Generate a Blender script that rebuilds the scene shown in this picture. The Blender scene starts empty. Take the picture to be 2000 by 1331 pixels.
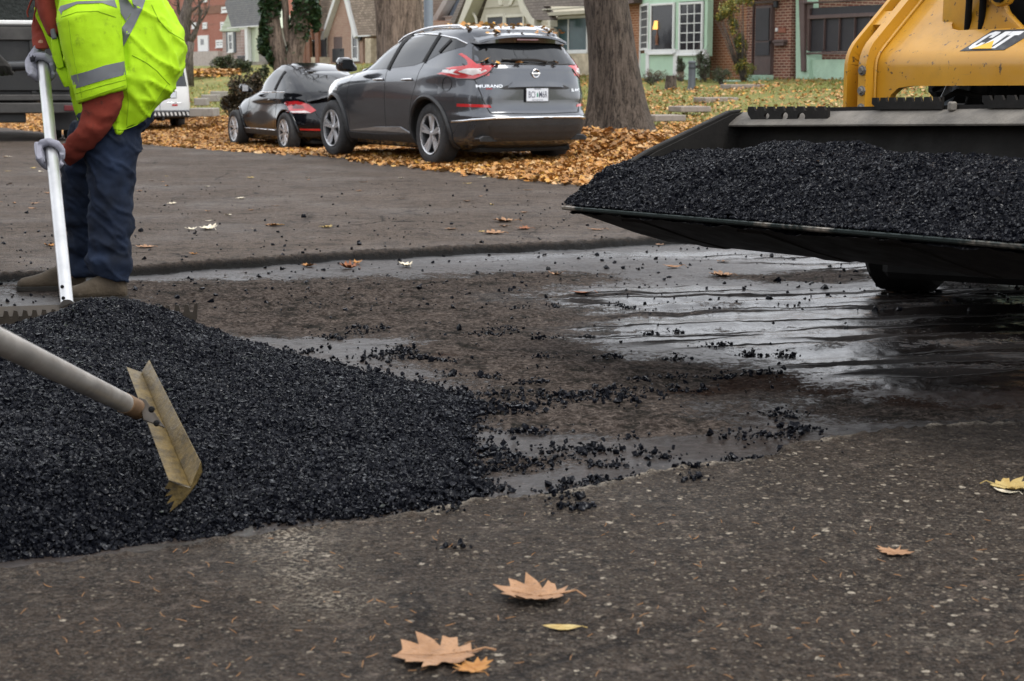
import bpy, bmesh, math, random
import numpy as np
from mathutils import Vector, Matrix
from mathutils.bvhtree import BVHTree
from mathutils.geometry import delaunay_2d_cdt
random.seed(7); RNG = np.random.default_rng(11)
sc = bpy.context.scene
COL = sc.collection
R = math.radians
# ---------------------------------------------------------------- camera
FPX, UC, VC, VH, CH = 3200.0, 1000.0, 665.5, 148.0, 1.08
PITCH = math.atan((VC - VH) / FPX)
cp, sp = math.cos(PITCH), math.sin(PITCH)
cam_d = bpy.data.cameras.new('camera'); cam = bpy.data.objects.new('camera', cam_d); COL.objects.link(cam)
cam.location = (0, 0, CH); cam.rotation_euler = (math.pi / 2 - PITCH, 0, 0)
cam_d.sensor_width = 36; cam_d.lens = 57.6; cam_d.clip_end = 900; cam_d.clip_start = 0.05
cam_d.dof.use_dof = True; cam_d.dof.focus_distance = 6.8; cam_d.dof.aperture_fstop = 8.0
sc.camera = cam

def ray(u, v):
    """direction, in the world, that this spot of the photograph was seen along (y component 1)"""
    x = (u - UC) / FPX; up = -(v - VC) / FPX
    y = cp + up * sp; z = -sp + up * cp
    return Vector((x / y, 1.0, z / y))
def AT(u, v, Y):
    r = ray(u, v); return Vector((r.x * Y, Y, CH + r.z * Y))
def GP(u, v, e=0.0):
    r = ray(u, v); Y = (e - CH) / r.z
    return Vector((r.x * Y, Y, e))
# street frame: S runs along the street (away, to the left), P across it (away, to the right)
S = Vector((-0.5, 0.8660254, 0)); P = Vector((0.8660254, 0.5, 0))
def AB(a, b, z=0.0): return Vector((S.x * a + P.x * b, S.y * a + P.y * b, z))
def sstep(x, a, b):
    t = np.clip((np.asarray(x, float) - a) / (b - a), 0, 1); return t * t * (3 - 2 * t)

# ---------------------------------------------------------------- noise
def _h(i, j, k, s):
    n = (i * 374761393 + j * 668265263 + k * 2147483647 + s * 974634777) & 0xFFFFFFFF
    n = ((n ^ (n >> 13)) * 1274126177) & 0xFFFFFFFF
    n = ((n ^ (n >> 16)) * 2246822519) & 0xFFFFFFFF
    return ((n ^ (n >> 15)) & 0xFFFFFF) / float(0xFFFFFF)
def vnoise(Pt, scale, seed=0):
    q = np.asarray(Pt, float) * scale
    f = np.floor(q).astype(np.int64); t = q - f; t = t * t * (3 - 2 * t)
    o = 0
    for a in (0, 1):
        for b in (0, 1):
            for c in (0, 1):
                w = (t[..., 0] if a else 1 - t[..., 0]) * (t[..., 1] if b else 1 - t[..., 1]) * (t[..., 2] if c else 1 - t[..., 2])
                o = o + w * _h(f[..., 0] + a, f[..., 1] + b, f[..., 2] + c, seed)
    return o * 2 - 1
def fbm(Pt, scale, octv=4, seed=0, gain=.5):
    o = 0; amp = 1; tot = 0
    for k in range(octv):
        o = o + amp * vnoise(Pt, scale * 2 ** k, seed + k * 17); tot += amp; amp *= gain
    return o / tot
def P3(x, y, z=0.0): return np.stack([x, y, np.zeros_like(x) + z], -1)

# ---------------------------------------------------------------- materials
MATS = {}
def _n(nt, t, **k):
    n = nt.nodes.new(t)
    for a, b in k.items():
        if a.startswith('i_'):
            n.inputs[a[2:].replace('_', ' ')].default_value = b
        else: setattr(n, a, b)
    return n
def mixc(nt, fac, a, b, mode='MIX'):
    m = nt.nodes.new('ShaderNodeMix'); m.data_type = 'RGBA'; m.blend_type = mode
    for s, v in ((0, fac), (6, a), (7, b)):
        if isinstance(v, (float, int)): m.inputs[s].default_value = v
        elif isinstance(v, (tuple, list)): m.inputs[s].default_value = (*v[:3], 1)
        else: nt.links.new(v, m.inputs[s])
    return m.outputs[2]
def mth(nt, op, a, b=None, c=None):
    m = nt.nodes.new('ShaderNodeMath'); m.operation = op
    for s, v in ((0, a), (1, b), (2, c)):
        if v is None: continue
        if isinstance(v, (float, int)): m.inputs[s].default_value = v
        else: nt.links.new(v, m.inputs[s])
    return m.outputs[0]
def ramp(nt, fac, stops):
    r = nt.nodes.new('ShaderNodeValToRGB'); nt.links.new(fac, r.inputs[0]); e = r.color_ramp.elements
    while len(e) < len(stops): e.new(.5)
    for k, (p, c) in enumerate(stops):
        e[k].position = p; c = (c, c, c) if isinstance(c, (int, float)) else c; e[k].color = (*c[:3], 1)
    return r.outputs[0]
def noise(nt, vec, scale, detail=4, rough=.55, dist=0.):
    n = nt.nodes.new('ShaderNodeTexNoise'); n.inputs['Scale'].default_value = scale; n.inputs['Detail'].default_value = detail
    n.inputs['Roughness'].default_value = rough; n.inputs['Distortion'].default_value = dist
    nt.links.new(vec, n.inputs['Vector']); return n.outputs['Fac']
def voro(nt, vec, scale, feature='F1', out='Distance', rnd=1.0):
    n = nt.nodes.new('ShaderNodeTexVoronoi'); n.feature = feature; n.inputs['Scale'].default_value = scale
    n.inputs['Randomness'].default_value = rnd
    nt.links.new(vec, n.inputs['Vector']); return n.outputs[out]
def mapv(nt, vec, scale=(1, 1, 1), rot=(0, 0, 0), loc=(0, 0, 0)):
    n = nt.nodes.new('ShaderNodeMapping'); nt.links.new(vec, n.inputs[0])
    n.inputs['Scale'].default_value = scale; n.inputs['Rotation'].default_value = rot; n.inputs['Location'].default_value = loc
    return n.outputs[0]
def bump(nt, h, strength=.3, dist=.01, nrm=None):
    b = nt.nodes.new('ShaderNodeBump'); b.inputs['Strength'].default_value = strength; b.inputs['Distance'].default_value = dist
    nt.links.new(h, b.inputs['Height'])
    if nrm is not None: nt.links.new(nrm, b.inputs['Normal'])
    return b.outputs[0]
def base(name):
    m = bpy.data.materials.new(name); m.use_nodes = True; nt = m.node_tree
    for n in list(nt.nodes): nt.nodes.remove(n)
    out = nt.nodes.new('ShaderNodeOutputMaterial'); b = nt.nodes.new('ShaderNodeBsdfPrincipled')
    nt.links.new(b.outputs[0], out.inputs[0]); tc = nt.nodes.new('ShaderNodeTexCoord')
    MATS[name] = m
    return m, nt, b, tc.outputs['Object']
def setin(nt, b, key, v):
    i = b.inputs[key]
    if isinstance(v, (float, int)): i.default_value = v
    elif isinstance(v, (tuple, list)): i.default_value = (*v[:3], 1)
    else: nt.links.new(v, i)
def pm(name, col, rough=.6, metal=0., var=.18, scale=6, bmp=.0, bscale=60, bdist=.004, coat=0., spec=.5, stain=None, dirt=.0, dirtcol=(.05, .04, .03), sheen=0, aniso=(1, 1, 1)):
    """painted, cloth, stone ... : a base colour broken up by noise at two scales, uneven gloss and a fine bump"""
    m, nt, b, v = base(name)
    v = mapv(nt, v, aniso)
    n1 = noise(nt, v, scale, 5, .6); n2 = noise(nt, v, scale * 7.3, 3, .6)
    dk = tuple(c * (1 - var) for c in col); lt = tuple(min(1, c * (1 + var)) for c in col)
    c = ramp(nt, n1, [(.3, dk), (.7, lt)])
    c = mixc(nt, mth(nt, 'MULTIPLY', n2, var * 1.2), c, tuple(x * .6 for x in col))
    if dirt > 0:
        d = ramp(nt, noise(nt, v, scale * .8, 8, .7), [(.5, 0.), (.72, 1.)])
        c = mixc(nt, mth(nt, 'MULTIPLY', d, dirt), c, dirtcol)
    setin(nt, b, 'Base Color', c)
    r = ramp(nt, noise(nt, v, scale * 2.1, 4), [(.3, max(0.02, rough * .85)), (.7, min(1, rough * 1.15))])
    setin(nt, b, 'Roughness', r); b.inputs['Metallic'].default_value = metal
    b.inputs['Specular IOR Level'].default_value = spec
    if coat: b.inputs['Coat Weight'].default_value = coat; b.inputs['Coat Roughness'].default_value = .04
    if sheen: b.inputs['Sheen Weight'].default_value = sheen
    if bmp: setin(nt, b, 'Normal', bump(nt, noise(nt, v, bscale, 4, .6), bmp, bdist))
    return m

# ---------------------------------------------------------------- mesh helper
OFF = {}
class MB:
    def __init__(s): s.v = []; s.f = []; s.m = []; s.g = []
    def add(s, vs, fs, mi=0):
        s.g.append((len(s.v), len(s.f))); o = len(s.v); s.v += [tuple(p) for p in vs]
        for f in fs: s.f.append(tuple(o + i for i in f)); s.m.append(mi)
        return s
    def box(s, c, size, M=None, mi=0):
        """c centre, size full extents, M optional 3x3 whose columns are the local axes"""
        h = [x / 2 for x in size]; c = Vector(c); vs = []
        for z in (-1, 1):
            for y in (-1, 1):
                for x in (-1, 1):
                    p = Vector((x * h[0], y * h[1], z * h[2])); vs.append(c + (M @ p if M else p))
        return s.add(vs, [(0, 2, 3, 1), (4, 5, 7, 6), (0, 1, 5, 4), (2, 6, 7, 3), (0, 4, 6, 2), (1, 3, 7, 5)], mi)
    def hexa(s, bot, top, mi=0):
        """prism between two rings of points of equal length"""
        n = len(bot); fs = [tuple(range(n))[::-1], tuple(range(n, 2 * n))]
        fs += [(i, (i + 1) % n, n + (i + 1) % n, n + i) for i in range(n)]
        return s.add(list(bot) + list(top), fs, mi)
    def loft(s, rings, n=20, mi=0, cap=True, ex=2.0):
        """rings of (centre, U, V): closed tube with elliptical section"""
        vs = []; fs = []
        for c, U, V in rings:
            for k in range(n):
                t = 2 * math.pi * k / n; a, b = math.cos(t), math.sin(t)
                if ex != 2.0:
                    a = math.copysign(abs(a) ** (2 / ex), a); b = math.copysign(abs(b) ** (2 / ex), b)
                vs.append(Vector(c) + Vector(U) * a + Vector(V) * b)
        m = len(rings)
        for i in range(m - 1):
            for k in range(n):
                fs.append((i * n + k, i * n + (k + 1) % n, (i + 1) * n + (k + 1) % n, (i + 1) * n + k))
        if cap: fs += [tuple(range(n))[::-1], tuple((m - 1) * n + k for k in range(n))]
        return s.add(vs, fs, mi)
    def tube(s, pts, rad, n=10, mi=0, cap=True, up=None):
        pts = [Vector(p) for p in pts]
        if not isinstance(rad, (list, tuple)): rad = [rad] * len(pts)
        rings = []; prevU = None
        for i, p in enumerate(pts):
            t = (pts[min(i + 1, len(pts) - 1)] - pts[max(i - 1, 0)])
            t = t.normalized() if t.length > 1e-9 else Vector((0, 0, 1))
            if prevU is None:
                a = Vector(up) if up else (Vector((0, 0, 1)) if abs(t.z) < .9 else Vector((1, 0, 0)))
                U = (a - t * a.dot(t)).normalized()
            else: U = (prevU - t * prevU.dot(t)).normalized()
            prevU = U; V = t.cross(U); rings.append((p, U * rad[i], V * rad[i]))
        return s.loft(rings, n, mi, cap)
    def lathe(s, prof, org, axis, n=32, mi=0, closed=False):
        """prof: (radius, height) list turned about axis through org"""
        ax = Vector(axis).normalized(); a = Vector((0, 0, 1)) if abs(ax.z) < .9 else Vector((1, 0, 0))
        U = (a - ax * a.dot(ax)).normalized(); V = ax.cross(U); org = Vector(org); vs = []; fs = []
        m = len(prof)
        for r, h in prof:
            for k in range(n):
                t = 2 * math.pi * k / n; vs.append(org + ax * h + (U * math.cos(t) + V * math.sin(t)) * r)
        for i in range(m if closed else m - 1):
            j = (i + 1) % m
            for k in range(n): fs.append((i * n + k, i * n + (k + 1) % n, j * n + (k + 1) % n, j * n + k))
        return s.add(vs, fs, mi)
    def prism(s, outline, fmap, d, mi=0):
        """outline 2-D, fmap(x, y, depth) -> point, extruded from depth 0 to d"""
        return s.hexa([fmap(x, y, 0) for x, y in outline], [fmap(x, y, d) for x, y in outline], mi)
    def each(s, name, mats, parent=None, **k):
        """every added piece as a mesh of its own"""
        out = []
        for i, (v0, f0) in enumerate(s.g):
            v1, f1 = s.g[i + 1] if i + 1 < len(s.g) else (len(s.v), len(s.f)); q = MB(); q.v = s.v[v0:v1]; q.f = [tuple(x - v0 for x in f) for f in s.f[f0:f1]]; q.m = s.m[f0:f1]; out.append(q.build(name, mats, parent, **k))
        return out
    def build(s, name, mats, parent=None, smooth=None, bevel=0, fixn=True, loc=None, seg=1):
        me = bpy.data.meshes.new(name)
        off = Vector((0, 0, 0))
        if parent is not None and parent.name in OFF: off = OFF[parent.name]
        if loc is not None: off = Vector(loc)
        me.from_pydata([(p[0] - off.x, p[1] - off.y, p[2] - off.z) for p in s.v], [], s.f)
        mats = mats if isinstance(mats, (list, tuple)) else [mats]
        for m in mats: me.materials.append(m)
        if any(s.m): me.polygons.foreach_set('material_index', s.m)
        if fixn or bevel:
            bm = bmesh.new(); bm.from_mesh(me)
            if fixn: bmesh.ops.recalc_face_normals(bm, faces=bm.faces)
            if bevel:
                ed = [e for e in bm.edges if len(e.link_faces) == 2 and e.calc_face_angle(0) > R(28)]
                bmesh.ops.bevel(bm, geom=ed, offset=bevel, segments=seg, affect='EDGES', profile=.6, clamp_overlap=True)
            bm.to_mesh(me); bm.free()
        if smooth is None and bevel: smooth = 30
        return link(me, name, parent, smooth, off if parent is None or parent.name in OFF else None, loc)
def link(me, name, parent=None, smooth=None, off=None, loc=None):
    o = bpy.data.objects.new(name, me); COL.objects.link(o)
    if smooth: me.shade_smooth(); me.set_sharp_from_angle(angle=R(smooth)) if smooth < 180 else None
    if parent is not None:
        o.parent = parent
        if parent.name in OFF: OFF[o.name] = OFF[parent.name]
    elif loc is not None:
        o.location = loc; OFF[o.name] = Vector(loc)
    return o
def tag(o, label=None, cat=None, group=None, kind=None):
    if label: o['label'] = label
    if cat: o['category'] = cat
    if group: o['group'] = group
    if kind: o['kind'] = kind
    return o
def thing(name, label, cat, loc=(0, 0, 0), rotz=0, group=None, world=False):
    """Empty at the thing's base; world=True: its parts are given in world coordinates"""
    o = bpy.data.objects.new(name, None); COL.objects.link(o); o.location = loc; o.rotation_euler = (0, 0, rotz)
    o.empty_display_size = .1
    if world: OFF[o.name] = Vector(loc)
    return tag(o, label, cat, group)
def copy_tree(o, parent=None):
    c = o.copy(); COL.objects.link(c)
    if parent is not None: c.parent = parent
    if o.name in OFF: OFF[c.name] = OFF[o.name]
    for ch in list(o.children): copy_tree(ch, c)
    return c
def np_mesh(name, V, F, mats, parent=None, smooth=None, mi=None, attr=None, loc=None):
    """big meshes from numpy arrays: F is (n,3) or (n,4)"""
    me = bpy.data.meshes.new(name); k = F.shape[1]
    off = np.zeros(3)
    if loc is not None: off = np.array(loc, float)
    if parent is not None and parent.name in OFF: off = np.array(OFF[parent.name])
    V = np.ascontiguousarray(V - off, np.float32)
    me.vertices.add(len(V)); me.vertices.foreach_set('co', V.ravel())
    me.loops.add(F.size); me.loops.foreach_set('vertex_index', np.ascontiguousarray(F, np.int32).ravel())
    me.polygons.add(len(F)); me.polygons.foreach_set('loop_start', np.arange(0, F.size, k, dtype=np.int32))
    me.update(calc_edges=True); me.validate()
    for m in (mats if isinstance(mats, (list, tuple)) else [mats]): me.materials.append(m)
    if mi is not None: me.polygons.foreach_set('material_index', np.ascontiguousarray(mi, np.int32))
    for nm, (dom, typ, arr) in (attr or {}).items():
        at = me.attributes.new(nm, typ, dom)
        at.data.foreach_set('value' if typ == 'FLOAT' else 'color', np.ascontiguousarray(arr, np.float32).ravel())
    if smooth: me.shade_smooth()
    else: me.shade_flat()
    if smooth and smooth < 180: me.set_sharp_from_angle(angle=R(smooth))
    return link(me, name, parent, None, None, loc)
def eval_mesh(o):
    """mesh of an object with its modifiers applied; the object is removed"""
    dg = bpy.context.evaluated_depsgraph_get(); me = bpy.data.meshes.new_from_object(o.evaluated_get(dg))
    old = o.data; bpy.data.objects.remove(o); 
    if old.users == 0: bpy.data.meshes.remove(old)
    return me
def remesh(mb, name, mat, parent, voxel=.012, smooth_it=4, wr=None, loc=None):
    """closed overlapping tubes melted into one continuous skin, then wrinkled by wr(points)->metres along the normal"""
    o = mb.build(name + '_raw', mat)
    md = o.modifiers.new('r', 'REMESH'); md.mode = 'VOXEL'; md.voxel_size = voxel; md.adaptivity = 0
    if smooth_it:
        sm = o.modifiers.new('s', 'SMOOTH'); sm.factor = .5; sm.iterations = smooth_it
    me = eval_mesh(o); me.name = name
    n = len(me.vertices); co = np.zeros(n * 3, np.float32); me.vertices.foreach_get('co', co); co = co.reshape(-1, 3)
    if wr is not None:
        no = np.zeros(n * 3, np.float32); me.vertex_normals.foreach_get('vector', no); no = no.reshape(-1, 3)
        co = co + no * np.asarray(wr(co))[:, None]
    off = OFF.get(parent.name, Vector((0, 0, 0))) if parent is not None else Vector(loc or (0, 0, 0))
    me.vertices.foreach_set('co', (co - np.array(off)).astype(np.float32).ravel()); me.update()
    me.materials.clear(); me.materials.append(mat); me.polygons.foreach_set('material_index', [0] * len(me.polygons))
    me.shade_smooth()
    o2 = bpy.data.objects.new(name, me); COL.objects.link(o2)
    if parent is not None:
        o2.parent = parent
        if parent.name in OFF: OFF[o2.name] = OFF[parent.name]
    elif loc is not None: o2.location = loc; OFF[o2.name] = Vector(loc)
    return o2
def bvh_of(o):
    """BVH of an object's mesh in the coordinates its parts are given in"""
    off = OFF.get(o.name, Vector((0, 0, 0)))
    return BVHTree.FromPolygons([v.co + off for v in o.data.vertices], [p.vertices[:] for p in o.data.polygons])
def inlay(bvh, outline, ray_fn, off=.004, step=.05, thick=.0, name='panel', mats=None, parent=None, smooth=180, holes=(), side=.012):
    """a panel that follows a surface: outline in 2-D, ray_fn(x, y)->(origin, direction); sits off proud of what the rays meet"""
    pts = [Vector(p) for p in outline]; n = len(pts); dense = []
    for i in range(n):
        a, b = pts[i], pts[(i + 1) % n]; k = max(1, int((b - a).length / step))
        dense += [a + (b - a) * (j / k) for j in range(k)]
    V2 = list(dense); edges = [(i, (i + 1) % len(dense)) for i in range(len(dense))]
    xs = [p.x for p in pts]; ys = [p.y for p in pts]
    def inside(x, y):
        c = False; j = n - 1
        for i in range(n):
            if (pts[i].y > y) != (pts[j].y > y) and x < (pts[j].x - pts[i].x) * (y - pts[i].y) / (pts[j].y - pts[i].y) + pts[i].x: c = not c
            j = i
        return c
    x = min(xs) + step / 2
    while x < max(xs):
        y = min(ys) + step / 2
        while y < max(ys):
            if inside(x, y) and min((d - Vector((x, y))).length for d in dense) > step * .45: V2.append(Vector((x, y)))
            y += step
        x += step
    ov, _, of, *_ = delaunay_2d_cdt(V2, edges, [], 1, 1e-6)
    co = []; nr = []; ok = []
    for p in ov:
        o, d = ray_fn(p.x, p.y); hit, nn, idx, dist = bvh.ray_cast(o, d)
        if hit is None: co.append(None); nr.append(None)
        else:
            if nn.dot(d) > 0: nn = -nn
            co.append(hit - d * off); nr.append(d)
    fs = [f for f in of if all(co[i] is not None for i in f)]
    mb = MB(); used = sorted({i for f in fs for i in f}); mp = {i: k for k, i in enumerate(used)}
    top = [co[i] for i in used]; fs = [tuple(mp[i] for i in f) for f in fs]
    bot = [co[i] + nr[i] * (off + side) for i in used]
    m = len(top); cnt = {}
    for f in fs:
        for a, b in zip(f, f[1:] + f[:1]): cnt[(a, b)] = 1
    rim = [(a, b) for (a, b) in cnt if (b, a) not in cnt]
    mb.add(top + bot, fs + [(b, a, m + a, m + b) for a, b in rim] + [tuple(m + i for i in f[::-1]) for f in fs])
    return mb.build(name, mats, parent, smooth=40 if smooth == 180 else smooth)
def text_mesh(txt, size, fmap, name, mat, parent, depth=.002, bold=.0, sx=1.0, center=True, shear=0.):
    """lettering as geometry: fmap(x, y, h)->point"""
    cu = bpy.data.curves.new(name, 'FONT'); cu.body = txt; cu.size = size; cu.extrude = depth; cu.offset = bold; cu.shear = shear
    if center: cu.align_x = 'CENTER'; cu.align_y = 'CENTER'
    o = bpy.data.objects.new(name, cu); COL.objects.link(o); bpy.context.view_layer.update()
    dg = bpy.context.evaluated_depsgraph_get(); me = bpy.data.meshes.new_from_object(o.evaluated_get(dg)); bpy.data.objects.remove(o)
    mb = MB(); mb.add([fmap(v.co.x * sx, v.co.y, v.co.z + depth) for v in me.vertices], [p.vertices[:] for p in me.polygons])
    bpy.data.meshes.remove(me)
    return mb.build(name, mat, parent)
# ---------------------------------------------------------------- overcast daylight
W = bpy.data.worlds.new('World'); sc.world = W; W.use_nodes = True
nt = W.node_tree
for n in list(nt.nodes): nt.nodes.remove(n)
SUN_EL, SUN_AZ = R(60), R(125)     # azimuth measured from +Y towards +X
sky = nt.nodes.new('ShaderNodeTexSky'); sky.sky_type = 'NISHITA'; sky.sun_disc = False
sky.sun_elevation = SUN_EL; sky.sun_rotation = SUN_AZ; sky.air_density = 1.0; sky.dust_density = 1.2; sky.ozone_density = 1.0
hs = nt.nodes.new('ShaderNodeHueSaturation'); hs.inputs['Saturation'].default_value = .30     # high cloud: the blue is mostly gone
nt.links.new(sky.outputs[0], hs.inputs['Color'])
bg = nt.nodes.new('ShaderNodeBackground'); bg.inputs['Strength'].default_value = .14
wo = nt.nodes.new('ShaderNodeOutputWorld'); tcw = nt.nodes.new('ShaderNodeTexCoord')
cl = ramp(nt, noise(nt, mapv(nt, tcw.outputs['Generated'], (1, 1, 2.2)), 2.6, 6, .6, .4), [(.30, (2.9, 3.05, 3.35)), (.52, (4.4, 4.5, 4.7)), (.72, (5.6, 5.6, 5.6))])
for e_, c_ in zip([n for n in nt.nodes if n.type == 'VALTORGB'][-1].color_ramp.elements, ((2.9, 3.05, 3.35), (4.4, 4.5, 4.7), (5.6, 5.6, 5.6))): e_.color = (*c_, 1)
nt.links.new(mixc(nt, .72, hs.outputs[0], cl), bg.inputs[0]); nt.links.new(bg.outputs[0], wo.inputs[0])
sl = bpy.data.lights.new('sun', 'SUN'); sl.energy = .7; sl.angle = R(24); sl.color = (1, .96, .9)
so = bpy.data.objects.new('sun', sl); COL.objects.link(so)
dirn = Vector((math.sin(SUN_AZ) * math.cos(SUN_EL), math.cos(SUN_AZ) * math.cos(SUN_EL), math.sin(SUN_EL)))
so.rotation_euler = (-dirn).to_track_quat('-Z', 'Y').to_euler()
sc.view_settings.view_transform = 'Standard'; sc.view_settings.look = 'None'; sc.view_settings.gamma = 1
sc.view_settings.use_curve_mapping = False; sc.view_settings.exposure = 1.68
# ---------------------------------------------------------------- ground materials
def m_road():
    m, nt, b, v = base('old_asphalt')
    big = noise(nt, v, .9, 5, .6); mid = noise(nt, v, 7, 5, .65); fine = noise(nt, v, 160, 3, .7)
    c = ramp(nt, big, [(.3, (.0225, .0143, .0088)), (.7, (.040, .0265, .0172))])
    dr = nt.nodes.new('ShaderNodeAttribute'); dr.attribute_name = 'dry'
    c = mixc(nt, dr.outputs['Fac'], c, ramp(nt, big, [(.3, (.125, .092, .071)), (.7, (.190, .144, .115))]))
    c = mixc(nt, mth(nt, 'MULTIPLY', mid, .45), c, (.011, .009, .008))
    c = mixc(nt, ramp(nt, fine, [(.42, 0.), (.75, .75)]), c, (.045, .038, .032))
    md2 = noise(nt, v, 26, 5, .7); md3 = noise(nt, v, 70, 4, .75)
    c = mixc(nt, ramp(nt, md2, [(.36, .9), (.50, 0.)]), c, (.0065, .0052, .0042))
    c = mixc(nt, ramp(nt, md2, [(.52, 0.), (.68, .75)]), c, (.075, .060, .047))
    c = mixc(nt, ramp(nt, md3, [(.54, 0.), (.66, .75)]), c, (.11, .09, .072))
    c = mixc(nt, ramp(nt, md3, [(.30, .8), (.42, 0.)]), c, (.006, .005, .0045))
    lo1 = noise(nt, v, 4.5, 7, .72); lo2 = noise(nt, v, 11, 5, .75)
    c = mixc(nt, mth(nt, 'MULTIPLY', ramp(nt, lo1, [(.38, .8), (.50, 0.)]), mth(nt, 'ADD', .35, mth(nt, 'MULTIPLY', dr.outputs['Fac'], .5))), c, (.020, .015, .012))
    c = mixc(nt, ramp(nt, lo2, [(.57, 0.), (.70, .6)]), c, (.17, .135, .11))
    c = mixc(nt, ramp(nt, lo2, [(.30, .75), (.41, 0.)]), c, (.012, .0095, .008))
    vs = mapv(nt, v, (1, 1, .35))
    st = nt.nodes.new('ShaderNodeTexVoronoi'); st.inputs['Scale'].default_value = 50; nt.links.new(vs, st.inputs['Vector'])
    sep = nt.nodes.new('ShaderNodeSeparateColor'); nt.links.new(st.outputs['Color'], sep.inputs[0])
    at = nt.nodes.new('ShaderNodeAttribute'); at.attribute_name = 'stone'
    pick = mth(nt, 'GREATER_THAN', sep.outputs[0], mth(nt, 'SUBTRACT', .988, mth(nt, 'MULTIPLY', at.outputs['Fac'], .42)))
    inn = mth(nt, 'LESS_THAN', st.outputs['Distance'], mth(nt, 'ADD', .12, mth(nt, 'MULTIPLY', mth(nt, 'MULTIPLY', sep.outputs[1], noise(nt, v, 130, 2, .6)), .75)))
    sm = mth(nt, 'MULTIPLY', pick, inn)
    sc_ = ramp(nt, sep.outputs[2], [(.0, (.05, .038, .028)), (.5, (.12, .095, .07)), (.85, (.20, .165, .125)), (1., (.38, .33, .26))])
    c = mixc(nt, mth(nt, 'MULTIPLY', sm, ramp(nt, noise(nt, v, 210, 2, .6), [(.3, .35), (.6, 1.)])), c, sc_)
    st2 = nt.nodes.new('ShaderNodeTexVoronoi'); st2.inputs['Scale'].default_value = 92; nt.links.new(vs, st2.inputs['Vector'])
    sp2 = nt.nodes.new('ShaderNodeSeparateColor'); nt.links.new(st2.outputs['Color'], sp2.inputs[0])
    sm2 = mth(nt, 'MULTIPLY', mth(nt, 'GREATER_THAN', sp2.outputs[0], mth(nt, 'SUBTRACT', .90, mth(nt, 'MULTIPLY', at.outputs['Fac'], .55))), mth(nt, 'LESS_THAN', st2.outputs['Distance'], mth(nt, 'ADD', .2, mth(nt, 'MULTIPLY', sp2.outputs[1], .25))))
    c = mixc(nt, mth(nt, 'MULTIPLY', sm2, .75), c, ramp(nt, sp2.outputs[2], [(0, (.012, .010, .008)), (.35, (.045, .036, .028)), (1., (.19, .16, .12))]))
    # fine grit
    g2 = nt.nodes.new('ShaderNodeTexVoronoi'); g2.inputs['Scale'].default_value = 190; nt.links.new(vs, g2.inputs['Vector'])
    s2 = nt.nodes.new('ShaderNodeSeparateColor'); nt.links.new(g2.outputs['Color'], s2.inputs[0])
    c = mixc(nt, mth(nt, 'MULTIPLY', mth(nt, 'GREATER_THAN', s2.outputs[0], .86), .55), c, (.07, .06, .05))
    c = mixc(nt, mth(nt, 'MULTIPLY', mth(nt, 'LESS_THAN', s2.outputs[0], .16), .7), c, (.010, .009, .008))
    pa = nt.nodes.new('ShaderNodeAttribute'); pa.attribute_name = 'pale'
    pn = mth(nt, 'MULTIPLY', ramp(nt, noise(nt, v, 75, 6, .8), [(.50, 0.), (.56, 1.)]), ramp(nt, noise(nt, v, 14, 4, .7), [(.32, .2), (.55, 1.)]))
    c = mixc(nt, mth(nt, 'MULTIPLY', pa.outputs['Fac'], pn), c, (.30, .26, .205))
    ch = nt.nodes.new('ShaderNodeAttribute'); ch.attribute_name = 'chip'
    c = mixc(nt, mth(nt, 'MULTIPLY', ch.outputs['Fac'], ramp(nt, noise(nt, v, 38, 5, .75), [(.44, 0.), (.52, 1.)])), c, (.30, .26, .21))
    # cracks
    ck = voro(nt, mapv(nt, v, (1, 1, 1)), 1.1, 'DISTANCE_TO_EDGE')
    wob = mth(nt, 'ADD', ck, mth(nt, 'MULTIPLY', mth(nt, 'SUBTRACT', noise(nt, v, 9, 6, .7), .5), .16))
    ckm = ramp(nt, mth(nt, 'ABSOLUTE', wob), [(.0, 1.), (.016, 0.)])
    ckm = mth(nt, 'MULTIPLY', ckm, ramp(nt, noise(nt, v, .55, 2), [(.50, 0.), (.62, 1.)]))
    c = mixc(nt, mth(nt, 'MULTIPLY', ckm, .85), c, (.006, .005, .005))
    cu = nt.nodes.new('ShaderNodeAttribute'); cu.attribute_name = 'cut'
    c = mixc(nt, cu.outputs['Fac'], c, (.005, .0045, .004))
    setin(nt, b, 'Base Color', c)
    wet = ramp(nt, noise(nt, v, .7, 6, .65), [(.42, .82), (.66, .52)])
    setin(nt, b, 'Roughness', mixc(nt, mth(nt, 'MULTIPLY', sm, .6), wet, (.8, .8, .8)))
    b.inputs['Specular IOR Level'].default_value = .10
    h = mth(nt, 'ADD', mth(nt, 'MULTIPLY', noise(nt, v, 120, 4, .7), 1.0), mth(nt, 'MULTIPLY', g2.outputs['Distance'], .6))
    h = mth(nt, 'SUBTRACT', h, mth(nt, 'MULTIPLY', ckm, 2.2))
    h = mth(nt, 'ADD', h, mth(nt, 'MULTIPLY', sm, .5))
    h = mth(nt, 'ADD', h, mth(nt, 'ADD', mth(nt, 'MULTIPLY', md2, 2.2), mth(nt, 'MULTIPLY', md3, 1.2)))
    setin(nt, b, 'Normal', bump(nt, h, .85, .008))
    return m
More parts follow.
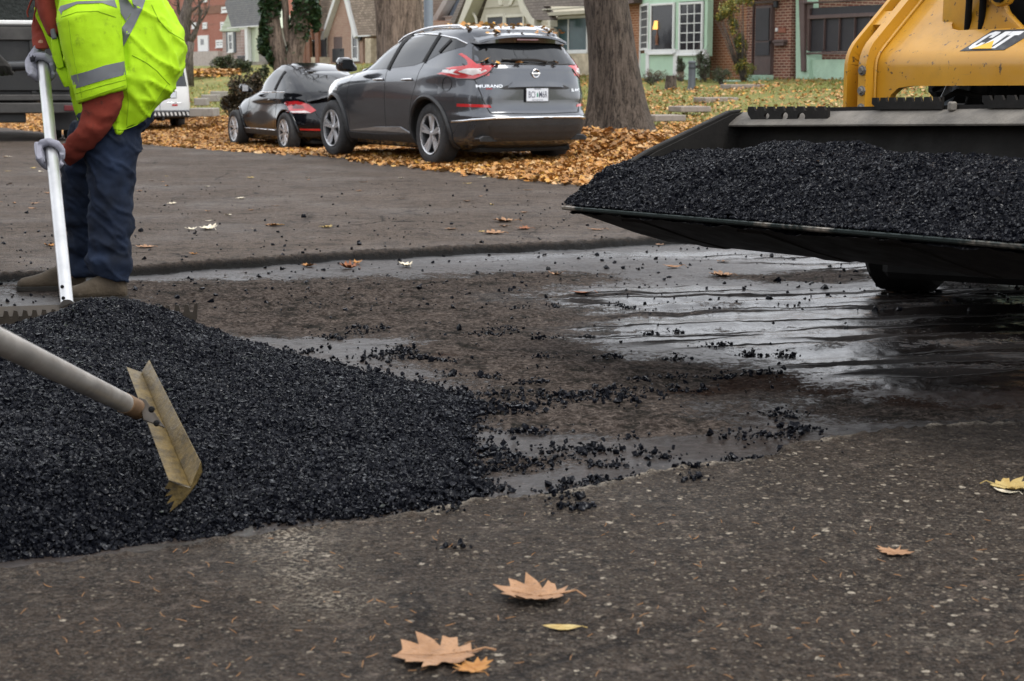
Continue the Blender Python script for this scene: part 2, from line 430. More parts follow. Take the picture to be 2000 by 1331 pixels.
def m_patch():
    m, nt, b, v = base('tack_coated_base')
    A = lambda n: (lambda a: (setattr(a, 'attribute_name', n), a.outputs['Fac'])[1])(nt.nodes.new('ShaderNodeAttribute'))
    wet, dirt, rust = A('wet'), A('dirt'), A('rust')
    n1 = noise(nt, v, 6, 6, .65); n2 = noise(nt, v, 42, 5, .7); n3 = noise(nt, v, 150, 3, .7)
    rv = mapv(nt, v, rot=(0, 0, -RUT_ANG)); nst = noise(nt, mapv(nt, rv, (.30, 3.4, 1)), 1.0, 7, .66, .3); grv = noise(nt, mapv(nt, rv, (.22, 2.6, 1), loc=(3, 1, 0)), 1.0, 3, .5)
    tack = ramp(nt, n1, [(.3, (.011, .0078, .0062)), (.7, (.030, .0220, .0178))])
    dcol = ramp(nt, n2, [(.28, (.006, .0048, .004)), (.47, (.036, .0285, .024)), (.66, (.105, .086, .074))])
    n5 = noise(nt, v, 7, 8, .78)
    dcol = mixc(nt, ramp(nt, n5, [(.38, .9), (.49, 0.)]), dcol, (.010, .010, .0085)); dcol = mixc(nt, ramp(nt, n5, [(.54, 0.), (.72, .6)]), dcol, (.12, .095, .08))
    dm = mth(nt, 'ADD', mth(nt, 'MULTIPLY', dirt, 1.35), mth(nt, 'MULTIPLY', mth(nt, 'SUBTRACT', n1, .5), 1.3))
    dm = mth(nt, 'ADD', dm, mth(nt, 'MULTIPLY', mth(nt, 'SUBTRACT', n2, .5), 1.5))
    dm = mth(nt, 'ADD', dm, mth(nt, 'MULTIPLY', mth(nt, 'SUBTRACT', nst, .47), mth(nt, 'ADD', .6, mth(nt, 'MULTIPLY', wet, 2.4))))
    dm = mth(nt, 'ADD', dm, mth(nt, 'MULTIPLY', mth(nt, 'SUBTRACT', n3, .5), .5))
    dm = ramp(nt, dm, [(.40, 0.), (.58, 1.)])
    c = mixc(nt, dm, tack, dcol)
    rm = ramp(nt, mth(nt, 'ADD', rust, mth(nt, 'MULTIPLY', mth(nt, 'SUBTRACT', n1, .5), .9)), [(.45, 0.), (.7, 1.)])
    c = mixc(nt, mth(nt, 'MULTIPLY', rm, .75), c, ramp(nt, n2, [(.3, (.009, .0042, .0022)), (.7, (.032, .0135, .0065))]))  # red-brown water, its colour darkened further to stand for the bucket's dark reflection
    wm = ramp(nt, mth(nt, 'ADD', wet, mth(nt, 'MULTIPLY', mth(nt, 'SUBTRACT', n1, .5), .7)), [(.35, 0.), (.65, 1.)])
    wm = mth(nt, 'MULTIPLY', wm, mth(nt, 'SUBTRACT', 1., mth(nt, 'MULTIPLY', dm, .8)))
    c = mixc(nt, mth(nt, 'MULTIPLY', wm, .75), c, (.010, .009, .009))
    # crumbs of bitumen and specks of chalk
    g2 = nt.nodes.new('ShaderNodeTexVoronoi'); g2.inputs['Scale'].default_value = 95; nt.links.new(v, g2.inputs['Vector'])
    s2 = nt.nodes.new('ShaderNodeSeparateColor'); nt.links.new(g2.outputs['Color'], s2.inputs[0])
    inn = mth(nt, 'LESS_THAN', g2.outputs['Distance'], .34)
    c = mixc(nt, mth(nt, 'MULTIPLY', mth(nt, 'MULTIPLY', mth(nt, 'GREATER_THAN', s2.outputs[0], .93), inn), .5), c, (.16, .13, .11))
    c = mixc(nt, mth(nt, 'MULTIPLY', mth(nt, 'MULTIPLY', mth(nt, 'LESS_THAN', s2.outputs[0], .13), inn), .85), c, (.008, .008, .009))
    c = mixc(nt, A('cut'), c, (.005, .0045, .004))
    setin(nt, b, 'Base Color', c)
    r = mixc(nt, dm, ramp(nt, n2, [(.3, .36), (.7, .52)]), (.85, .85, .85))
    r = mixc(nt, wm, r, ramp(nt, n2, [(.3, .08), (.7, .22)]))
    gm = mth(nt, 'MULTIPLY', ramp(nt, mth(nt, 'ABSOLUTE', mth(nt, 'SUBTRACT', grv, .5)), [(.0, 1.), (.012, 1.), (.026, 0.)]), ramp(nt, wet, [(.25, 0.), (.6, 1.)]))
    dm = mth(nt, 'MAXIMUM', dm, gm); r = mixc(nt, gm, r, (.9, .9, .9))
    setin(nt, b, 'Roughness', r); setin(nt, b, 'Specular IOR Level', mth(nt, 'MULTIPLY', mth(nt, 'SUBTRACT', 1., mth(nt, 'MULTIPLY', dm, .9)), mth(nt, 'ADD', .16, mth(nt, 'MULTIPLY', wet, .66))))
    h = mth(nt, 'ADD', mth(nt, 'MULTIPLY', n2, 1.6), mth(nt, 'MULTIPLY', n3, .7))
    h = mth(nt, 'SUBTRACT', h, mth(nt, 'MULTIPLY', gm, 3.))
    amt = mth(nt, 'ADD', .16, mth(nt, 'MULTIPLY', dm, 1.0))
    setin(nt, b, 'Normal', bump(nt, mth(nt, 'MULTIPLY', h, amt), .6, .016))
    return m
def m_lawn():
    m, nt, b, v = base('autumn_lawn')
    n1 = noise(nt, v, .5, 5, .6); n2 = noise(nt, v, 9, 5, .7); n3 = noise(nt, v, 60, 3, .7)
    c = ramp(nt, n1, [(.3, (.13, .16, .022)), (.55, (.23, .22, .035)), (.75, (.30, .24, .06))])
    c = mixc(nt, ramp(nt, n2, [(.45, 0.), (.7, .8)]), c, (.075, .055, .028))
    c = mixc(nt, mth(nt, 'MULTIPLY', n3, .5), c, (.03, .04, .01))
    setin(nt, b, 'Base Color', c); b.inputs['Roughness'].default_value = .9
    setin(nt, b, 'Normal', bump(nt, n3, .8, .03)); return m
_a = GP(1240, 592, -.04); _b = GP(1700, 577, -.04); RUT_ANG = math.atan2(_b.y - _a.y, _b.x - _a.x)
m_road(); m_patch(); m_lawn()
def m_mix():
    m, nt, b, v = base('hot_asphalt_mix')
    n1 = noise(nt, v, 4, 5, .6); n2 = noise(nt, v, 240, 2, .6)
    c = ramp(nt, n2, [(.3, (.0014, .0016, .0026)), (.7, (.0068, .0076, .0112))])
    setin(nt, b, 'Base Color', c)
    setin(nt, b, 'Roughness', ramp(nt, n1, [(.3, .24), (.7, .38)])); oil = ramp(nt, noise(nt, v, 95, 2, .5), [(.56, .05), (.68, .50)])
    setin(nt, b, 'Specular IOR Level', oil)
    setin(nt, b, 'Normal', bump(nt, n2, .4, .003)); return m
m_mix()

# ---------------------------------------------------------------- shape of the land
def gutter(a, b): return -0.30 * sstep(a, 19, 29) * sstep(b, 7, 11.5)
def kerb_b(a): return 12.0 + 2.2 * sstep(a, 21.5, 27)
def lawn_z(x, y):
    x = np.asarray(x, float); y = np.asarray(y, float)
    a = x * S.x + y * S.y; b = x * P.x + y * P.y; kb = kerb_b(a)
    top = gutter(a, kb) + .13
    far = .97 + .62 * sstep(a, 44, 62)
    t = np.clip((b - kb - .5) / (29.5 - kb), 0, 1)
    t = t * .45 + .55 * t * t * (3 - 2 * t)
    return top + (far - top) * t
PATCH_PX = [(-500, 556), (-200, 543), (0, 533), (130, 527), (257, 520), (380, 511), (500, 504), (630, 495), (760, 488), (880, 482), (1000, 477), (1200, 467), (1360, 459), (1600, 449), (2000, 440), (2500, 436),
            (2900, 700), (2500, 790), (2250, 812), (2000, 826), (1900, 829), (1830, 834), (1760, 837), (1690, 846), (1600, 861), (1535, 869), (1518, 877), (1516, 889), (1450, 897), (1380, 902), (1300, 913), (1200, 939),
            (1130, 957), (1060, 966), (940, 975), (820, 1000), (600, 1030), (300, 1075), (0, 1110), (-400, 1190)]
PATCH = np.array([GP(u, v)[:2] for u, v in PATCH_PX])
def poly_sd(x, y, poly):
    """signed distance to a polygon, positive inside"""
    x = np.asarray(x, float); y = np.asarray(y, float); d = np.full(x.shape, 1e9); ins = np.zeros(x.shape, bool); n = len(poly)
    for i in range(n):
        x1, y1 = poly[i]; x2, y2 = poly[(i + 1) % n]; ex, ey = x2 - x1, y2 - y1
        t = np.clip(((x - x1) * ex + (y - y1) * ey) / (ex * ex + ey * ey + 1e-12), 0, 1)
        d = np.minimum(d, np.hypot(x - x1 - t * ex, y - y1 - t * ey))
        cr = (y1 > y) != (y2 > y)
        with np.errstate(divide='ignore', invalid='ignore'):
            xi = (x2 - x1) * (y - y1) / (y2 - y1) + x1
        ins ^= cr & (x < xi)
    return np.where(ins, d, -d)
def blobs(x, y, lst):
    o = np.zeros(np.shape(x))
    for u, v, ru, rv, amp in lst:
        c = GP(u, v, -.04); e1 = GP(u + ru, v, -.04) - c; e2 = GP(u, v - rv, -.04) - c
        q = ((x - c.x) / max(abs(e1.x), .02)) ** 2 + ((y - c.y) / max(abs(e2.y), .02)) ** 2
        o = o + amp * np.exp(-q)
    return np.clip(o, 0, 1.2)
WET = [(1330, 585, 260, 26, 1.0), (1200, 640, 150, 18, .8), (1500, 640, 330, 32, .9), (1750, 640, 330, 60, .9), (1250, 495, 300, 9, .6), (950, 505, 180, 8, .35), (1650, 510, 250, 25, .7), (1950, 600, 200, 60, .9), (1820, 715, 260, 50, .8), (960, 580, 60, 10, .7),
       (1300, 900, 120, 10, .5), (720, 680, 110, 24, .30), (430, 545, 160, 10, .3), (1100, 590, 120, 12, .5)]
DIRT = [(520, 590, 260, 40, .95), (800, 570, 260, 30, .8), (650, 625, 220, 25, .6), (960, 690, 160, 30, .75), (1080, 540, 160, 14, .6), (1100, 800, 200, 30, .7), (1300, 730, 260, 26, .6), (1050, 610, 90, 22, .7), (1250, 830, 200, 20, .7),
        (200, 560, 300, 16, .5), (1500, 540, 120, 10, .6), (1640, 535, 80, 12, .8), (1000, 900, 120, 20, .6), (1000, 640, 200, 40, .5), (1150, 740, 260, 40, .55), (1800, 800, 300, 25, .7), (1500, 760, 250, 20, .4)]
RUST_SHADE = [(1560, 745, 210, 20, 1.0), (1850, 770, 260, 35, .9), (1350, 765, 80, 8, .7), (870, 690, 50, 8, .7), (1950, 720, 150, 35, .8)]
g1, g2_ = GP(1240, 592, -.04), GP(1700, 577, -.04)
RUT = (g2_ - g1).normalized()
def patch_rel(x, y):
    """height of the dug-out patch below the road, with ruts in the wet part and crumbling in the dirty part"""
    p = P3(x, y); wob = fbm(p, 9, 4, 3) * .028 + fbm(p, 60, 2, 5) * .008
    d = poly_sd(x, y, PATCH) + wob
    wall = sstep(d, -.010, .024 + .0055 * np.maximum(0, y - 3))
    z = -.048 * wall
    wet = blobs(x, y, WET); dirt = blobs(x, y, DIRT)
    al = x * RUT.x + y * RUT.y; ac = -x * RUT.y + y * RUT.x
    q = np.stack([al * .35, ac * 5.5, np.zeros_like(x)], -1)
    ruts = fbm(q, 1.0, 3, 21)
    rr = np.stack([al * 1.1, ac * 16, np.zeros_like(x)], -1)
    z = z + wall * (ruts * .023 + vnoise(rr, 1.0, 33) * .0045) * np.clip(wet, 0, 1)
    z = z + wall * (fbm(p, 5, 4, 8) * .012 + (.25 + dirt) * (fbm(p, 26, 4, 9) * .010 + np.maximum(0, fbm(p, 70, 2, 10)) * .006))
    # the lip of the cut crumbles
    lip = np.exp(-((d + .02) / .03) ** 2)
    z = z + lip * (fbm(p, 40, 3, 12) * .012 + .003)
    return z, d, wet, dirt
def ground_z(x, y):
    x = np.asarray(x, float); y = np.asarray(y, float)
    a = x * S.x + y * S.y; b = x * P.x + y * P.y
    z = gutter(a, b) + fbm(P3(x, y), .8, 3, 40) * .008
    return z
def seg(a, b, n): return list(np.linspace(a, b, n, endpoint=False))
xs = np.array(seg(-70, -12, 22) + seg(-12, -4.2, 60) + seg(-4.2, 5.0, 800) + seg(5, 14, 60) + list(np.linspace(14, 60, 16)))
ys = [-9.0]
while ys[-1] < 2.2: ys.append(ys[-1] + .8)
ys[-1] = 2.2
while ys[-1] < 13: ys.append(ys[-1] + .0027 * ys[-1])
while ys[-1] < 120: ys.append(ys[-1] * 1.035)
ys = np.array(ys)
gx, gy = np.meshgrid(xs, ys); nx, ny = len(xs), len(ys)
gx, gy = gx.ravel(), gy.ravel()
rel, pd, wet, dirt = patch_rel(gx, gy)
gz = ground_z(gx, gy) + rel
aa = gx * S.x + gy * S.y; bb = gx * P.x + gy * P.y
gz = np.where(bb > kerb_b(aa) + .1, gz - .5, gz)
fine = fbm(P3(gx, gy), 14, 3, 51) * .0022 + fbm(P3(gx, gy), 90, 2, 52) * .0012
gz = gz + np.where(pd < 0, fine, 0)
V = np.stack([gx, gy, gz], -1)
i = np.arange(nx - 1)[None, :] + nx * np.arange(ny - 1)[:, None]; i = i.ravel()
F = np.stack([i, i + 1, i + 1 + nx, i + nx], -1)
s0 = .030 + .0060 * np.maximum(0, gy - 3); inp = ((pd - s0)[F].mean(1) > 0)
stone = np.clip(.25 + blobs(gx, gy, [(1500, 1100, 650, 200, .8), (1150, 1000, 350, 70, .5), (1700, 950, 400, 60, .3)]) + .25 * fbm(P3(gx, gy), 2, 3, 61), 0, 1)
stone = np.where(gy > 6.5, stone * .35, stone)
chip = .75 * sstep(gx, -.5, 0.) * np.exp(-((pd + .012) / .017) ** 2) * np.where(gy < 6.6, 1., .05) * np.clip(.40 + 1.9 * fbm(P3(gx, gy), 5.0, 4, 71), 0, 1)
pale = np.clip(blobs(gx, gy, [(565, 1090, 80, 30, .75), (590, 1150, 85, 45, .6), (655, 1215, 90, 30, .5), (1030, 985, 120, 10, .5), (1850, 1290, 90, 12, .35)]) + chip * 1.6, 0, 1)
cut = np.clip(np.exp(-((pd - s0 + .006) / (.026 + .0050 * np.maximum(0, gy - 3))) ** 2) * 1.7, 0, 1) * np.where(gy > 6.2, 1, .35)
dry = sstep(gy, 6.6, 8.2) * np.clip(1 + .5 * fbm(P3(gx, gy), 1.2, 3, 66), .3, 1)
def sub(F_, name, mat, attr, label, cat):
    u, inv = np.unique(F_.ravel(), return_inverse=True)
    o = np_mesh(name, V[u], inv.reshape(F_.shape), MATS[mat], smooth=180, attr={k: ('POINT', 'FLOAT', a[u]) for k, a in attr.items()})
    return tag(o, label, cat, kind='structure')
sub(F[~inp], 'road', 'old_asphalt', {'stone': stone, 'chip': chip, 'pale': pale, 'cut': cut, 'dry': dry}, 'worn grey brown asphalt street around the dug out patch', 'road')
rust = blobs(gx, gy, RUST_SHADE)
sub(F[inp], 'road_patch', 'tack_coated_base', {'wet': wet, 'dirt': dirt, 'rust': rust, 'cut': cut}, 'dug out wet dark brown patch in the street', 'road')
def surf(x, y):
    """ground height at points, as built"""
    x = np.atleast_1d(np.asarray(x, float)); y = np.atleast_1d(np.asarray(y, float))
    r, d, w, dd = patch_rel(x, y); return ground_z(x, y) + r
# lawn, verge and kerb
la = np.concatenate([np.linspace(-30, 8, 20), np.linspace(9, 60, 150), np.linspace(61, 200, 60)]); lt = np.concatenate([[0, .02, .3], np.linspace(.6, 22, 60), np.linspace(23, 130, 30)])
A2, T2 = np.meshgrid(la, lt); A2, T2 = A2.ravel(), T2.ravel(); B2 = kerb_b(A2) + .16 + T2
lx = S.x * A2 + P.x * B2; ly = S.y * A2 + P.y * B2
lz = lawn_z(lx, ly) + fbm(P3(lx, ly), .7, 3, 81) * .03 * np.clip(T2, 0, 1)
n1 = len(la); j = (np.arange(n1 - 1)[None, :] + n1 * np.arange(len(lt) - 1)[:, None]).ravel()
tag(np_mesh('lawn', np.stack([lx, ly, lz], -1), np.stack([j, j + n1, j + 1 + n1, j + 1], -1), MATS['autumn_lawn'], smooth=180), 'yellowing autumn lawn sloping up to the houses', 'lawn', kind='structure')
pm('old_concrete', (.26, .24, .21), .85, var=.2, scale=3, bmp=.3, bscale=80, dirt=.5)
kb = MB(); ka = np.linspace(-30, 120, 200)
rings = []
for a in ka:
    b0 = float(kerb_b(a)); p0 = AB(a, b0); z0 = float(gutter(a, b0)); rings.append([AB(a, b0 - .01, z0 - .15), AB(a, b0, z0 + .12), AB(a, b0 + .03, z0 + .14), AB(a, b0 + .17, z0 + .14), AB(a, b0 + .17, z0 - .15)])
m5 = 5
kb.add([p for r in rings for p in r], [(q * 5 + k, q * 5 + k + 1, (q + 1) * 5 + k + 1, (q + 1) * 5 + k) for q in range(len(rings) - 1) for k in range(4)])
tag(kb.build('kerb', MATS['old_concrete'], smooth=30), 'low concrete kerb under the fallen leaves', 'kerb', kind='structure')

# ---------------------------------------------------------------- crumbs of mix
OCT = np.array([(1, 0, 0), (-1, 0, 0), (0, 1, 0), (0, -1, 0), (0, 0, 1), (0, 0, -1)], float)
CUB = np.array([(-1, -1, -1), (1, -1, -1), (1, 1, -1), (-1, 1, -1), (-1, -1, 1), (1, -1, 1), (1, 1, 1), (-1, 1, 1)], float) * .72
CUBF = np.array([(0, 3, 2), (0, 2, 1), (4, 5, 6), (4, 6, 7), (0, 1, 5), (0, 5, 4), (1, 2, 6), (1, 6, 5), (2, 3, 7), (2, 7, 6), (3, 0, 4), (3, 4, 7)])
def rand_rot(n, rng):
    q = rng.normal(size=(n, 4)); q /= np.linalg.norm(q, axis=1)[:, None]; w, x, y, z = q.T
    return np.stack([np.stack([1 - 2 * (y * y + z * z), 2 * (x * y - z * w), 2 * (x * z + y * w)], -1), np.stack([2 * (x * y + z * w), 1 - 2 * (x * x + z * z), 2 * (y * z - x * w)], -1),
                     np.stack([2 * (x * z - y * w), 2 * (y * z + x * w), 1 - 2 * (x * x + y * y)], -1)], 1)
def crumbs(C, size, rng):
    """angular stones at C: vertices and triangles"""
    n = len(C); b_ = CUB[None] * rng.uniform(.40, 1.25, (n, 8, 3)) * rng.uniform(.65, 1.2, (n, 1, 3)) * size[:, None, None]
    vv = np.einsum('nij,nkj->nki', rand_rot(n, rng), b_) + C[:, None, :]
    ff = CUBF[None] + 8 * np.arange(n)[:, None, None]
    return vv.reshape(-1, 3), ff.reshape(-1, 3)
# the heap raked out on the left
HEAP_PX = [(-900, 1230), (-400, 1150), (-150, 1112), (0, 1090), (110, 1070), (200, 1058), (330, 1042), (420, 1036), (450, 1030), (500, 1014), (580, 1006), (680, 1001), (760, 990), (830, 975), (905, 966), (935, 950), (925, 925), (900, 890),
           (900, 850), (890, 820), (930, 800), (920, 775), (830, 750), (740, 728), (660, 715), (600, 702), (500, 678), (430, 662), (380, 656), (330, 648), (200, 634), (110, 640), (40, 660), (-100, 672), (-400, 690), (-900, 720)]
HEAP = np.array([GP(u, v, -.03)[:2] for u, v in HEAP_PX])
def heap_h(x, y):
    p = P3(x, y); d = poly_sd(x, y, HEAP) + fbm(p, 7, 4, 91) * .05 + fbm(p, 40, 2, 92) * .012
    thick = .040 + .165 * sstep(-np.asarray(x), .45, 1.9) - .075 * sstep(-np.asarray(x), 1.72, 2.05) * sstep(np.asarray(y), 5.0, 6.2)
    h = thick * (1 - np.exp(-np.maximum(d, 0) / (.07 + thick * .75)))
    h = h + .070 * np.exp(-((np.asarray(x) + 1.60) / .25) ** 2 - ((np.asarray(y) - 6.45) / .36) ** 2) * sstep(d, 0, .25)
    h = h * (1 + .25 * fbm(p, 2.2, 3, 93)) + fbm(p, 9, 3, 94) * .012 * sstep(d, 0, .2)
    c = GP(395, 905, .05); h = h - .045 * np.exp(-(((np.asarray(x) - c.x - .02) / .16) ** 2 + ((np.asarray(y) - c.y) / .22) ** 2))
    return h, d
hx = np.linspace(-4.4, .15, 380); hy = np.linspace(3.0, 7.6, 380)
X, Y = np.meshgrid(hx, hy); X, Y = X.ravel(), Y.ravel(); hh, hd = heap_h(X, Y)
Z = surf(X, Y) + np.maximum(hh, 0) - .004 - (hd <= 0) * .03
n1 = len(hx); j = (np.arange(n1 - 1)[None, :] + n1 * np.arange(len(hy) - 1)[:, None]).ravel()
F = np.stack([j, j + 1, j + 1 + n1, j + n1], -1); F = F[(hd[F] > -.02).any(1)]
u_, inv = np.unique(F.ravel(), return_inverse=True)
HV = np.stack([X, Y, Z], -1)[u_]; HF = inv.reshape(F.shape)
c0 = Vector((-1.6, 5.2, -.045))
rng = np.random.default_rng(5)
def scatter_heap(n, x0, x1, y0, y1):
    x = rng.uniform(x0, x1, n); y = rng.uniform(y0, y1, n); h, d = heap_h(x, y); k = (d > -.015) & (h > .004) | (np.abs(d) < .02)
    x, y, h = x[k], y[k], h[k]; return np.stack([x, y, surf(x, y) + np.maximum(h, 0)], -1)
C = scatter_heap(330000, -2.6, .15, 3.3, 7.3); sz = np.clip(rng.lognormal(math.log(.0042), .42, len(C)), .0025, .0125)
C[:, 2] += sz * .25
cv, cf = crumbs(C, sz, rng)
T = np.concatenate([HF[:, [0, 1, 2]], HF[:, [0, 2, 3]]])
heap = np_mesh('asphalt_heap', np.concatenate([HV, cv]), np.concatenate([T, cf + len(HV)]), MATS['hot_asphalt_mix'], loc=c0, smooth=75)
tag(heap, 'heap of loose black hot asphalt mix being raked over the patch', 'asphalt heap')
# loose crumbs round the heap
LOOSE = [(600, 690, 16), (640, 660, 14), (700, 650, 14), (745, 700, 30), (770, 690, 26), (690, 640, 10), (790, 680, 16), (820, 700, 20), (740, 640, 12), (870, 705, 16), (960, 650, 22), (990, 640, 14), (950, 735, 18), (880, 735, 10), (1060, 660, 12),
         (900, 770, 40), (990, 795, 46), (1010, 770, 24), (1030, 745, 18), (960, 800, 40), (1045, 790, 18), (1160, 775, 60), (1195, 772, 30), (1130, 778, 30), (870, 765, 30), (920, 835, 16), (1080, 770, 14), (1330, 765, 30), (1310, 735, 16), (1190, 700, 14),
         (1110, 875, 26), (1180, 880, 24), (1180, 905, 18), (1090, 895, 12), (1280, 890, 18), (1230, 855, 6), (1480, 853, 44), (1570, 840, 20), (1530, 810, 22), (1455, 900, 18), (1500, 898, 9), (1160, 950, 30), (1180, 960, 22), (1090, 1000, 18), (1125, 1025, 18),
         (1180, 940, 10), (1340, 940, 12), (1350, 965, 9), (1000, 905, 26), (1030, 900, 22), (960, 910, 24), (940, 945, 30), (1010, 840, 16), (1060, 840, 14), (940, 870, 26), (960, 885, 26), (880, 850, 20), (870, 1030, 9), (810, 1000, 14), (815, 1025, 10), (880, 1105, 6), (1100, 965, 14),
         (1010, 600, 7), (1080, 595, 9), (1200, 595, 10), (1225, 602, 8), (1150, 655, 8), (1270, 650, 10), (1320, 640, 5), (1400, 675, 16), (1470, 690, 18), (1530, 690, 14), (1320, 700, 10), (1410, 735, 12), (1500, 730, 16), (1440, 730, 10), (1650, 637, 5), (1060, 700, 12), (1250, 740, 10)]
rng = np.random.default_rng(9); CC = []
for u, v, k in LOOSE:
    g = GP(u, v, -.04); k2 = int(k * 2.6)
    sp_ = .012 + .0016 * k
    CC.append(np.stack([g.x + rng.normal(0, sp_ * 1.0, k2), g.y + rng.normal(0, sp_ * .62, k2)], -1))
uu = rng.uniform(560, 1650, 520); vv_ = rng.uniform(600, 960, 520); CC.append(np.array([GP(u, v, -.04)[:2] for u, v in zip(uu, vv_) if rng.random() < math.exp(-max(0, u - 800) / 420)]))
edge = np.array([GP(u, v, -.03)[:2] for u, v in HEAP_PX[9:30]])
for q in range(len(edge) - 1):
    t = rng.random(150)[:, None]; CC.append(edge[q] * (1 - t) + edge[q + 1] * t + rng.normal(0, .065, (150, 2)) * rng.random((150, 1)))
CC = np.concatenate(CC); sz = np.clip(rng.lognormal(math.log(.0050), .45, len(CC)), .0022, .0135)
zz = surf(CC[:, 0], CC[:, 1]) + sz * .5 + np.abs(rng.normal(0, .009, len(CC))) * (rng.random(len(CC)) < .55)
cv, cf = crumbs(np.stack([CC[:, 0], CC[:, 1], zz], -1), sz, rng)
gu = rng.uniform(-60, 2050, 1500); gv = 350 + 240 * rng.random(1500) ** .8; G_ = np.array([GP(u, v)[:2] for u, v in zip(gu, gv)]); gsz = np.clip(rng.lognormal(math.log(.0065), .5, len(G_)), .003, .02); gzz = surf(G_[:, 0], G_[:, 1]) + gsz * .3
gvv, gff = crumbs(np.stack([G_[:, 0], G_[:, 1], gzz], -1), gsz, rng); cv, cf = np.concatenate([cv, gvv]), np.concatenate([cf, gff + len(cv)])
tag(np_mesh('asphalt_crumbs', cv, cf, MATS['hot_asphalt_mix'], smooth=75), 'loose black asphalt crumbs scattered beside the heap', 'asphalt crumbs', kind='stuff')
# ---------------------------------------------------------------- leaves
def m_leaf(name, stops, rough=.6):
    m, nt, b, v = base(name)
    a = nt.nodes.new('ShaderNodeAttribute'); a.attribute_name = 'tint'
    oi = nt.nodes.new('ShaderNodeObjectInfo')
    t = mth(nt, 'FRACT', mth(nt, 'ADD', a.outputs['Fac'], oi.outputs['Random']))
    c = ramp(nt, t, stops)
    c = mixc(nt, mth(nt, 'MULTIPLY', noise(nt, v, 30, 4, .6), .5), c, tuple(x * .55 for x in stops[len(stops) // 2][1]))
    setin(nt, b, 'Base Color', c); b.inputs['Roughness'].default_value = rough
    b.inputs['Subsurface Weight'].default_value = 0.0; b.inputs['Specular IOR Level'].default_value = .35
    setin(nt, b, 'Normal', bump(nt, noise(nt, v, 60, 3), .3, .004)); return m
m_leaf('fallen_leaf', [(0, (.10, .045, .018)), (.18, (.24, .095, .025)), (.36, (.40, .165, .035)), (.52, (.44, .22, .075)), (.62, (.54, .28, .035)), (.72, (.52, .37, .21)), (.84, (.40, .20, .075)), (1, (.18, .08, .03))])
m_leaf('ivy_leaf', [(0, (.012, .028, .010)), (.5, (.026, .055, .018)), (1, (.045, .085, .03))], .45)
m_leaf('shrub_leaf', [(0, (.014, .024, .010)), (.5, (.030, .046, .017)), (.85, (.055, .070, .022)), (1, (.09, .07, .03))], .6)
m_leaf('olive_shrub_leaf', [(0, (.022, .020, .010)), (.45, (.042, .036, .017)), (.8, (.075, .052, .022)), (1, (.12, .06, .022))], .6)
m_leaf('vine_leaf', [(0, (.045, .06, .015)), (.5, (.12, .14, .03)), (.75, (.24, .22, .04)), (1, (.45, .28, .03))], .6)
m_leaf('dry_twig_leaf', [(0, (.07, .045, .025)), (.5, (.14, .085, .045)), (1, (.22, .15, .09))], .8)
m_leaf('grass_blade', [(0, (.06, .10, .015)), (.4, (.13, .17, .03)), (.75, (.24, .23, .05)), (1, (.36, .28, .09))], .7)
def leaf_outline(kind, n=1):
    if kind == 'oak':      # pointed lobes either side of a midrib
        q = [(0, -.5), (.05, -.34), (.20, -.38), (.19, -.24), (.33, -.25), (.40, -.10), (.25, -.04), (.42, .05), (.50, .20), (.29, .19), (.34, .38), (.15, .36), (0, .55)]
        return q + [(-x * .95, y + .02) for x, y in q[-2:0:-1]]
    if kind == 'maple':
        q = [(0, -.40), (.06, -.20), (.28, -.30), (.24, -.16), (.52, -.08), (.40, .02), (.50, .18), (.30, .14), (.34, .36), (.16, .26), (0, .58)]
        return q + [(-x, y) for x, y in q[-2:0:-1]]
    if kind == 'small':
        q = [(0, -.45), (.20, -.18), (.45, -.12), (.24, .08), (.34, .34), (0, .5)]
        return q + [(-x, y) for x, y in q[-2:0:-1]]
    q = [(0, -.5), (.16, -.2), (.20, .1), (0, .5)]
    return q + [(-x, y) for x, y in q[-2:0:-1]]
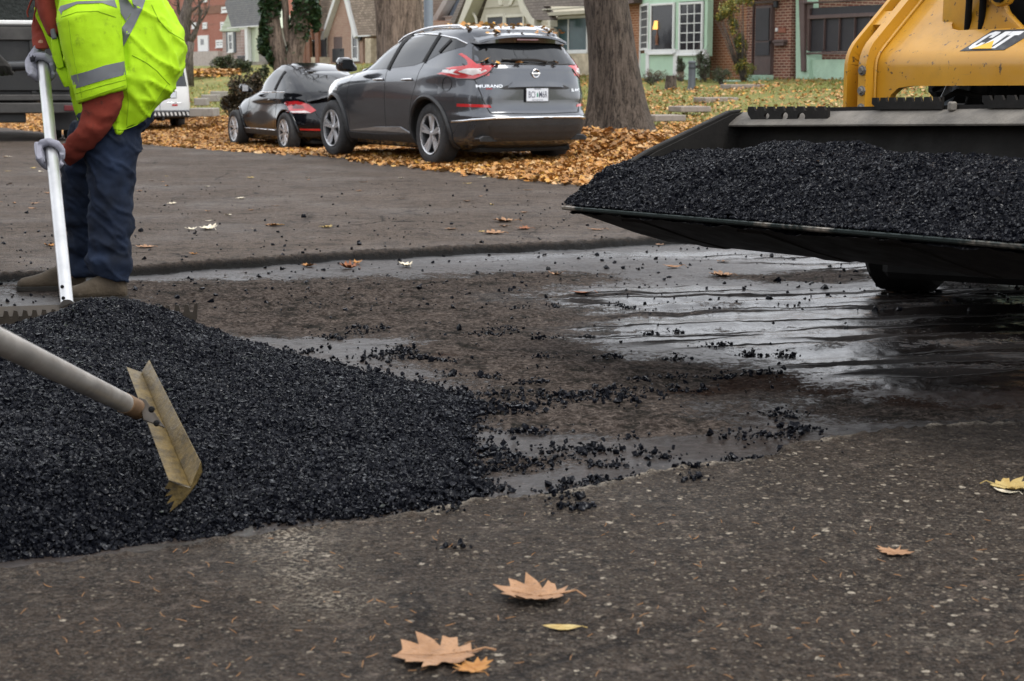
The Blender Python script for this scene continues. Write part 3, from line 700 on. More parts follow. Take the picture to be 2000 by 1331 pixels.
def leaf_cloud(name, C, size, mats, rng, kind='small', tilt=.5, parent=None, curl=.35, loc=None, normal=None, label=None):
    """many leaves in one mesh: star of triangles with a lifted edge"""
    o2 = np.array(leaf_outline(kind)); k = len(o2); n = len(C)
    bv = np.concatenate([[[0, 0, 0]], np.concatenate([o2, np.zeros((k, 1))], 1)])
    rad = np.linalg.norm(bv[:, :2], axis=1)
    Bv = np.repeat(bv[None], n, 0); cu = rng.uniform(-.2, 1, n) * curl
    Bv[:, :, 2] = cu[:, None] * (rad ** 2 * 1.6 + .35 * bv[:, 0] * rng.uniform(-1, 1, n)[:, None])
    Bv[:, :, 0] *= rng.uniform(.7, 1.1, n)[:, None]
    yaw = rng.uniform(0, 2 * math.pi, n)
    if normal is None:
        nrm = np.stack([rng.normal(0, tilt, n), rng.normal(0, tilt, n), np.ones(n)], -1)
    else: nrm = normal + rng.normal(0, tilt, (n, 3))
    nrm /= np.linalg.norm(nrm, axis=1)[:, None]
    ref = np.where(np.abs(nrm[:, 2:3]) < .9, np.array([[0, 0, 1.]]), np.array([[1., 0, 0]]))
    t1 = np.cross(ref, nrm); t1 /= np.linalg.norm(t1, axis=1)[:, None]; t2 = np.cross(nrm, t1)
    ax = t1 * np.cos(yaw)[:, None] + t2 * np.sin(yaw)[:, None]; ay = np.cross(nrm, ax)
    Bv *= np.broadcast_to(np.asarray(size, float), (n,))[:, None, None]
    vv = C[:, None, :] + Bv[:, :, :1] * ax[:, None] + Bv[:, :, 1:2] * ay[:, None] + Bv[:, :, 2:] * nrm[:, None]
    ff = np.array([(0, 1 + q, 1 + (q + 1) % k) for q in range(k)])[None] + (k + 1) * np.arange(n)[:, None, None]
    tint = np.repeat(rng.random(n)[:, None], k + 1, 1)
    return np_mesh(name, vv.reshape(-1, 3), ff.reshape(-1, 3), mats, parent=parent, loc=loc, attr={'tint': ('POINT', 'FLOAT', tint.ravel())})
rng = np.random.default_rng(21)
def land_z(x, y):
    a = x * S.x + y * S.y; b = x * P.x + y * P.y; k = kerb_b(a)
    return np.where(b > k + .16, lawn_z(x, y), np.where(b > k, gutter(a, k) + .14, gutter(a, b)))
# the drift of leaves along the kerb and under the cars
n = 210000; a = 9 + 61 * rng.random(n) ** 1.5
b = kerb_b(a) + rng.normal(0, 1, n) * 1.0 - .25
extra = rng.random(n) < .55; b = np.where(extra, 8.6 + (kerb_b(a) - 8.6) * rng.random(n) ** .75, b)
lim = 9.0 - .45 * sstep(-a, -40, -20) + .9 * rng.random(n) ** 3 - .55 * vnoise(np.stack([a, a * 0, a * 0], -1), .8, 3); k = (b > lim) | (rng.random(n) < .07)
a, b = a[k], b[k]; x = S.x * a + P.x * b; y = S.y * a + P.y * b
depth = .20 * np.exp(-((b - kerb_b(a) - .05) / .75) ** 2) + .012 + .035 * sstep(b, 9.2, 10.2)
z = land_z(x, y) + depth * rng.random(len(a)) ** .8 + .008
tag(leaf_cloud('fallen_leaves', np.stack([x, y, z], -1), rng.uniform(.05, .115, len(a)), MATS['fallen_leaf'], rng, 'small', .45), 'drift of orange and brown leaves along the kerb', 'fallen leaves', kind='stuff')
# leaves over the lawn
n = 130000; a = rng.uniform(12, 75, n); t = 17 * rng.random(n) ** 1.3; b = kerb_b(a) + .2 + t; x = S.x * a + P.x * b; y = S.y * a + P.y * b
dens = np.clip(.62 - .028 * t + .75 * fbm(P3(x, y), .35, 3, 5), .04, 1) * np.where(a > 48, .12, np.where(a > 36, .45, 1.0)); k = rng.random(n) < dens
x, y = x[k], y[k]; z = lawn_z(x, y) + .03 + .03 * rng.random(len(x))
tag(leaf_cloud('lawn_leaves', np.stack([x, y, z], -1), rng.uniform(.05, .105, len(x)), MATS['fallen_leaf'], rng, 'small', .5), 'scattered orange leaves over the sloping lawn', 'fallen leaves', kind='stuff')
# grass
n = 70000; a = rng.uniform(12, 62, n); t = .3 + 18 * rng.random(n); b = kerb_b(a) + t; x = S.x * a + P.x * b; y = S.y * a + P.y * b
k = rng.random(n) < np.clip(.35 + 1.2 * fbm(P3(x, y), .5, 3, 6), 0, 1); x, y = x[k], y[k]; n = len(x)
z = lawn_z(x, y); c = np.stack([x, y, z], -1); h = rng.uniform(.05, .13, n); yw = rng.uniform(0, 6.28, n); wv = np.stack([np.cos(yw), np.sin(yw), 0 * yw], -1) * .012
ln = np.stack([rng.normal(0, .035, n), rng.normal(0, .035, n), h], -1)
vv = np.stack([c - wv, c + wv, c + ln], 1).reshape(-1, 3); ff = np.arange(3 * n).reshape(-1, 3)
tag(np_mesh('grass', vv, ff, MATS['grass_blade'], attr={'tint': ('POINT', 'FLOAT', np.repeat(rng.random(n), 3))}), 'tufts of green and straw coloured grass on the lawn', 'grass', kind='stuff')
# leaf bits far out on the road and pine needles close by
n = 210; uu = rng.uniform(-60, 2050, n); vq = 1000 + 331 * rng.random(n) ** .8; MBn = MB()
for u, v in zip(uu, vq):
    g = GP(u, v); zz_ = 0.006
    if poly_sd(np.array([g.x]), np.array([g.y]), PATCH)[0] > -.02 or heap_h(np.array([g.x]), np.array([g.y]))[1][0] > -.03: continue
    L = rng.uniform(.008, .024); th = rng.uniform(0, 6.28); kx = rng.uniform(-.9, .9); pts = []
    for q in range(4):
        s_ = q / 3 - .5; pts.append((g.x + math.cos(th + kx * s_) * L * s_, g.y + math.sin(th + kx * s_) * L * s_, float(ground_z(g.x, g.y)) + .005 + .002 * q))
    MBn.tube(pts, [.0006, .0008, .0008, .0004], 4)
tag(MBn.build('pine_needles', pm('dry_needle', (.26, .12, .035), .7, var=.4, scale=3)), 'short dry orange needles littered over the near asphalt', 'pine needles', kind='stuff')

# single leaves on the road
def leaf_mesh(kind, seed, curl):
    """one leaf with midrib, side veins, stalk, cupped lobes"""
    rg = np.random.default_rng(seed); o2 = [Vector((x + rg.normal(0, .015), y + rg.normal(0, .015))) for x, y in leaf_outline(kind)]
    dense = []
    for q in range(len(o2)):
        p, r_ = o2[q], o2[(q + 1) % len(o2)]; dense += [p, p.lerp(r_, .5)]
    pts = list(dense); xs_ = np.arange(-.5, .56, .06)
    ed = [(q, (q + 1) % len(dense)) for q in range(len(dense))]
    for xq in xs_:
        for yq in xs_: pts.append(Vector((xq, yq)))
    vo, _, fo, *_ = delaunay_2d_cdt(pts, ed, [], 1, 1e-5)
    a1, a2, a3 = rg.uniform(-1, 1, 3)
    mb = MB(); top = []
    for p in vo:
        r2 = p.length; zc = curl * (r2 ** 2 * .9 + .18 * a1 * p.x + .25 * abs(p.x) ** 1.2 * (1 + a2 * p.y)) + .03 * math.sin(9 * p.x + 7 * a3) * r2 + .010 * math.sin(22 * (p.y + abs(p.x)))
        top.append((p.x, p.y, zc + .012))
    n_ = len(top); mb.add(top + [(x, y, z - .006) for x, y, z in top], list(fo) + [tuple(n_ + q for q in f[::-1]) for f in fo])
    mb.tube([(0, -.36, .014 + curl * .12), (.01, -.5, .02 + curl * .2), (.035, -.62, .02)], [.012, .011, .014], 5)
    mb.tube([(0, -.4, .016 + curl * .14), (0, 0, .016), (0, .45, .016 + curl * .18)], [.008, .007, .003], 5)
    me_o = mb.build('leaf', MATS['fallen_leaf'], smooth=60); me = me_o.data
    at = me.attributes.new('tint', 'FLOAT', 'POINT'); at.data.foreach_set('value', [0.0] * len(me.vertices))
    bpy.data.objects.remove(me_o); return me
def leaf_col(name, c1, c2):
    m, nt, b, v = base(name)
    c = ramp(nt, noise(nt, v, 2.2, 5, .65), [(.3, c1), (.68, c2)])
    c = mixc(nt, ramp(nt, noise(nt, v, 11, 4, .7), [(.62, 0.), (.72, .8)]), c, tuple(q * .3 for q in c1))
    setin(nt, b, 'Base Color', c); b.inputs['Roughness'].default_value = .58; b.inputs['Specular IOR Level'].default_value = .35
    setin(nt, b, 'Normal', bump(nt, noise(nt, v, 24, 3), .35, .05)); return m
leaf_col('tan_leaf', (.19, .092, .038), (.34, .19, .098)); leaf_col('orange_leaf', (.25, .095, .02), (.40, .19, .045)); leaf_col('yellow_leaf', (.30, .19, .045), (.44, .34, .14)); leaf_col('cream_leaf', (.50, .42, .30), (.72, .66, .52)); leaf_col('rust_leaf', (.13, .045, .018), (.28, .10, .035)); leaf_col('brown_leaf', (.09, .045, .022), (.2, .11, .055))
LM = {}
def leaf(u, v, size, kind, seed, mat, label, yaw=None, curl=.5, group='single leaves lying on the road', tilt=(0, 0), e=None):
    g = GP(u, v, -.04 if poly_sd(np.array([GP(u, v, -.04).x]), np.array([GP(u, v, -.04).y]), PATCH)[0] > 0 else 0.0)
    if e is not None: g = GP(u, v, e)
    key = (kind, seed, curl)
    if key not in LM: LM[key] = leaf_mesh(kind, seed, curl)
    me = LM[key]
    if len(me.materials) and me.materials[0].name != mat: me = me.copy(); me.materials[0] = MATS[mat]
    o = bpy.data.objects.new('leaf', me); COL.objects.link(o)
    z = float(surf(g.x, g.y)[0]) if e is None else e
    o.location = (g.x, g.y, z + .003); o.scale = (size,) * 3
    o.rotation_euler = (tilt[0], tilt[1], yaw if yaw is not None else random.uniform(0, 6.28))
    return tag(o, label, 'leaf', group)
leaf(858, 1286, .175, 'oak', 1, 'tan_leaf', 'large tan oak leaf closest to the camera, with jagged points', 1.75, .22)
leaf(925, 1312, .075, 'maple', 2, 'orange_leaf', 'small amber leaf tucked under the large tan oak leaf', .6, .35)
leaf(1048, 1170, .165, 'oak', 3, 'tan_leaf', 'curled pinkish tan oak leaf between the two nearest leaves and the patch edge', 1.45, .45)
leaf(1098, 1230, .080, 'strip', 4, 'yellow_leaf', 'narrow dull yellow leaf flat on asphalt just below the curled tan leaf', 1.45, .2)
leaf(1748, 1080, .085, 'maple', 5, 'tan_leaf', 'small flat tan leaf alone on the stony asphalt at lower right', 2.6, .25)
leaf(1970, 955, .12, 'oak', 6, 'yellow_leaf', 'pale yellow leaf with a long stalk at the right picture edge', 4.2, .4)
leaf(1965, 964, .07, 'strip', 7, 'cream_leaf', 'cream leaf lobe beside the pale yellow leaf at the right edge', .9, .5)
leaf(693, 1045, .02, 'small', 8, 'orange_leaf', 'tiny orange leaf scrap on the asphalt below the heap', .9, .3)
leaf(1087, 536, .10, 'maple', 9, 'tan_leaf', 'tan leaf standing on the wet patch between worker and loader', 3.0, .7)
leaf(793, 518, .10, 'oak', 10, 'cream_leaf', 'cream coloured curled leaf at the far patch edge', .5, .9)
leaf(603, 520, .09, 'maple', 11, 'orange_leaf', 'orange leaf at the far patch edge right of the worker', 2.2, .6)
leaf(682, 522, .12, 'oak', 12, 'rust_leaf', 'brown curled leaf in the patch below the far edge', 1.2, 1.0)
leaf(696, 513, .08, 'maple', 13, 'orange_leaf', 'amber leaf touching the brown curled leaf', .4, .8)
leaf(1383, 478, .11, 'maple', 14, 'orange_leaf', 'orange leaf below the left end of the bucket', .3, .8)
leaf(1356, 476, .06, 'small', 15, 'orange_leaf', 'small upright orange leaf next to the one below the bucket', 1.3, .9)
leaf(1315, 522, .13, 'strip', 16, 'tan_leaf', 'long thin tan leaf in the wet ruts', 1.5, .6)
leaf(1410, 538, .14, 'oak', 17, 'tan_leaf', 'flat peach leaf in the wet ruts under the bucket', 1.3, .4)
leaf(1413, 512, .08, 'small', 18, 'brown_leaf', 'grey brown leaf flat in the ruts above the peach leaf', 1.7, .2)
leaf(1135, 575, .14, 'strip', 19, 'rust_leaf', 'dark rust leaf lying flat at the wet edge', 1.4, .4)
leaf(408, 449, .15, 'oak', 20, 'cream_leaf', 'cream leaf with spread points on the far road right of the jeans', .7, .6)
leaf(535, 442, .12, 'maple', 21, 'orange_leaf', 'dull amber leaf on the far road right of the cream leaf', 1.8, .4)
leaf(987, 433, .20, 'oak', 22, 'tan_leaf', 'long tan leaf pair on the road centre beyond the patch', 1.5, .4)
leaf(965, 458, .16, 'oak', 23, 'tan_leaf', 'flat beige leaf nearest beyond the far patch edge', 1.4, .3)
leaf(1025, 449, .12, 'maple', 24, 'rust_leaf', 'pink red leaf near the centre of the far road', 1.5, .4)
leaf(1165, 450, .14, 'strip', 25, 'tan_leaf', 'pale tan leaf just left of the bucket lip', 1.4, .4)
leaf(880, 450, .10, 'small', 26, 'brown_leaf', 'small brown leaf flat beyond the far edge', 1.0, .3)
leaf(285, 484, .12, 'oak', 27, 'tan_leaf', 'beige leaf by the worker beyond the patch', 1.6, .3)
leaf(378, 498, .06, 'small', 28, 'orange_leaf', 'small rust orange leaf at the crumbling far edge', 1.1, .6)
leaf(97, 482, .08, 'maple', 29, 'orange_leaf', 'amber leaf close behind the rake handle', 1.1, .7)
leaf(63, 409, .10, 'strip', 30, 'tan_leaf', 'tan leaf left of the rake handle on the far road', .9, .3)
leaf(1290, 478, .07, 'small', 31, 'brown_leaf', 'brown scrap at the patch edge left of the bucket', 1.0, .3)
rg = np.random.default_rng(77)
LAB = 'dry leaf lying on the bare road between patch and kerb'
for q in range(56):
    u, v = rg.uniform(270, 1120), 345 + 110 * rg.random() ** 1.7
    if q >= 38: u, v = rg.uniform(-20, 130), rg.uniform(300, 420)
    leaf(u, v, rg.uniform(.05, .10), ['oak', 'maple', 'small', 'strip'][rg.integers(4)], int(rg.integers(40, 46)), ['tan_leaf', 'orange_leaf', 'cream_leaf', 'brown_leaf', 'yellow_leaf', 'tan_leaf'][rg.integers(6)], LAB, rg.uniform(0, 6.28), .5, 'dry leaves strewn over the far road')
# ---------------------------------------------------------------- bark, trunks, shrubs
def m_bark(name, c1, c2, sc_=9, st=.22, b_=1.0):
    m, nt, b, v = base(name)
    w = mapv(nt, v, (1, 1, st))
    n1 = noise(nt, w, sc_ * .9, 8, .72, .8); n2 = noise(nt, v, 2.2, 4); n4 = noise(nt, mapv(nt, v, (1, 1, .5)), sc_ * 2.4, 5, .7)
    rid = mth(nt, 'ADD', mth(nt, 'MULTIPLY', n1, .75), mth(nt, 'MULTIPLY', n4, .25))
    c = ramp(nt, rid, [(.42, c1), (.485, tuple(.5 * q for q in c2)), (.60, c2)]); c = mixc(nt, mth(nt, 'MULTIPLY', n2, .4), c, tuple(q * .5 for q in c2))
    setin(nt, b, 'Base Color', c); b.inputs['Roughness'].default_value = .92; b.inputs['Specular IOR Level'].default_value = .2
    setin(nt, b, 'Normal', bump(nt, rid, b_, .05)); return m
m_bark('oak_bark', (.016, .012, .010), (.175, .138, .110), 25, .12, 1.6); m_bark('sycamore_bark', (.045, .034, .026), (.25, .19, .145), 16, .16, .7); m_bark('grey_bark', (.03, .026, .022), (.20, .17, .145), 20)
def trunk_mesh(mb, path, rad, n=28, flare=0., seed=0, rough=.05):
    """tapered trunk along a path with root flare and uneven girth"""
    path = [Vector(p) for p in path]; L = []; K = 40
    ts = np.linspace(0, 1, K) ** 1.5; cum = [0]
    for p, q in zip(path, path[1:]): cum.append(cum[-1] + (q - p).length)
    for t in ts:
        d = t * cum[-1]; i = max(0, min(len(path) - 2, np.searchsorted(cum, d) - 1)); f = (d - cum[i]) / (cum[i + 1] - cum[i] + 1e-9)
        p = path[i].lerp(path[i + 1], f); r = rad[i] * (1 - f) + rad[i + 1] * f; L.append((p, r, d))
    vs = []; fs = []
    for q, (p, r, d) in enumerate(L):
        for k in range(n):
            a = 2 * math.pi * k / n; fl = flare * math.exp(-d / .38) * (1 + .65 * math.sin(a * 5 + seed) * math.sin(a * 2 + seed * 2))
            w = 1 + rough * math.sin(3 * a + d * 1.3 + seed) + rough * .7 * math.sin(7 * a - d * 2.1 + seed)
            vs.append(p + Vector((math.cos(a), math.sin(a), 0)) * (r * w + fl))
    for q in range(K - 1):
        for k in range(n): fs.append((q * n + k, q * n + (k + 1) % n, (q + 1) * n + (k + 1) % n, (q + 1) * n + k))
    mb.add(vs, fs + [tuple(range(n))[::-1]]); return L[-1]
def branches(mb, p, d, L, r, depth, rg, twig=.5):
    """a limb that forks into ever thinner ones"""
    pts = [Vector(p)]; d = Vector(d).normalized(); k = 4
    for q in range(k):
        d = (d + Vector(rg.normal(0, .16, 3)) + Vector((0, 0, .05))).normalized(); pts.append(pts[-1] + d * L / k)
    mb.tube(pts, [r * (1 - .16 * q) for q in range(k + 1)], 7 if depth > 1 else 5)
    if depth <= 0: return
    for q in range(int(rg.integers(2, 4)) + (depth == 1)):
        i = int(rg.integers(2, k + 1)); nd = (d + Vector(rg.normal(0, twig, 3)) + Vector((0, 0, .12))).normalized()
        branches(mb, pts[i], nd, L * rg.uniform(.55, .8), r * rg.uniform(.38, .55), depth - 1, rg, twig)
def tree(name, label, px, rad_px, Y, bark, height=8, flare=0., seed=1, depth=3, ground=None, limbs=5, limb_r=.35):
    """px: list of trunk centre pixels from the base up (at depth Y); rad_px: half widths in pixels"""
    pts = [AT(u, v, Y) for u, v in px]; rad = [r * Y / FPX for r in rad_px]
    bp = pts[0].copy(); gz_ = float(land_z(np.array([bp.x]), np.array([bp.y]))[0]) if ground is None else ground
    pts[0].z = gz_ - .08
    d = (pts[-1] - pts[-2]).normalized(); d = (d + Vector((0, 0, .6))).normalized()
    pts.append(pts[-1] + d * max(.5, height - pts[-1].z)); rad.append(rad[-1] * .72)
    base_ = Vector((bp.x, bp.y, gz_)); t = thing(name, label, 'tree', base_, world=True)
    mb = MB(); tip, r, _ = trunk_mesh(mb, pts, rad, flare=flare, seed=seed); mb.build('trunk', MATS[bark], t, smooth=180)
    rg = np.random.default_rng(seed); cb = MB()
    for q in range(limbs):
        an = 2 * math.pi * q / limbs + rg.uniform(-.4, .4); branches(cb, tip - Vector((0, 0, .25 * q / limbs)), (math.cos(an), math.sin(an), rg.uniform(.5, 1.3)), rg.uniform(1.8, 2.8), r * limb_r, depth, rg)
    cb.build('crown', MATS[bark], t, smooth=180); return t, pts, rad
tree('shade_tree', 'thick grey barked tree trunk with flared roots beside the dark grey car', [(1212, 268), (1207, 215), (1203, 150), (1195, 70), (1185, 0), (1178, -120)], [56, 51, 47, 43.5, 42, 41], 23.6, 'oak_bark', 7, .28, 3, 3)
tree('shade_tree', 'wide pale barked tree trunk standing behind the roof of the dark grey car', [(782, 190), (781, 100), (779, 40), (777, 0), (775, -70)], [47, 45, 44, 46, 47], 33, 'sycamore_bark', 8, .15, 6, 3)
tree('bare_tree', 'slim leaning dark trunk just above the worker\'s back', [(318, 170), (345, 90), (357, 40), (368, 0), (378, -40)], [10, 9, 8.5, 8.5, 8], 46, 'grey_bark', 8, .05, 9, 3)
# bare tree before the red brick block
t = thing('bare_tree', 'leafless branching tree before the red brick block', 'tree', AT(366, 148, 66), world=True); q0 = AT(366, 148, 66); q0.z -= .4
mb = MB(); rg = np.random.default_rng(4); mb.tube([q0, AT(368, 108, 66), AT(372, 82, 66)], [.26, .19, .17], 10); mb.build('trunk', MATS['grey_bark'], t, smooth=180)
cb = MB()
for tgt, r in (((350, 20), .12), ((395, 38), .13), ((378, -10), .12), ((420, 20), .10), ((362, 40), .09)):
    p0 = AT(370 + random.uniform(-3, 3), random.uniform(80, 100), 66); branches(cb, p0, AT(*tgt, 66) - p0, (AT(*tgt, 66) - p0).length * .9, r, 4, rg, .45)
cb.build('crown', MATS['grey_bark'], t, smooth=180)
# a street tree on the near side, out of the picture: its branches show in the car windows
def leaf_ball(C, rad, n, rg, flat=1.0):
    q = rg.normal(size=(n, 3)); q /= np.linalg.norm(q, axis=1)[:, None]; r = rg.random(n) ** .45
    return np.array(C) + q * r[:, None] * np.array(rad)
def shrub(name, label, spots, Y, mat, dens=900, size=.055, seed=0, group=None, twig='grey_bark', twigs=14, stem_to=None, cat='shrub'):
    """spots: (u, v, ru, rv) lobes in the photograph at depth Y: each becomes a cloud of leaves with real depth"""
    rg = np.random.default_rng(seed); u0, v0, ru, rv = spots[0]
    bp = AT(u0, max(v + r for _, v, _, r in spots), Y); t = thing(name, label, cat, bp, world=True, group=group); CC_ = []; mb = MB()
    for u, v, a_, b_ in spots:
        c = AT(u, v, Y); rx = a_ * Y / FPX; rz = b_ * Y / FPX; n = int(dens * (rx * rz * 4) ** .8 / .3)
        for k in range(6):
            cc = np.array(c) + rg.normal(0, .38, 3) * np.array([rx, rx, rz]); CC_.append(leaf_ball(cc, (rx * .62, rx * .62, rz * .62), max(20, n // 6), rg))
        for k in range(twigs):
            e = c + Vector(rg.normal(0, .55, 3) * np.array([rx, rx, rz])); m_ = bp.lerp(e, .5) + Vector(rg.normal(0, .05, 3)); mb.tube([bp + Vector((rg.normal(0, .03), rg.normal(0, .03), -.03)), m_, e], [.012, .008, .003], 5)
    CC_ = np.concatenate(CC_); CC_ = CC_[CC_[:, 2] > bp.z - .02]
    mb.build('stem', MATS[twig], t, smooth=180)
    leaf_cloud('foliage', CC_, rg.uniform(.6, 1.3, len(CC_)) * size, MATS[mat], rg, 'strip' if size < .05 else 'small', 1.2, parent=t)
    return t
shrub('shrub', 'dense brownish evergreen shrub in front of the small black car', [(460, 185, 28, 30), (475, 215, 36, 24), (445, 200, 18, 22), (490, 195, 20, 40), (500, 165, 14, 22)], 34, 'olive_shrub_leaf', 1500, .05, 3)
shrub('shrub', 'loose green conifer shrub rising behind the brownish shrub', [(508, 160, 18, 22), (520, 148, 12, 18), (495, 178, 14, 18)], 37, 'shrub_leaf', 700, .05, 4)
shrub('hedge_shrub', 'dark clipped shrub below the small white house window', [(430, 124, 20, 15), (445, 122, 14, 13)], 74, 'shrub_leaf', 520, .08, 5)
shrub('hedge_shrub', 'dark rounded shrub at the small white house steps', [(466, 130, 20, 13), (480, 128, 12, 11)], 72, 'shrub_leaf', 520, .08, 6)
shrub('shrub', 'small lime green plant by the leaf bank', [(413, 134, 5, 6)], 76, 'vine_leaf', 500, .07, 16)
shrub('conifer_shrub', 'pointed dark green conifer right of the grey post', [(1374, 138, 13, 20), (1372, 120, 9, 16), (1366, 112, 6, 10)], 47.5, 'shrub_leaf', 1100, .045, 7)
shrub('conifer_shrub', 'dark green bush left of the grey post', [(1331, 128, 9, 14), (1328, 118, 7, 8)], 48.5, 'shrub_leaf', 1000, .045, 8)
shrub('shrub', 'loose grey green shrub between conifer and wall vine', [(1408, 148, 17, 15), (1400, 140, 10, 12), (1418, 140, 8, 10)], 45, 'shrub_leaf', 800, .045, 9)
shrub('dry_shrub', 'dry reddish brown shrub under the bay window', [(1270, 148, 17, 12), (1290, 150, 12, 10)], 49, 'dry_twig_leaf', 420, .045, 10, twigs=40)
shrub('dry_shrub', 'dry tan clump beside the tree stump', [(1330, 148, 13, 9)], 46.5, 'dry_twig_leaf', 420, .045, 11, twigs=30)
shrub('shrub', 'low pale green ground plant near the bay window', [(1273, 160, 12, 6)], 47, 'shrub_leaf', 420, .05, 12)
shrub('climbing_vine', 'tall green vine climbing the brick wall beside the brown door', [(1452, 140, 17, 18), (1450, 110, 14, 22), (1445, 78, 13, 18), (1437, 48, 14, 16), (1420, 25, 22, 16), (1440, 5, 26, 18), (1405, 35, 12, 10)], 46.6, 'vine_leaf', 520, .06, 13, cat='vine')
shrub('bare_shrub', 'bare twiggy shrub in front of the bay window', [(1365, 110, 20, 22)], 48, 'dry_twig_leaf', 6, .03, 14, twigs=26)
# ivy covered twin trunk
t = thing('ivy_tree', 'twin trunked tree wrapped in dark ivy above the small black car', 'tree', AT(560, 215, 37), world=True); base_ = AT(560, 215, 37)
mb = MB(); Yi = 37
for path, rad in (([(556, 215), (550, 120), (535, 70), (527, 0), (520, -120)], [17, 17, 15, 14, 13]), ([(572, 215), (574, 110), (585, 50), (600, 0), (620, -120)], [16, 17, 18, 17, 14]), ([(575, 130), (560, 60), (556, 0), (552, -60)], [7, 7, 6.5, 6])):
    pts = [AT(u, v, Yi) for u, v in path]; trunk_mesh(mb, pts, [r * Yi / FPX for r in rad], 16)
mb.build('trunk', MATS['sycamore_bark'], t, smooth=180)
rg = np.random.default_rng(8); IV = []
for u, v, ru, rv, n in [(527, 10, 22, 40, 1500), (525, 60, 18, 34, 1100), (535, 105, 16, 26, 800), (597, 5, 26, 40, 1700), (585, 55, 20, 34, 1200), (575, 95, 16, 26, 700), (615, 25, 12, 24, 500), (560, 112, 10, 14, 260), (530, -60, 22, 50, 900), (606, -60, 26, 50, 900), (618, 50, 8, 14, 160), (545, 125, 14, 14, 420), (515, 85, 12, 26, 500), (590, 30, 22, 30, 700)]:
    c = AT(u, v, Yi); rx = ru * Yi / FPX; rz = rv * Yi / FPX
    IV.append(leaf_ball(c, (rx, rx, rz), n, rg))
IV = np.concatenate(IV); leaf_cloud('ivy', IV, rg.uniform(.07, .13, len(IV)), MATS['ivy_leaf'], rg, 'small', 1.0, parent=t)
cb = MB()
for q in range(6): branches(cb, AT(525 if q % 2 else 612, -110, Yi), (rg.normal(0, .7), rg.normal(0, .7), 1), 2.2, .13, 3, rg)
cb.build('crown', MATS['sycamore_bark'], t, smooth=180)
# lamp post, grey post, stump, steps
pm('galvanised_paint', (.17, .20, .23), .5, .3, var=.1, scale=3, bmp=.05)
pm('dark_metal', (.035, .037, .04), .5, .5, var=.2, scale=10)
t = thing('lamp_post', 'plain blue grey steel lamp post behind the dark grey car', 'lamp post', AT(838, 175, 30), world=True); b0 = AT(838, 175, 30)
zz0 = float(land_z(np.array([b0.x]), np.array([b0.y]))[0])
mb = MB(); mb.lathe([(.0, -.05), (.17, -.05), (.17, .10), (.085, .18), (.082, 3), (.065, 7), (0, 7)], (b0.x, b0.y, zz0), (0, 0, 1), 20); mb.build('pole', MATS['galvanised_paint'], t, smooth=30)
mb = MB(); mb.tube([(b0.x, b0.y, zz0 + 6.8), (b0.x - .3, b0.y - .3, zz0 + 7.2), (b0.x - 1.2, b0.y - .8, zz0 + 7.35)], .04, 8); mb.build('arm', MATS['galvanised_paint'], t, smooth=60)
mb = MB(); mb.box((b0.x - 1.45, b0.y - .95, zz0 + 7.33), (.6, .28, .12), Matrix.Rotation(.6, 3, 'Z')); mb.build('lamp_head', MATS['dark_metal'], t, bevel=.03)
q = AT(1351, 172, 43.5); t = thing('grey_post', 'short dark grey post standing on the lawn before the bay window', 'post', q, world=True)
pm('grey_plastic', (.055, .062, .07), .55, var=.12, scale=8)
mb = MB(); mb.lathe([(0, -.1), (.115, -.1), (.115, .02), (.10, .05), (.095, .62), (.105, .63), (.105, .67), (.06, .70), (0, .70)], q, (0, 0, 1), 20); mb.build('shaft', MATS['grey_plastic'], t, smooth=35)
mb = MB(); mb.lathe([(.1, .5), (.108, .5), (.108, .53), (.1, .53)], q, (0, 0, 1), 20); mb.build('band', MATS['dark_metal'], t, smooth=35)
q = AT(1310, 173, 44.5); t = thing('tree_stump', 'short brown tree stump left of the grey post', 'stump', q, world=True)
mb = MB(); trunk_mesh(mb, [q - Vector((0, 0, .1)), q + Vector((0, 0, .34))], [.15, .13], 18, .03, 2); mb.build('bark', MATS['oak_bark'], t, smooth=60)
mb = MB(); mb.lathe([(0, .345), (.125, .342), (.13, .335)], q, (0, 0, 1), 18); mb.build('cut_face', pm('cut_wood', (.2, .14, .09), .8), t)
pm('slab_stone', (.24, .20, .17), .85, var=.3, scale=4, bmp=.4, bscale=50, dirt=.6)
for (u0, u1, v, Y, lab) in ((1266, 1330, 231, 31.0, 'lowest stone slab step in the leafy lawn'), (1317, 1380, 213, 34.5, 'second stone slab step up the leafy lawn'), (1365, 1435, 199, 38.3, 'third stone slab step up the leafy lawn'), (1416, 1490, 186, 42.5, 'topmost stone slab step nearest the brown door')):
    p0 = AT(u0, v - 2, Y); p1 = AT(u1, v + 4, Y); c = (p0 + p1) / 2; z = float(lawn_z(c.x, c.y)); z = max(z, min(p0.z, p1.z)); w = (p1 - p0).length
    M3 = Matrix((( .93, .36, 0), (-.36, .93, 0), (0, 0, 1))).transposed()
    mb = MB(); mb.box((c.x, c.y + .2, z + .035), (w * 1.05, .6, .12), M3); o = mb.build('stone_step', MATS['slab_stone'], bevel=.015, loc=(c.x, c.y, z - .1)); tag(o, lab, 'step', 'stone steps in the lawn')
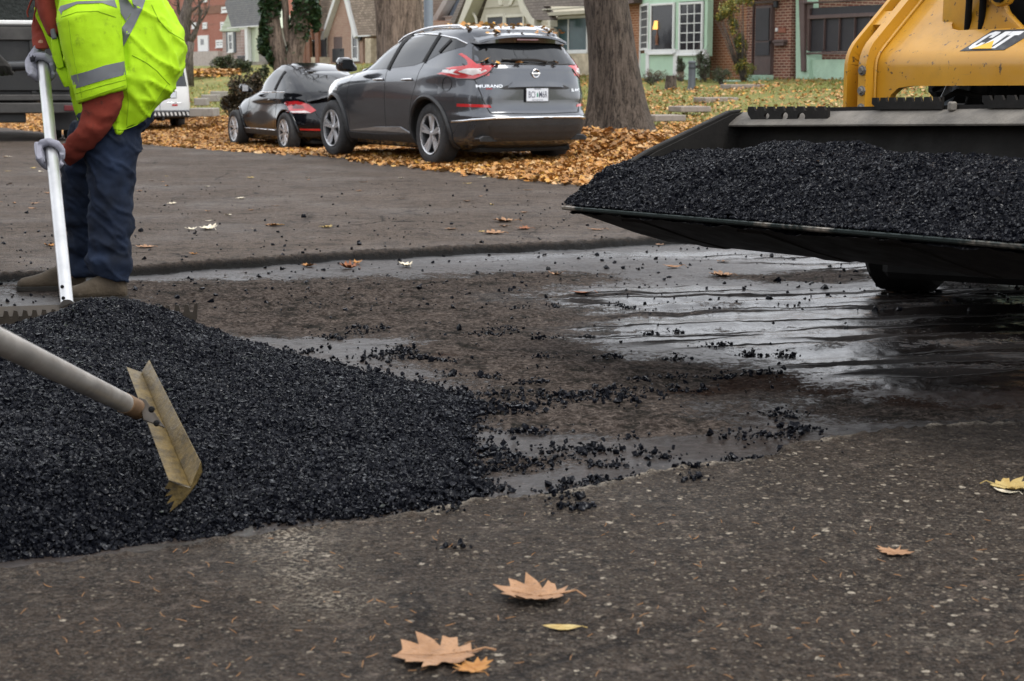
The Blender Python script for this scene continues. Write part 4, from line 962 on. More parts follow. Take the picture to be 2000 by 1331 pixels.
# pale front walk and steps on the far lawn at the left
for (u0, u1, v, Y, lab) in ((372, 418, 217, 40, 'pale concrete walk slab below the small lawn steps'), (378, 402, 197, 46, 'lower grey lawn step left of the brownish shrub'), (392, 424, 190, 49, 'middle grey lawn step left of the brownish shrub'), (410, 440, 183, 52, 'upper grey lawn step left of the brownish shrub')):
    p0 = AT(u0, v, Y); p1 = AT(u1, v - 2, Y); c = (p0 + p1) / 2; w = (p1 - p0).length
    mb = MB(); mb.box((c.x, c.y + .3, c.z - .05), (w, .9 if v > 210 else .5, .2)); tag(mb.build('walk_slab' if v > 210 else 'stone_step', MATS['old_concrete'], bevel=.015, loc=c - Vector((0, 0, .15))), lab, 'walk' if v > 210 else 'step')
# ---------------------------------------------------------------- houses
def m_brick(name, c1, c2, mortar, sx=4.6, bump_=.6):
    m, nt, b, v = base(name)
    # brick courses on walls that run along the street: u = along the street, v = height
    sepn = nt.nodes.new('ShaderNodeSeparateXYZ'); nt.links.new(v, sepn.inputs[0])
    u = mth(nt, 'SUBTRACT', mth(nt, 'MULTIPLY', sepn.outputs[0], P.y), mth(nt, 'MULTIPLY', sepn.outputs[1], P.x))
    w = mth(nt, 'ADD', mth(nt, 'MULTIPLY', sepn.outputs[0], P.x), mth(nt, 'MULTIPLY', sepn.outputs[1], P.y))
    cb = nt.nodes.new('ShaderNodeCombineXYZ'); nt.links.new(mth(nt, 'ADD', u, w), cb.inputs[0]); nt.links.new(sepn.outputs[2], cb.inputs[1])
    t = nt.nodes.new('ShaderNodeTexBrick'); nt.links.new(cb.outputs[0], t.inputs['Vector']); t.inputs['Scale'].default_value = sx
    t.inputs['Mortar Size'].default_value = .055; t.inputs['Brick Width'].default_value = 1.0; t.inputs['Row Height'].default_value = .36; t.inputs['Bias'].default_value = 0
    t.inputs['Color1'].default_value = (*c1, 1); t.inputs['Color2'].default_value = (*c2, 1); t.inputs['Mortar'].default_value = (*mortar, 1); t.inputs['Mortar Smooth'].default_value = .1
    n1 = noise(nt, v, 1.3, 5, .6); c = mixc(nt, mth(nt, 'MULTIPLY', n1, .55), t.outputs['Color'], tuple(q * .45 for q in c1))
    c = mixc(nt, mth(nt, 'MULTIPLY', noise(nt, v, 13, 4, .7), .5), c, c2)
    setin(nt, b, 'Base Color', c); b.inputs['Roughness'].default_value = .88; b.inputs['Specular IOR Level'].default_value = .25
    setin(nt, b, 'Normal', bump(nt, mth(nt, 'SUBTRACT', 1, t.outputs['Fac']), bump_, .02)); return m
m_brick('orange_brick', (.33, .13, .058), (.22, .08, .04), (.50, .38, .25)); m_brick('dark_brick', (.24, .085, .055), (.11, .042, .032), (.55, .42, .31)); m_brick('tudor_brick', (.30, .15, .105), (.40, .26, .19), (.45, .39, .33)); m_brick('red_block_brick', (.38, .13, .085), (.30, .10, .07), (.42, .28, .22), 4); m_brick('pink_stone', (.42, .32, .29), (.34, .25, .225), (.5, .44, .41), 2.5)
pm('mint_stucco', (.36, .50, .38), .85, var=.1, scale=2.5, bmp=.7, bscale=9, bdist=.03, dirt=.12); pm('mint_paint', (.38, .53, .39), .6, var=.07, scale=2)
pm('white_paint', (.62, .62, .60), .5, var=.06, scale=4, dirt=.1, dirtcol=(.35, .33, .3)); pm('brown_paint', (.085, .052, .046), .55, var=.18, scale=4); pm('cream_stucco', (.40, .37, .29), .85, var=.08, scale=2, bmp=.3, bscale=30); pm('cream_paint', (.52, .49, .40), .6, var=.06, scale=3, dirt=.1, dirtcol=(.3, .27, .2))
pm('blue_paint', (.20, .26, .34), .65, var=.08, scale=3); pm('sage_siding', (.42, .46, .35), .7, var=.08, scale=3); pm('stone_wall', (.50, .42, .30), .9, var=.35, scale=3.5, bmp=.8, bscale=5, bdist=.06, dirt=.3); pm('copper_beam', (.17, .065, .028), .7, var=.3, scale=3)
def m_shingle(name, c1, c2):
    m, nt, b, v = base(name)
    sepn = nt.nodes.new('ShaderNodeSeparateXYZ'); nt.links.new(v, sepn.inputs[0])
    u = mth(nt, 'SUBTRACT', mth(nt, 'MULTIPLY', sepn.outputs[0], P.y), mth(nt, 'MULTIPLY', sepn.outputs[1], P.x)); cb = nt.nodes.new('ShaderNodeCombineXYZ')
    w = mth(nt, 'ADD', mth(nt, 'MULTIPLY', sepn.outputs[0], P.x), mth(nt, 'MULTIPLY', sepn.outputs[1], P.y))
    nt.links.new(mth(nt, 'ADD', u, mth(nt, 'MULTIPLY', w, .3)), cb.inputs[0]); nt.links.new(sepn.outputs[2], cb.inputs[1])
    t = nt.nodes.new('ShaderNodeTexBrick'); nt.links.new(cb.outputs[0], t.inputs['Vector']); t.inputs['Scale'].default_value = 4; t.inputs['Mortar Size'].default_value = .035; t.inputs['Brick Width'].default_value = 1.1; t.inputs['Row Height'].default_value = .42
    t.inputs['Color1'].default_value = (*c1, 1); t.inputs['Color2'].default_value = (*c2, 1); t.inputs['Mortar'].default_value = (*[q * .45 for q in c1], 1)
    c = mixc(nt, mth(nt, 'MULTIPLY', noise(nt, v, 2, 5, .7), .5), t.outputs['Color'], tuple(q * .6 for q in c1)); setin(nt, b, 'Base Color', c); b.inputs['Roughness'].default_value = .9
    setin(nt, b, 'Normal', bump(nt, mth(nt, 'SUBTRACT', 1, t.outputs['Fac']), .6, .03)); return m
m_shingle('grey_shingle', (.17, .17, .18), (.23, .225, .22)); m_shingle('brown_shingle', (.19, .16, .145), (.26, .22, .195)); m_shingle('tan_shingle', (.34, .28, .23), (.43, .36, .29)); m_shingle('mixed_shingle', (.22, .17, .13), (.42, .33, .26))
def m_glass(name, c, rough=.06, spec=.32):
    m, nt, b, v = base(name); n1 = noise(nt, v, 1.7, 3)
    setin(nt, b, 'Base Color', ramp(nt, n1, [(.3, tuple(q * .6 for q in c)), (.7, c)])); b.inputs['Roughness'].default_value = rough; b.inputs['Specular IOR Level'].default_value = spec
    setin(nt, b, 'Normal', bump(nt, noise(nt, v, 1.1, 2), .04, .05)); return m
m_glass('window_glass', (.022, .022, .026)); m_glass('screen_mesh', (.036, .038, .043), .5, .3); m_glass('teal_glass', (.035, .075, .080), .25); m_glass('porch_screen', (.030, .028, .032), .45, .3)
class Facade:
    """a wall plane b = B of the street frame; pixels of the photograph are turned into points of that plane, then built with thickness"""
    def __init__(s, B): s.B = B
    def at(s, u, v, out=0.):
        """point on the plane where pixel (u, v) falls, moved out metres towards the street"""
        r = ray(u, v); t = s.B / (r.x * P.x + r.y * P.y); q = Vector((r.x * t, r.y * t, CH + r.z * t)); return q - P * out
    def poly(s, mb, px, out, thick, mi=0):
        mb.hexa([s.at(u, v, out) for u, v in px], [s.at(u, v, out - thick) for u, v in px], mi)
    def rect(s, mb, u0, v0, u1, v1, out, thick, mi=0):
        """upright rectangle: corners squared to plumb and level on the plane"""
        p = s.at(u0, v1); q = s.at(u1, v0); A, Bp, z0, z1 = p, q, p.z, q.z
        c = [Vector((A.x, A.y, z0)), Vector((Bp.x, Bp.y, z0)), Vector((Bp.x, Bp.y, z1)), Vector((A.x, A.y, z1))]
        mb.hexa([x - P * out for x in c], [x - P * (out - thick) for x in c], mi)
    def bar(s, mb, p0, p1, w, out, thick, mi=0):
        """a board of width w metres between two pixels"""
        a, b = s.at(*p0), s.at(*p1); d = (b - a).normalized(); n = d.cross(P).normalized() * w / 2; c = [a - n, b - n, b + n, a + n]
        mb.hexa([x - P * out for x in c], [x - P * (out - thick) for x in c], mi)
    def window(s, parent, u0, v0, u1, v1, out, frame, glass, cols=1, rows=1, fw=.07, mull=.03, sill=True, depth=.10):
        p = s.at(u0, v1); q = s.at(u1, v0); r = Vector((q.x - p.x, q.y - p.y, 0)); w = r.length; r.normalize(); h = q.z - p.z
        def bx(mb, x0, x1, y0, y1, o0, o1):
            cs = [p + r * x + Vector((0, 0, y)) for x, y in ((x0, y0), (x1, y0), (x1, y1), (x0, y1))]; mb.hexa([c - P * o1 for c in cs], [c - P * o0 for c in cs])
        mb = MB(); bx(mb, 0, fw, 0, h, out - .03, out + .04); bx(mb, w - fw, w, 0, h, out - .03, out + .04); bx(mb, fw, w - fw, h - fw, h, out - .03, out + .038); bx(mb, fw, w - fw, 0, fw, out - .03, out + .038)
        o = mb.build('window', MATS[frame], parent, bevel=.006)
        mb = MB(); bx(mb, fw * .8, w - fw * .8, fw * .8, h - fw * .8, out - .02, out + .004); mb.build('pane', MATS[glass], o)
        if cols * rows > 1:
            mb = MB(); 
            for k in range(1, cols): x = fw + (w - 2 * fw) * k / cols; bx(mb, x - mull / 2, x + mull / 2, fw, h - fw, out + .002, out + .026)
            for k in range(1, rows): y = fw + (h - 2 * fw) * k / rows; bx(mb, fw, w - fw, y - mull / 2, y + mull / 2, out + .003, out + .023)
            mb.build('glazing_bar', MATS[frame], o)
        if sill:
            mb = MB(); bx(mb, -.04, w + .04, -.06, -.002, out - .03, out + .09); mb.build('sill', MATS[frame], o, bevel=.006)
        return o
def house(name, label, B, u, v):
    f = Facade(B); return f, thing(name, label, 'house', f.at(u, v), world=True)
# --- brick house with mint bay window
f, h = house('brick_house', 'brown brick house with mint green bay window and brown door', 30.0, 1400, 150)
mb = MB(); f.rect(mb, 1205, -90, 1380, 175, 0, 7); f.rect(mb, 1378, -90, 1472, 175, .05, 7.05); mb.build('wall', MATS['orange_brick'], h)
mb = MB(); f.rect(mb, 1466, -90, 1560, 165, .20, 5); mb.build('porch_wall', MATS['dark_brick'], h)
mb = MB(); f.poly(mb, [(1562, -60), (1575, -60), (1589, 172), (1562, 172)], .14, .5); f.rect(mb, 1575, 108, 2300, 185, .02, 3); f.rect(mb, 1862, -120, 2300, 109, .021, 3); mb.build('stucco_wall', MATS['mint_stucco'], h)
mb = MB(); f.rect(mb, 1180, -120, 1262, 12, .45, .5); f.rect(mb, 1468, -120, 1560, -2, .5, .2); mb.each('eave', MATS['brown_paint'], h)
mb = MB(); a0 = f.at(1150, -115, .9); a1 = f.at(1900, -115, .9); up = Vector((0, 0, 3.2)) + P * 5
mb.hexa([a0, a1, a1 + up, a0 + up], [x + Vector((0, 0, .16)) for x in (a0, a1, a1 + up, a0 + up)]); mb.build('roof', MATS['brown_shingle'], h)
# bay: three-sided box standing out from the wall
fb = Facade(29.35)
bl, br = fb.at(1268, 100), fb.at(1378, 100); wl, wr = f.at(1250, 100), f.at(1384, 100)
def bay_slab(mb, z0, z1, grow=0.):
    c = [Vector((q.x, q.y, 0)) for q in (wl, bl - P * grow, br - P * grow, wr + P * .1)]; mb.hexa([Vector((q.x, q.y, z0)) for q in c], [Vector((q.x, q.y, z1)) for q in c])
zt, zs, zb = fb.at(1300, -40).z, fb.at(1300, 103).z, fb.at(1300, 150).z - .35
mb = MB(); bay_slab(mb, zb, zs); bay_slab(mb, fb.at(1300, 6).z, zt); 
for u0, u1 in ((1266, 1273), (1318, 1328), (1374, 1382)): fb.rect(mb, u0, -5, u1, 110, -.01, .2)
c = [Vector((q.x, q.y, 0)) for q in (wl, bl)]; mb.build('bay', MATS['mint_paint'], h)
fb.window(h, 1271, 5, 1319, 104, .02, 'white_paint', 'window_glass', fw=.065)
fb.window(h, 1327, 3, 1375, 106, .02, 'white_paint', 'window_glass', 3, 5, fw=.065, mull=.025)
# narrow side light on the slanted face
d = (bl - wl); d.z = 0; L_ = d.length; d.normalize(); nn = Vector((d.y, -d.x, 0)); nn = nn if nn.dot(-P) > 0 else -nn
mb = MB(); z0, z1 = fb.at(1262, 98).z, fb.at(1262, 6).z
for x0, x1, y0, y1 in ((.12, .22, z0, z1), (L_ - .16, L_ - .06, z0, z1), (.22, L_ - .16, z1 - .07, z1), (.22, L_ - .16, z0, z0 + .07)):
    cs = [Vector((wl.x, wl.y, 0)) + d * x + Vector((0, 0, y)) for x, y in ((x0, y0), (x1, y0), (x1, y1), (x0, y1))]; mb.hexa([q + nn * .05 for q in cs], [q - nn * .02 for q in cs])
o = mb.build('window', MATS['white_paint'], h); mb = MB(); cs = [Vector((wl.x, wl.y, 0)) + d * x + Vector((0, 0, y)) for x, y in ((.15, z0), (L_ - .1, z0), (L_ - .1, z1), (.15, z1))]; mb.hexa([q + nn * .015 for q in cs], [q - nn * .03 for q in cs]); mb.build('pane', MATS['screen_mesh'], o)
mb = MB(); 
for k in range(1, 6):
    y = z0 + (z1 - z0) * k / 6; cs = [Vector((wl.x, wl.y, 0)) + d * x + Vector((0, 0, q)) for x, q in ((.22, y - .012), (L_ - .16, y - .012), (L_ - .16, y + .012), (.22, y + .012))]; mb.hexa([q + nn * .03 for q in cs], [q + nn * .012 for q in cs])
mb.build('glazing_bar', MATS['white_paint'], o)
mb = MB(); fb.rect(mb, 1262, 96, 1322, 104.5, .06, .1); fb.rect(mb, 1324, 97, 1380, 107, .06, .1); fb.rect(mb, 1315.5, 104, 1325, 148, .03, .08); fb.rect(mb, 1377, 104, 1382, 130, .03, .08); fb.rect(mb, 1262, 104, 1269, 150, .03, .08)
cs = [Vector((q.x, q.y, 0)) for q in (wl, wl + d * .12)]; mb.hexa([Vector((q.x, q.y, zb)) + nn * .03 for q in cs] + [Vector((q.x, q.y, z0)) + nn * .03 for q in cs[::-1]], [Vector((q.x, q.y, zb)) for q in cs] + [Vector((q.x, q.y, z0)) for q in cs[::-1]]); mb.each('trim', MATS['white_paint'], h)
# lit lamp seen behind the glass, standing just inside it
m, nt, b_, v_ = base('lit_lamp_shade'); b_.inputs['Base Color'].default_value = (.8, .4, .1, 1); b_.inputs['Emission Color'].default_value = (1, .5, .12, 1); b_.inputs['Emission Strength'].default_value = .42
q = fb.at(1285.5, 58, .035); t = thing('table_lamp', 'table lamp with glowing amber shade in the bay window', 'lamp', q - Vector((0, 0, .5)), world=True)
mb = MB(); rr = 1 / 50.; mb.hexa([q + Vector((x, 0, z)) for x, z in ((-7.2 * rr, 0), (7.2 * rr, 0), (4.6 * rr, 13 * rr), (-4.6 * rr, 13 * rr))], [q + Vector((x, .02, z)) for x, z in ((-7.2 * rr, 0), (7.2 * rr, 0), (4.6 * rr, 13 * rr), (-4.6 * rr, 13 * rr))]); mb.build('lamp_shade', MATS['lit_lamp_shade'], t, bevel=.01)
mb = MB(); mb.lathe([(.02, 0), (.02, -.12), (.05, -.2), (.06, -.34), (.04, -.42), (.08, -.46), (.0, -.46)], q + Vector((0, .01, 0)), (0, 0, 1), 12); mb.build('base', MATS['copper_beam'], t, smooth=40)
# door, step, mailbox, plaque
fd = Facade(29.8); mb = MB(); fd.rect(mb, 1475, 10, 1510, 146.5, .05, .1); o = mb.build('door', MATS['brown_paint'], h, bevel=.01)
mb = MB(); fd.rect(mb, 1479.5, 16, 1506.5, 80, .08, .05); fd.rect(mb, 1479.5, 83, 1506.5, 109, .081, .05); mb.build('pane', MATS['porch_screen'], o)
mb = MB(); fd.rect(mb, 1508.2, 80, 1509.4, 86, .13, .06); mb.build('handle', MATS['dark_metal'], o)
mb = MB(); fd.rect(mb, 1471, 4, 1475, 147, .08, .12); fd.rect(mb, 1510, 4, 1514, 147, .08, .12); fd.rect(mb, 1471, 2, 1514, 8, .081, .12); mb.build('door_frame', MATS['brown_paint'], h, bevel=.006)
mb = MB(); fd.rect(mb, 1467, 147, 1511, 158, .35, .6); fd.rect(mb, 1437, 157, 1512, 170, .8, .8); mb.build('doorstep', MATS['mint_stucco'], h, bevel=.02)
fp = Facade(29.79); mb = MB(); fp.rect(mb, 1518, 78, 1537, 90, .13, .12); fp.poly(mb, [(1517, 80), (1538, 78), (1539, 83), (1516, 84)], .15, .16); mb.build('mailbox', MATS['brown_paint'], h, bevel=.008)
mb = MB(); fp.rect(mb, 1521, 55, 1535, 65, .03, .04); mb.build('plaque', pm('terracotta', (.24, .085, .05), .8, var=.25, scale=18, bmp=.6, bscale=40), h, bevel=.006)
mb = MB(); fp.rect(mb, 1516, 55, 1519.5, 62, .04, .05); mb.build('doorbell', MATS['white_paint'], h, bevel=.004)
mb = MB(); fp.rect(mb, 1516, 2, 1522, 16, .12, .1); mb.build('porch_light', MATS['dark_metal'], h, bevel=.02)
# enclosed porch with brown frame
mb = MB(); f.poly(mb, [(1570, -60), (1582, -60), (1583, 140), (1576, 140)], .22, .12); f.rect(mb, 1584, 98, 1860, 107, .16, .16); f.rect(mb, 1584, 26, 1860, 31, .15, .16); f.rect(mb, 1575, -8, 1860, 6, .24, .3); f.rect(mb, 1581, 4, 1589, 100, .14, .14)
for u in (1616, 1645, 1675, 1705, 1735): f.rect(mb, u - 1.6, 30, u + 1.6, 99, .13, .12)
o = mb.build('porch_window', MATS['brown_paint'], h, bevel=.008)
mb = MB(); f.rect(mb, 1585, 2, 1860, 102, .06, .05); mb.build('pane', MATS['porch_screen'], o)
f.window(h, 1228, -60, 1244, -20, .02, 'white_paint', 'window_glass')
# --- cream tudor
f, h = house('cream_house', 'cream stucco house with flared white gable and twin window', 31.0, 1000, 150)
mb = MB(); f.poly(mb, [(938, 160), (938, 40), (958, -20), (1000, -120), (1035, -20), (1062, 50), (1078, 60), (1078, 160)], .0, 5); f.rect(mb, 1074, 20, 1160, 160, -.3, 5); mb.build('wall', MATS['cream_stucco'], h)
mb = MB(); f.poly(mb, [(905, 62), (913, 62), (945, -10), (985, -110), (977, -112), (933, -15)], .38, .5); f.poly(mb, [(1012, -60), (1022, -60), (1040, 8), (1056, 35), (1062, 39), (1062, 52), (1052, 47), (1034, 22)], .38, .5)
f.rect(mb, 938, 10, 1031, 16.5, .05, .1); f.poly(mb, [(972, -10), (979, -10), (983, 10), (976, 10)], .05, .1); f.poly(mb, [(1003, -10), (1010, -10), (1000, 10), (994, 10)], .05, .1)
f.rect(mb, 1058, 38, 1062, 52, .4, .4); f.rect(mb, 1078, 12.5, 1175, 20.5, .42, .3); f.rect(mb, 1089, 40, 1093.5, 53, .4, .3); mb.each('trim', MATS['cream_paint'], h)
mb = MB(); f.poly(mb, [(1022, -70), (1200, -70), (1200, 13), (1078, 13), (1093, 40), (1060, 40), (1042, 8)], .36, .3); mb.build('roof', MATS['brown_shingle'], h)
mb = MB(); f.poly(mb, [(880, 70), (890, 70), (975, -125), (968, -125)], .30, 3); mb.build('roof', MATS['brown_shingle'], h)
mb = MB(); f.rect(mb, 1080, 20, 1170, 32, .35, .5); mb.build('soffit', MATS['cream_stucco'], h)
for u0, u1 in ((952, 987), (988, 1026)): f.window(h, u0, 27.5, u1, 72, .03, 'cream_paint', 'screen_mesh', fw=.10)
fq = Facade(31.3); fq.window(h, 1074, 31, 1149, 103, .0, 'white_paint', 'teal_glass', 2, 1, fw=.07, mull=.06)
mb = MB(); fq.rect(mb, 1066, 104, 1168, 165, .08, .4); mb.build('stone_base', MATS['stone_wall'], h)
mb = MB(); f.poly(mb, [(1045, 160), (1045, 55), (1049, 50), (1053, 50), (1056, 56), (1056, 160)], .02, .1); mb.build('niche', MATS['brown_paint'], h)
mb = MB(); mb.tube([f.at(926, 22, .1), f.at(934, 36, .1), f.at(937, 60, .1)], .05, 8); mb.lathe([(0, 0), (.1, 0), (.13, .2), (0, .24)], f.at(926, 24, .2), (0, 0, 1), 12); mb.build('downpipe', MATS['cream_paint'], h)
# --- blue house
f, h = house('blue_house', 'blue grey house with white gable board and tan roof', 33.0, 870, 150)
mb = MB(); f.rect(mb, 850, 45, 945, 160, 0, 5); f.poly(mb, [(868, 50), (903, -20), (945, -90), (945, 50)], .02, 3); mb.build('wall', MATS['blue_paint'], h)
mb = MB(); f.poly(mb, [(856, 45), (866, 45), (910, -32), (901, -32)], .4, .4); f.rect(mb, 882, 32, 915, 47, .3, .4); f.rect(mb, 880, 30, 918, 34, .36, .4); mb.each('trim', MATS['white_paint'], h)
mb = MB(); f.poly(mb, [(800, 44), (858, 44), (905, -40), (800, -90)], .2, 3); mb.build('roof', MATS['tan_shingle'], h)
mb = MB(); f.rect(mb, 812, 38, 868, 160, -.1, 4); mb.build('brick_wall', MATS['tudor_brick'], h)
f.window(h, 890, 52, 912, 80, .02, 'white_paint', 'window_glass')
# --- brick tudor with the steep gable
f, h = house('tudor_house', 'brick tudor house with steep white edged gable and stone porch', 31.0, 690, 125)
mb = MB(); f.rect(mb, 640, 40, 830, 150, 0, 5); f.poly(mb, [(652, 150), (652, 60), (690, -40), (720, 60), (722, 150)], .3, 3); mb.build('wall', MATS['tudor_brick'], h)
mb = MB(); f.poly(mb, [(646.5, 78), (650.5, 78), (687, -30), (682, -30)], .55, .3); f.poly(mb, [(686, -30), (692, -30), (718, 71), (713, 76)], .55, .3); f.rect(mb, 711, 69, 742, 73, .5, .3); mb.each('trim', MATS['white_paint'], h)
mb = MB(); f.poly(mb, [(690, -60), (850, -60), (850, 70), (714, 70)], .45, .3); f.poly(mb, [(600, 78), (646, 78), (690, -60), (600, -60)], .35, .3); f.poly(mb, [(735, -60), (850, -60), (850, 40), (760, 40)], .6, .1); mb.build('roof', MATS['mixed_shingle'], h)
f3 = Facade(30.7); f3.window(h, 689.5, 43, 701, 118, .03, 'white_paint', 'window_glass', 1, 3, fw=.1)
mb = MB(); f3.rect(mb, 650, 95, 672, 122, .02, .05); o = mb.build('railing', MATS['dark_metal'], h)
mb = MB(); f3.rect(mb, 653, 72, 668, 120, .015, .05); o = mb.build('door', MATS['brown_paint'], h); mb = MB(); f3.rect(mb, 666, 97, 667, 100, .06, .05); mb.build('handle', MATS['dark_metal'], o)
mb = MB(); f3.rect(mb, 703, 70, 708, 80, .12, .1); mb.build('wall_lamp', MATS['dark_metal'], h, bevel=.02)
mb = MB(); f3.rect(mb, 584, 80, 612, 135, .5, .6); f3.rect(mb, 610, 112, 645, 140, .5, .6); f3.rect(mb, 722, 75, 732, 140, .2, .4); mb.each('stone_wall', MATS['stone_wall'], h)
mb = MB(); 
for u0, u1 in ((611, 615), (619.5, 624), (637.5, 641.5)): f3.rect(mb, u0, -30, u1, 126, .55, .12)
f3.bar(mb, (622, 40), (640, -20), .12, .56, .12); f3.bar(mb, (632, 78), (622, 30), .10, .57, .12); f3.rect(mb, 604, 58, 648, 63, .52, .14); f3.bar(mb, (600, 66), (632, 20), .10, .58, .1); mb.each('porch_beam', MATS['copper_beam'], h)
mb = MB(); f3.rect(mb, 615, 72, 640, 113, .1, .05); mb.build('porch_screen', MATS['porch_screen'], h)
# --- small white cottage
f, h = house('white_cottage', 'small pale cottage with sage green gable and grey roof', 30.5, 475, 125)
mb = MB(); f.rect(mb, 436, 58, 470, 130, 0, 4); mb.build('wall', MATS['pink_stone'], h)
mb = MB(); f.poly(mb, [(433, 62), (456, 10), (469, 52), (469, 62)], .08, 3)
for k in range(6):
    v = 61 - k * 8.6; f.poly(mb, [(434 + k * 3.9, v), (467.5 - k * 2.1, v), (467.5 - k * 2.1, v - 1.4), (434 + k * 3.9, v - 1.4)], .11, .04)
mb.build('gable', MATS['sage_siding'], h)
mb = MB(); f.poly(mb, [(457, 8), (470, -25), (545, -25), (545, 53), (470, 53)], .5, .3); mb.build('roof', MATS['grey_shingle'], h)
mb = MB(); f.rect(mb, 466, 51, 545, 54.5, .62, .2); mb.build('gutter', MATS['white_paint'], h); mb = MB(); f.rect(mb, 470, 54, 545, 128, -.6, 3); mb.build('porch_wall', pm('beige_wall', (.36, .33, .28), .8), h)
mb = MB(); f.rect(mb, 471, 62, 478.5, 120, -.55, .05); mb.build('door', MATS['shrub_leaf'] if False else MATS['grey_shingle'], h)
mb = MB(); f.rect(mb, 498.5, 53, 502, 132, .52, .2); f.rect(mb, 478.5, 60, 481, 120, -.4, .1); mb.each('porch_post', MATS['white_paint'], h); mb = MB(); f.rect(mb, 503, 54, 508, 125, .3, .2); mb.build('corner_board', MATS['sage_siding'], h)
f.window(h, 448, 63, 457, 102, .03, 'white_paint', 'window_glass', 1, 2, fw=.14); mb = MB(); f.rect(mb, 444, 63, 448, 103, .05, .06); f.rect(mb, 457, 63, 461, 103, .05, .06); mb.each('shutter', MATS['grey_plastic'], h)
mb = MB(); f.rect(mb, 479, 109, 499, 112, .45, .06); 
for u in range(480, 500, 3): f.rect(mb, u, 110, u + .8, 122, .44, .04)
mb.build('railing', MATS['dark_metal'], h); mb = MB(); f.rect(mb, 470, 121, 512, 134, .55, 1.2); mb.build('porch_floor', MATS['old_concrete'], h)
# --- red brick block far behind
f, h = house('apartment_block', 'three storey red brick block far down the street', 44.0, 400, 125)
mb = MB(); f.rect(mb, 290, -110, 470, 140, 0, 10); mb.build('wall', MATS['red_block_brick'], h)
mb = MB(); f.rect(mb, 289, 22, 471, 25, .06, .1); mb.build('string_course', MATS['copper_beam'], h)
for u0, v0, u1, v1 in ((434, 13, 448, 25), (397, 44, 405, 56), (432, 43, 439, 58), (423, 78, 437, 93), (352, 44, 361, 56), (376, 44, 384, 56), (398, -8, 405, 4), (300, 44, 312, 58)):
    f.window(h, u0, v0, u1, v1, .03, 'white_paint', 'window_glass', 2, 2, fw=.16, mull=.1)
mb = MB(); f.rect(mb, 389, 69, 408, 101, .1, .15); o = mb.build('entrance', MATS['white_paint'], h); mb = MB(); f.rect(mb, 394.5, 77, 400, 88, .12, .05); mb.build('pane', MATS['window_glass'], o)
mb = MB(); f.rect(mb, 372, 100, 440, 140, .6, .8); mb.build('entrance_steps', pm('pale_stone', (.4, .34, .3), .9, var=.3), h)
mb = MB(); f.poly(mb, [(285, -108), (475, -108), (475, -170), (285, -170)], 1, 8); mb.build('roof', MATS['grey_shingle'], h)
# --- what closes the street at the far left
f, h = house('far_house', 'grey house at the far end of the street behind the truck', 46.0, 230, 130)
mb = MB(); f.rect(mb, 60, -60, 290, 150, 0, 8); mb.build('wall', MATS['tudor_brick'], h); mb = MB(); f.poly(mb, [(50, -50), (295, -50), (270, -200), (75, -200)], .8, 8); mb.build('roof', MATS['grey_shingle'], h)
for u in (90, 150, 210, 262): f.window(h, u, 20, u + 16, 70, .03, 'white_paint', 'window_glass', 1, 2, fw=.12)
# leaf bank in front of the red block
rg = np.random.default_rng(31); C_ = np.array([AT(rg.uniform(362, 470), rg.uniform(136, 150), rg.uniform(70, 74)) for _ in range(900)])
tag(leaf_cloud('leaf_bank', C_, .22, MATS['fallen_leaf'], rg, 'small', .6), 'bank of dull red brown leaves before the red brick block', 'fallen leaves', kind='stuff')
# ---------------------------------------------------------------- vehicles
def m_paint(name, c, flake=.35, rough=.20, metal=.6, dust=.16, coat=1.0):
    m, nt, b, v = base(name)
    n1 = noise(nt, v, 900, 2, .5); n2 = noise(nt, v, 1.4, 5, .65); n3 = noise(nt, v, 26, 5, .7)
    cc = mixc(nt, mth(nt, 'MULTIPLY', n1, flake), c, tuple(min(1, q * 1.9) for q in c))
    cc = mixc(nt, ramp(nt, mth(nt, 'MULTIPLY', n2, n3), [(.26, 0.), (.5, dust)]), cc, (.09, .08, .07))
    setin(nt, b, 'Base Color', cc); b.inputs['Metallic'].default_value = metal
    setin(nt, b, 'Roughness', ramp(nt, n2, [(.3, rough * .9), (.7, rough * 1.25)])); b.inputs['Coat Weight'].default_value = coat; b.inputs['Specular IOR Level'].default_value = .5 if coat > .5 else .22
    setin(nt, b, 'Coat Roughness', ramp(nt, n3, [(.4, .03), (.75, .12)])); return m
m_paint('gunmetal_paint', (.048, .052, .060)); m_paint('blue_black_paint', (.003, .0032, .005), .1, .12, .0, .02, .5); m_paint('white_van_paint', (.52, .52, .51), .1, .4, 0., .3, .3)
pm('tyre_rubber', (.022, .022, .023), .8, var=.25, scale=12, bmp=.3, bscale=70, dirt=.4, dirtcol=(.07, .06, .05)); pm('rim_alloy', (.62, .62, .63), .30, .75, var=.1, scale=9, dirt=.25, dirtcol=(.1, .09, .08)); pm('rim_dark', (.05, .05, .053), .4, .7)
pm('black_plastic', (.018, .018, .019), .55, var=.2, scale=14, bmp=.1, bscale=200, dirt=.2, dirtcol=(.06, .055, .05)); pm('black_gloss', (.008, .008, .009), .08, coat=1); pm('chrome', (.75, .75, .76), .08, 1., var=.05, scale=6); pm('wheel_well', (.007, .007, .007), .95)
m_glass('car_glass', (.006, .007, .008), .03, .6); pm('tail_red', (.42, .012, .016), .12, coat=1, var=.12, scale=20); pm('tail_clear', (.62, .58, .57), .12, coat=1, var=.2, scale=14); pm('tail_dark_red', (.10, .006, .008), .15, coat=1)
pm('plate_white', (.55, .58, .62), .45, var=.06, scale=10); pm('plate_ink', (.03, .035, .06), .5); pm('plate_green', (.03, .20, .12), .5); pm('badge_red', (.35, .02, .02), .4); pm('plate_frame', (.012, .012, .013), .4)
